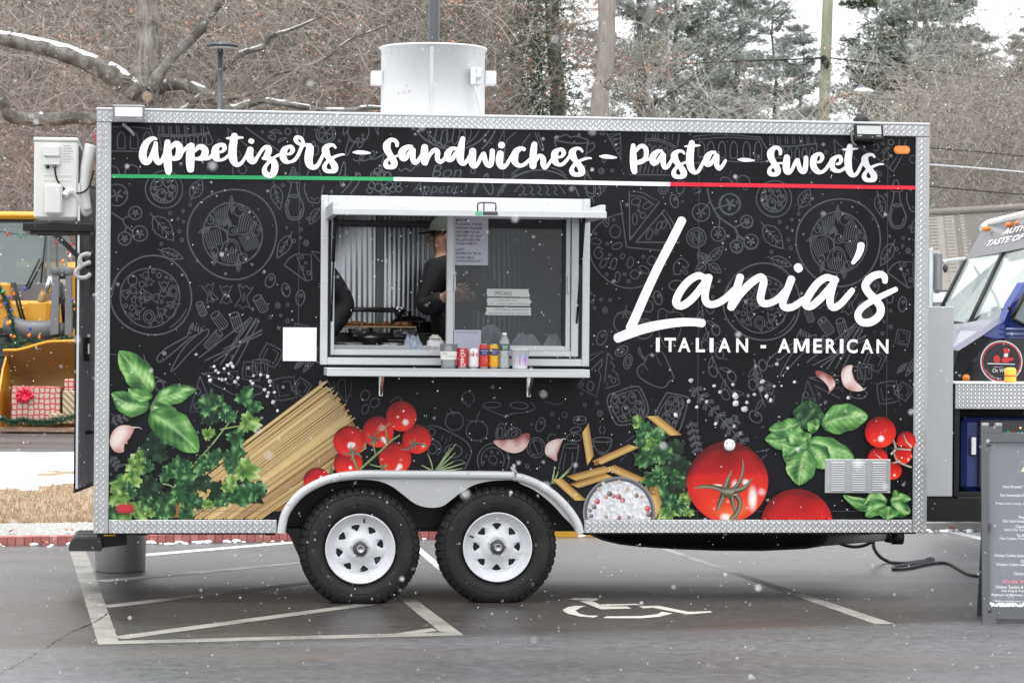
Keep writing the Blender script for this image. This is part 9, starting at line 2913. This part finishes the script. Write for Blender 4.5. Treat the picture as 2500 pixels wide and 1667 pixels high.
# ================================================================== house with the shingled roof, right
HY = 46.0
HS_ = tag(empty('shingled_house'), 'low beige house with a weathered brown shingle roof behind the van', 'house')
r0 = AT(2180, 532, HY+6); r1 = AT(2760, 497, HY+6); e0 = AT(2180, 716, HY); e1 = AT(2760, 690, HY)
m = MB(); m.quad(e0, e1, r1, r0); m.quad(r0, r1, Vector((r1.x, HY+12, e1.z)), Vector((r0.x, HY+12, e0.z)));
m.build('roof_deck', pm('roof felt', (.10,.09,.08), .9), HS_)
M_SHG = [pm('shingle %d' % k, c, .9, 0, .18, 14, bump=.3, bscale=30) for k, c in enumerate(((.190,.172,.155),(.180,.163,.147),(.200,.181,.163)))]
rs_ = random.Random(9)
nrow = 44
slope = (r0-e0); sl = slope.length; nrm_ = (e1-e0).cross(slope).normalized()
if nrm_.y > 0: nrm_ = -nrm_
wid_ = (e1-e0).length; exd = (e1-e0).normalized()
shm = []
sw_, shh = .30, sl/nrow*1.25
for k in range(3):
 q = MB(); q.box(0, sw_-.008, -.002, .007, 0, shh, .002); shm.append(q.mesh('shingle', M_SHG[k]))
basis = Matrix((exd, -nrm_*-1, slope.normalized())).transposed()
yv = -nrm_; zv_ = slope.normalized(); xv_ = exd
rot = Matrix((xv_, yv, zv_)).transposed().to_euler()
cnt = 0
stuffm = MB()
for j in range(nrow):
 t = j/nrow; off = (j % 2)*sw_*.5
 i = 0
 while i*sw_+off < wid_:
  p = e0+exd*(i*sw_+off-.2)+slope*t+nrm_*(.012+.003*((i*7+j*3) % 3))
  px_ = CXP+F_PX*p.x/p.y
  if cnt < 300 and 2262 < px_ < 2510:
   inst(shm[rs_.randrange(3)], 'shingle', HS_, p, rot); cnt += 1
  elif not (2262 < px_ < 2510) or True:
   if not (cnt < 300 and 2262 < px_ < 2510):
    A = p; B = p+exd*(sw_-.012); C_ = B+zv_*shh; D_ = p+zv_*shh
    stuffm.quad(A+nrm_*.007, B+nrm_*.007, C_, D_)
  i += 1
if stuffm.v:
 o_ = stuffm.build('shingle_rows', M_SHG[0], HS_); o_['kind'] = 'stuff'
m = MB(); m.tube([r0+Vector((0,0,.04)), r1+Vector((0,0,.04))], .09, 6); m.build('ridge_cap', M_SHG[1], HS_)
m = MB(); m.bar(e0+Vector((0,-.03,-.10)), e1+Vector((0,-.03,-.10)), .05, .17); m.build('fascia', M_WHITE, HS_)
m = MB(); m.box(e0.x, e1.x, HY+.35, HY+11.6, 0, e0.z-.02); m.build('wall', pm('beige siding', (.46,.37,.29), .8, 0, .06, 3, stretch=(1,1,8)), HS_)
wx_a = AT(2282, 730, HY+.35); wx_b = AT(2291, 760, HY+.35)
m = MB(); m.box(wx_a.x-.02, wx_b.x+.10, HY+.28, HY+.34, 1.0, wx_a.z, .01); wf = m.build('window', M_WHITE, HS_)
m = MB(); m.box(wx_a.x+.05, wx_b.x+.03, HY+.272, HY+.279, 1.08, wx_a.z-.14); m.build('pane', pm('dark house pane', (.05,.06,.07), .1), wf)

# ================================================================== blue step van, right
VN = tag(empty('step_van'), 'dark blue food van with a slanted windscreen parked before the shingled house', 'van')
M_VBLUE = pm('van blue', (.030,.050,.22), .3, 0, .08, 3, coat=.4)
M_VBLK = pm('van black wrap', (.012,.012,.016), .3, 0, .2, 6)
M_VBROW = pm('van brow wrap', (.11,.112,.122), .4, 0, .08, 4)
def V3(px, py, Y): return AT(px, py, Y)
def slab(m, pts, th=.05):
 """polygon (world points) given real thickness away from the camera"""
 P = [Vector(p) for p in pts]; n = (P[1]-P[0]).cross(P[-1]-P[0]).normalized()
 if n.y < 0: n = -n
 A = [m.vert(p) for p in P]; B = [m.vert(p+n*th) for p in P]; k = len(P)
 m.face(A); m.face(B[::-1])
 for i in range(k): m.face((A[i], A[(i+1) % k], B[(i+1) % k], B[i]))
YL, YM, YR, YS = 24.2, 23.2, 22.2, 22.0
# brow above the windscreen
m = MB(); slab(m, [V3(2358,632,YL), V3(2400,557,YL+.25), V3(2418,546,YL+.3), V3(2560,514,YR+.3), V3(2540,598,YR)], .10); m.build('brow_panel', M_VBROW, VN)
m = MB(); m.tube(catmull([V3(2398,559,YL+.22), V3(2412,547,YL+.27), V3(2440,539,YL), V3(2560,510,YR+.25)], 6), .035, 10); m.build('roof_edge', M_WHITE, VN)
m = MB()
for (x, y) in ((2409,559),(2464,549),(2487,545),(2512,540)):
 p = V3(x, y, YL-.1-(x-2409)/100*.9); m.sphere(p, .032, 12, 8, (1.2,.5,.75))
m.build('marker_lights', pm('van amber lens', C3(240,130,50,.9), .3), VN)
# lettering follows the brow plane
bo = V3(2358,632,YL-.02); bu = (V3(2540,598,YR-.02)-bo); bv = (V3(2400,557,YL+.23)-bo)
def BW(u, v): return bo+bu*u+bv*v+Vector((0,-.012,0))
m = MB()
add_text(m, 'AUTHENTIC', (.36, .98, .60, .79), lambda u, v: BW(u, v), size=1, bold=.02, shear=.1); add_text(m, 'TASTE OF INDIA', (.20, 1.03, .30, .50), lambda u, v: BW(u, v), size=1, bold=.02, shear=.1)
m.build('brow_lettering', M_WHITE, VN, fix=False)
M_VGL = pm('van windscreen', (.24,.29,.28), .08, .0, .35, 1.2, col2=(.42,.47,.46), thr=(.35,.7), coat=.6, detail=10)
m = MB(); slab(m, [V3(2302,745,YL-.55), V3(2325,788,YL-.7), V3(2364,794,YM-.7), V3(2446,621,YM), V3(2358,633,YL)], .02); m.build('windscreen', M_VGL, VN)
m = MB(); slab(m, [V3(2367,793,YM-.7), V3(2455,778,YR-.6), V3(2510,690,YR-.2), V3(2535,602,YR), V3(2449,621,YM)], .02); m.build('windscreen', M_VGL, VN)
m = MB(); m.tube([V3(2447,620,YM-.02), V3(2366,793,YM-.72)], .022, 8); m.tube([V3(2357,633,YL-.02), V3(2300,748,YL-.57)], .018, 8); m.tube([V3(2328,789,YL-.7), V3(2366,795,YM-.72), V3(2456,779,YR-.62)], .022, 8); m.build('windscreen_rubber', M_BLACK, VN)
m = MB(); m.tube(catmull([V3(2366,792,YM-.8), V3(2395,772,YM-.8), V3(2430,760,YM-.9), V3(2465,752,YR-.7)], 5), .014, 6); m.build('wiper', M_BLACK, VN)
# hood, fender side with the round emblem
m = MB(); slab(m, [V3(2322,800,YL-.8), V3(2366,796,YM-.8), V3(2452,781,YR-.7), V3(2400,818,YR-1.0), V3(2340,856,YR-1.3), V3(2318,850,YL-1.4)], .05); m.build('hood', pm('van pale violet', (.15,.15,.20), .3, 0, .12, 3, coat=.3), VN)
m = MB(); slab(m, [V3(2310,850,YR-1.0), V3(2340,857,YR-1.0), V3(2400,820,YR-.9), V3(2450,787,YR-.75), V3(2450,960,YR-.75), V3(2310,960,YR-1.0)], .06); m.build('fender_side', M_VBLK, VN)
m = MB(); slab(m, [V3(2400,820,YR-.91), V3(2452,783,YR-.76), V3(2452,826,YR-.76), V3(2425,826,YR-.85)], .02); m.build('fender_flash', M_VBLUE, VN)
m = MB(); slab(m, [V3(2452,783,YS-.55), V3(2470,740,YS-.45), V3(2500,690,YS-.35), V3(2720,640,YS), V3(2720,960,YS), V3(2452,960,YS-.55)], .06); m.build('door', M_VBLUE, VN)
m = MB(); slab(m, [V3(2475,775,YS-.60), V3(2510,712,YS-.50), V3(2700,690,YS-.1), V3(2700,800,YS-.1), V3(2500,793,YS-.58)], .015); m.build('door_window', pm('van side glass', (.10,.14,.13), .06, 0, .3, 2, coat=.5), VN)
m = MB(); m.tube([V3(2470,776,YS-.62), V3(2505,712,YS-.52)], .018, 6); m.tube([V3(2470,776,YS-.62), V3(2500,794,YS-.6)], .014, 6); m.build('window_rubber', M_BLACK, VN)
m = MB(); m.tube([V3(2457,803,YS-.60), V3(2560,805,YS-.4)], .008, 6); m.tube([V3(2457,815,YS-.60), V3(2560,817,YS-.4)], .008, 6); m.build('door_crease', pm('pale blue crease', (.20,.24,.45), .3), VN)
m = MB(); slab(m, [V3(2452,826,YS-.58), V3(2720,826,YS-.02), V3(2720,960,YS-.02), V3(2452,960,YS-.58)], .02); m.build('lower_door_wrap', M_VBLK, VN)
# emblem
ec = (2445, 883); ER = 50
def ring(m, r0, r1, Y, n=48):
 A = [m.vert(V3(ec[0]+r0*math.cos(2*math.pi*k/n), ec[1]+r0*math.sin(2*math.pi*k/n), Y)) for k in range(n)]
 B = [m.vert(V3(ec[0]+r1*math.cos(2*math.pi*k/n), ec[1]+r1*math.sin(2*math.pi*k/n), Y)) for k in range(n)]
 for k in range(n): m.face((A[k], A[(k+1) % n], B[(k+1) % n], B[k]))
EY = YR-1.06
M_EMR = pm('emblem red', C3(214,54,62,.9), .4)
m = MB(); m.face([m.vert(V3(ec[0]+50*math.cos(2*math.pi*k/48), ec[1]+50*math.sin(2*math.pi*k/48), EY+.006)) for k in range(48)]); eb = m.build('emblem', M_VBLK, VN, fix=False)
m = MB(); ring(m, 49, 51.5, EY+.003); m.build('white_ring', M_WHITE, eb, fix=False)
m = MB(); ring(m, 45, 47.5, EY+.002); m.build('red_ring', M_EMR, eb, fix=False)
m = MB()
def epoly(m, pts): m.poly([V3(x, y, EY+.001) for x, y in pts])
epoly(m, [(2425,880),(2426,872),(2430,867),(2436,867),(2441,872),(2443,880),(2440,885),(2428,885)])
epoly(m, [(2445,880),(2449,873),(2457,872),(2464,873),(2475,873),(2472,880),(2464,882),(2460,885),(2449,885)])
epoly(m, [(2449,852),(2456,849),(2463,852),(2466,858),(2462,862),(2452,863)])
m.build('emblem_figures', M_EMR, eb, fix=False)
m = MB(); epoly(m, [(2411,886),(2478,888),(2478,890),(2411,888.5)])
add_text(m, 'On Wheels', (0, 1, 0, 1), lambda u, v: V3(2423+u*50, 909-v*10, EY+.0005), size=1, shear=.1, bold=.01)
add_text(m, 'TANDOOR &', (0, 1, 0, 1), lambda u, v: V3(2425+u*26, 897-v*2.6, EY+.0005), size=1)
epoly(m, [(2451,863),(2461,862),(2461,870),(2455,872),(2451,870)])
tx = 'AUTHENTIC TASTE'
for k, ch in enumerate(tx):
 if ch == ' ': continue
 a = R(150-k*7.0); cx, cy = ec[0]+42*math.cos(a), ec[1]+42*math.sin(a)
 add_text(m, ch, (-1.5, 1.5, -2, 2), lambda u, v: V3(cx+u*math.sin(a)+v*(-math.cos(a))*1, cy-u*math.cos(a)-v*math.sin(a), EY+.0005), size=1)
m.build('emblem_white', M_WHITE, eb, fix=False)
p = V3(2358, 923, EY-.01)
m = MB(); m.lathe([(0,-.03),(.024,-.028),(.031,-.015),(.032,.0)], 18, 'y', p); ms = m.build('side_marker', M_AMB, VN)
m = MB(); m.lathe([(.033,-.018),(.042,-.016),(.042,.004)], 18, 'y', p); m.build('marker_bezel', M_BLACK, ms)
# bumper area and body behind
m = MB(); a = V3(2315, 960, YR-.7); b = V3(2760, 1190, YR-.7); m.box(a.x, b.x, YR-.6, YR+.4, .45, a.z, .05); m.build('lower_body', M_VBLUE, VN)
m = MB(); a = V3(2590, 540, YR+.5); m.box(a.x, a.x+6.0, YR-.3, YR+2.0, .5, V3(2560,512,YR-.3).z-.05, .06); m.build('body', M_VBLUE, VN)
for dx in (.9, 4.6):
 w_ = empty('wheel'); w_.parent = VN; w_.location = (V3(2440,900,YR).x+dx, YR+.1, .40)
 m = MB(); m.lathe([(.22,-.02),(.36,-.02),(.40,.03),(.40,.20),(.36,.25),(.22,.25)], 32, 'y'); m.build('tyre', M_RUB, w_)
 m = MB(); m.lathe([(0,.04),(.12,.03),(.21,.0),(.225,-.02)], 28, 'y'); m.build('rim', M_WHITE, w_)
# big mirror on an arm
m = MB(); a = V3(2280, 745, YL-.9); b = V3(2302.5, 611, YL-.9); m.box(a.x, b.x, YL-.9, YL-.72, V3(2290,716,YL-.9).z, b.z, .03); mr = m.build('mirror_housing', pm('mirror grey', (.25,.255,.265), .5), VN)
m = MB(); a = V3(2269, 745, YL-.93); b = V3(2280, 606, YL-.93); m.box(a.x, b.x-.002, YL-.93, YL-.80, a.z-.15, b.z, .01); m.build('mirror_edge', pm('mirror edge', (.55,.60,.62), .2, .3), mr)
m = MB(); m.tube(catmull([V3(2302,641,YL-.8), V3(2310,637,YL-.75), V3(2330,634,YL-.6), V3(2356,631,YL-.2)], 5), .014, 8); m.build('mirror_arm', M_WHITE, mr)
m = MB(); c = V3(2308, 655, YL-.85); m.sphere(c, .040, 12, 8, (.55,.6,1)); m.build('convex_mirror', M_DGREY, mr)
# ================================================================== falling snow and the air it hangs in
mb = MB(); rs = random.Random(21)
for k in range(2600):
 Y = rs.uniform(4.5, 15.2)
 X = rs.uniform(-.205, .205)*Y; Z = CAM_H+rs.uniform(-.132, .132)*Y
 if Z < .02: continue
 r = rs.choice((.0006, .0009, .0012, .0016))*(.55+Y/16)
 a = rs.uniform(0, 6.28)
 t = [mb.vert((X+r*c, Y+r*s_, Z+r*q)) for (c, s_, q) in ((1,0,0),(-1,0,0),(0,1,0),(0,-1,0),(0,0,1.3),(0,0,-1.3))]
 for f in ((0,2,4),(2,1,4),(1,3,4),(3,0,4),(2,0,5),(1,2,5),(3,1,5),(0,3,5)): mb.face([t[i] for i in f])
for k in range(1500):
 Y = rs.uniform(18, 46); X = rs.uniform(-.2, .2)*Y; Z = rs.uniform(.1, 1.5+.13*Y); r = rs.uniform(.0025, .006)
 t = [mb.vert((X+r*c, Y+r*s_, Z+r*q)) for (c, s_, q) in ((1,0,0),(-1,0,0),(0,1,0),(0,-1,0),(0,0,1.3),(0,0,-1.3))]
 for f in ((0,2,4),(2,1,4),(1,3,4),(3,0,4),(2,0,5),(1,2,5),(3,1,5),(0,3,5)): mb.face([t[i] for i in f])
for k in range(80):
 Y = rs.uniform(2.2, 5.5); X = rs.uniform(-.2, .2)*Y; Z = CAM_H+rs.uniform(-.132, .132)*Y
 mb.sphere((X, Y, Z), rs.uniform(.0012, .0024), 6, 4)
tag(mb.build('falling_snow', pm('snowflake', (.9,.9,.92), .8), fix=False), kind='stuff')
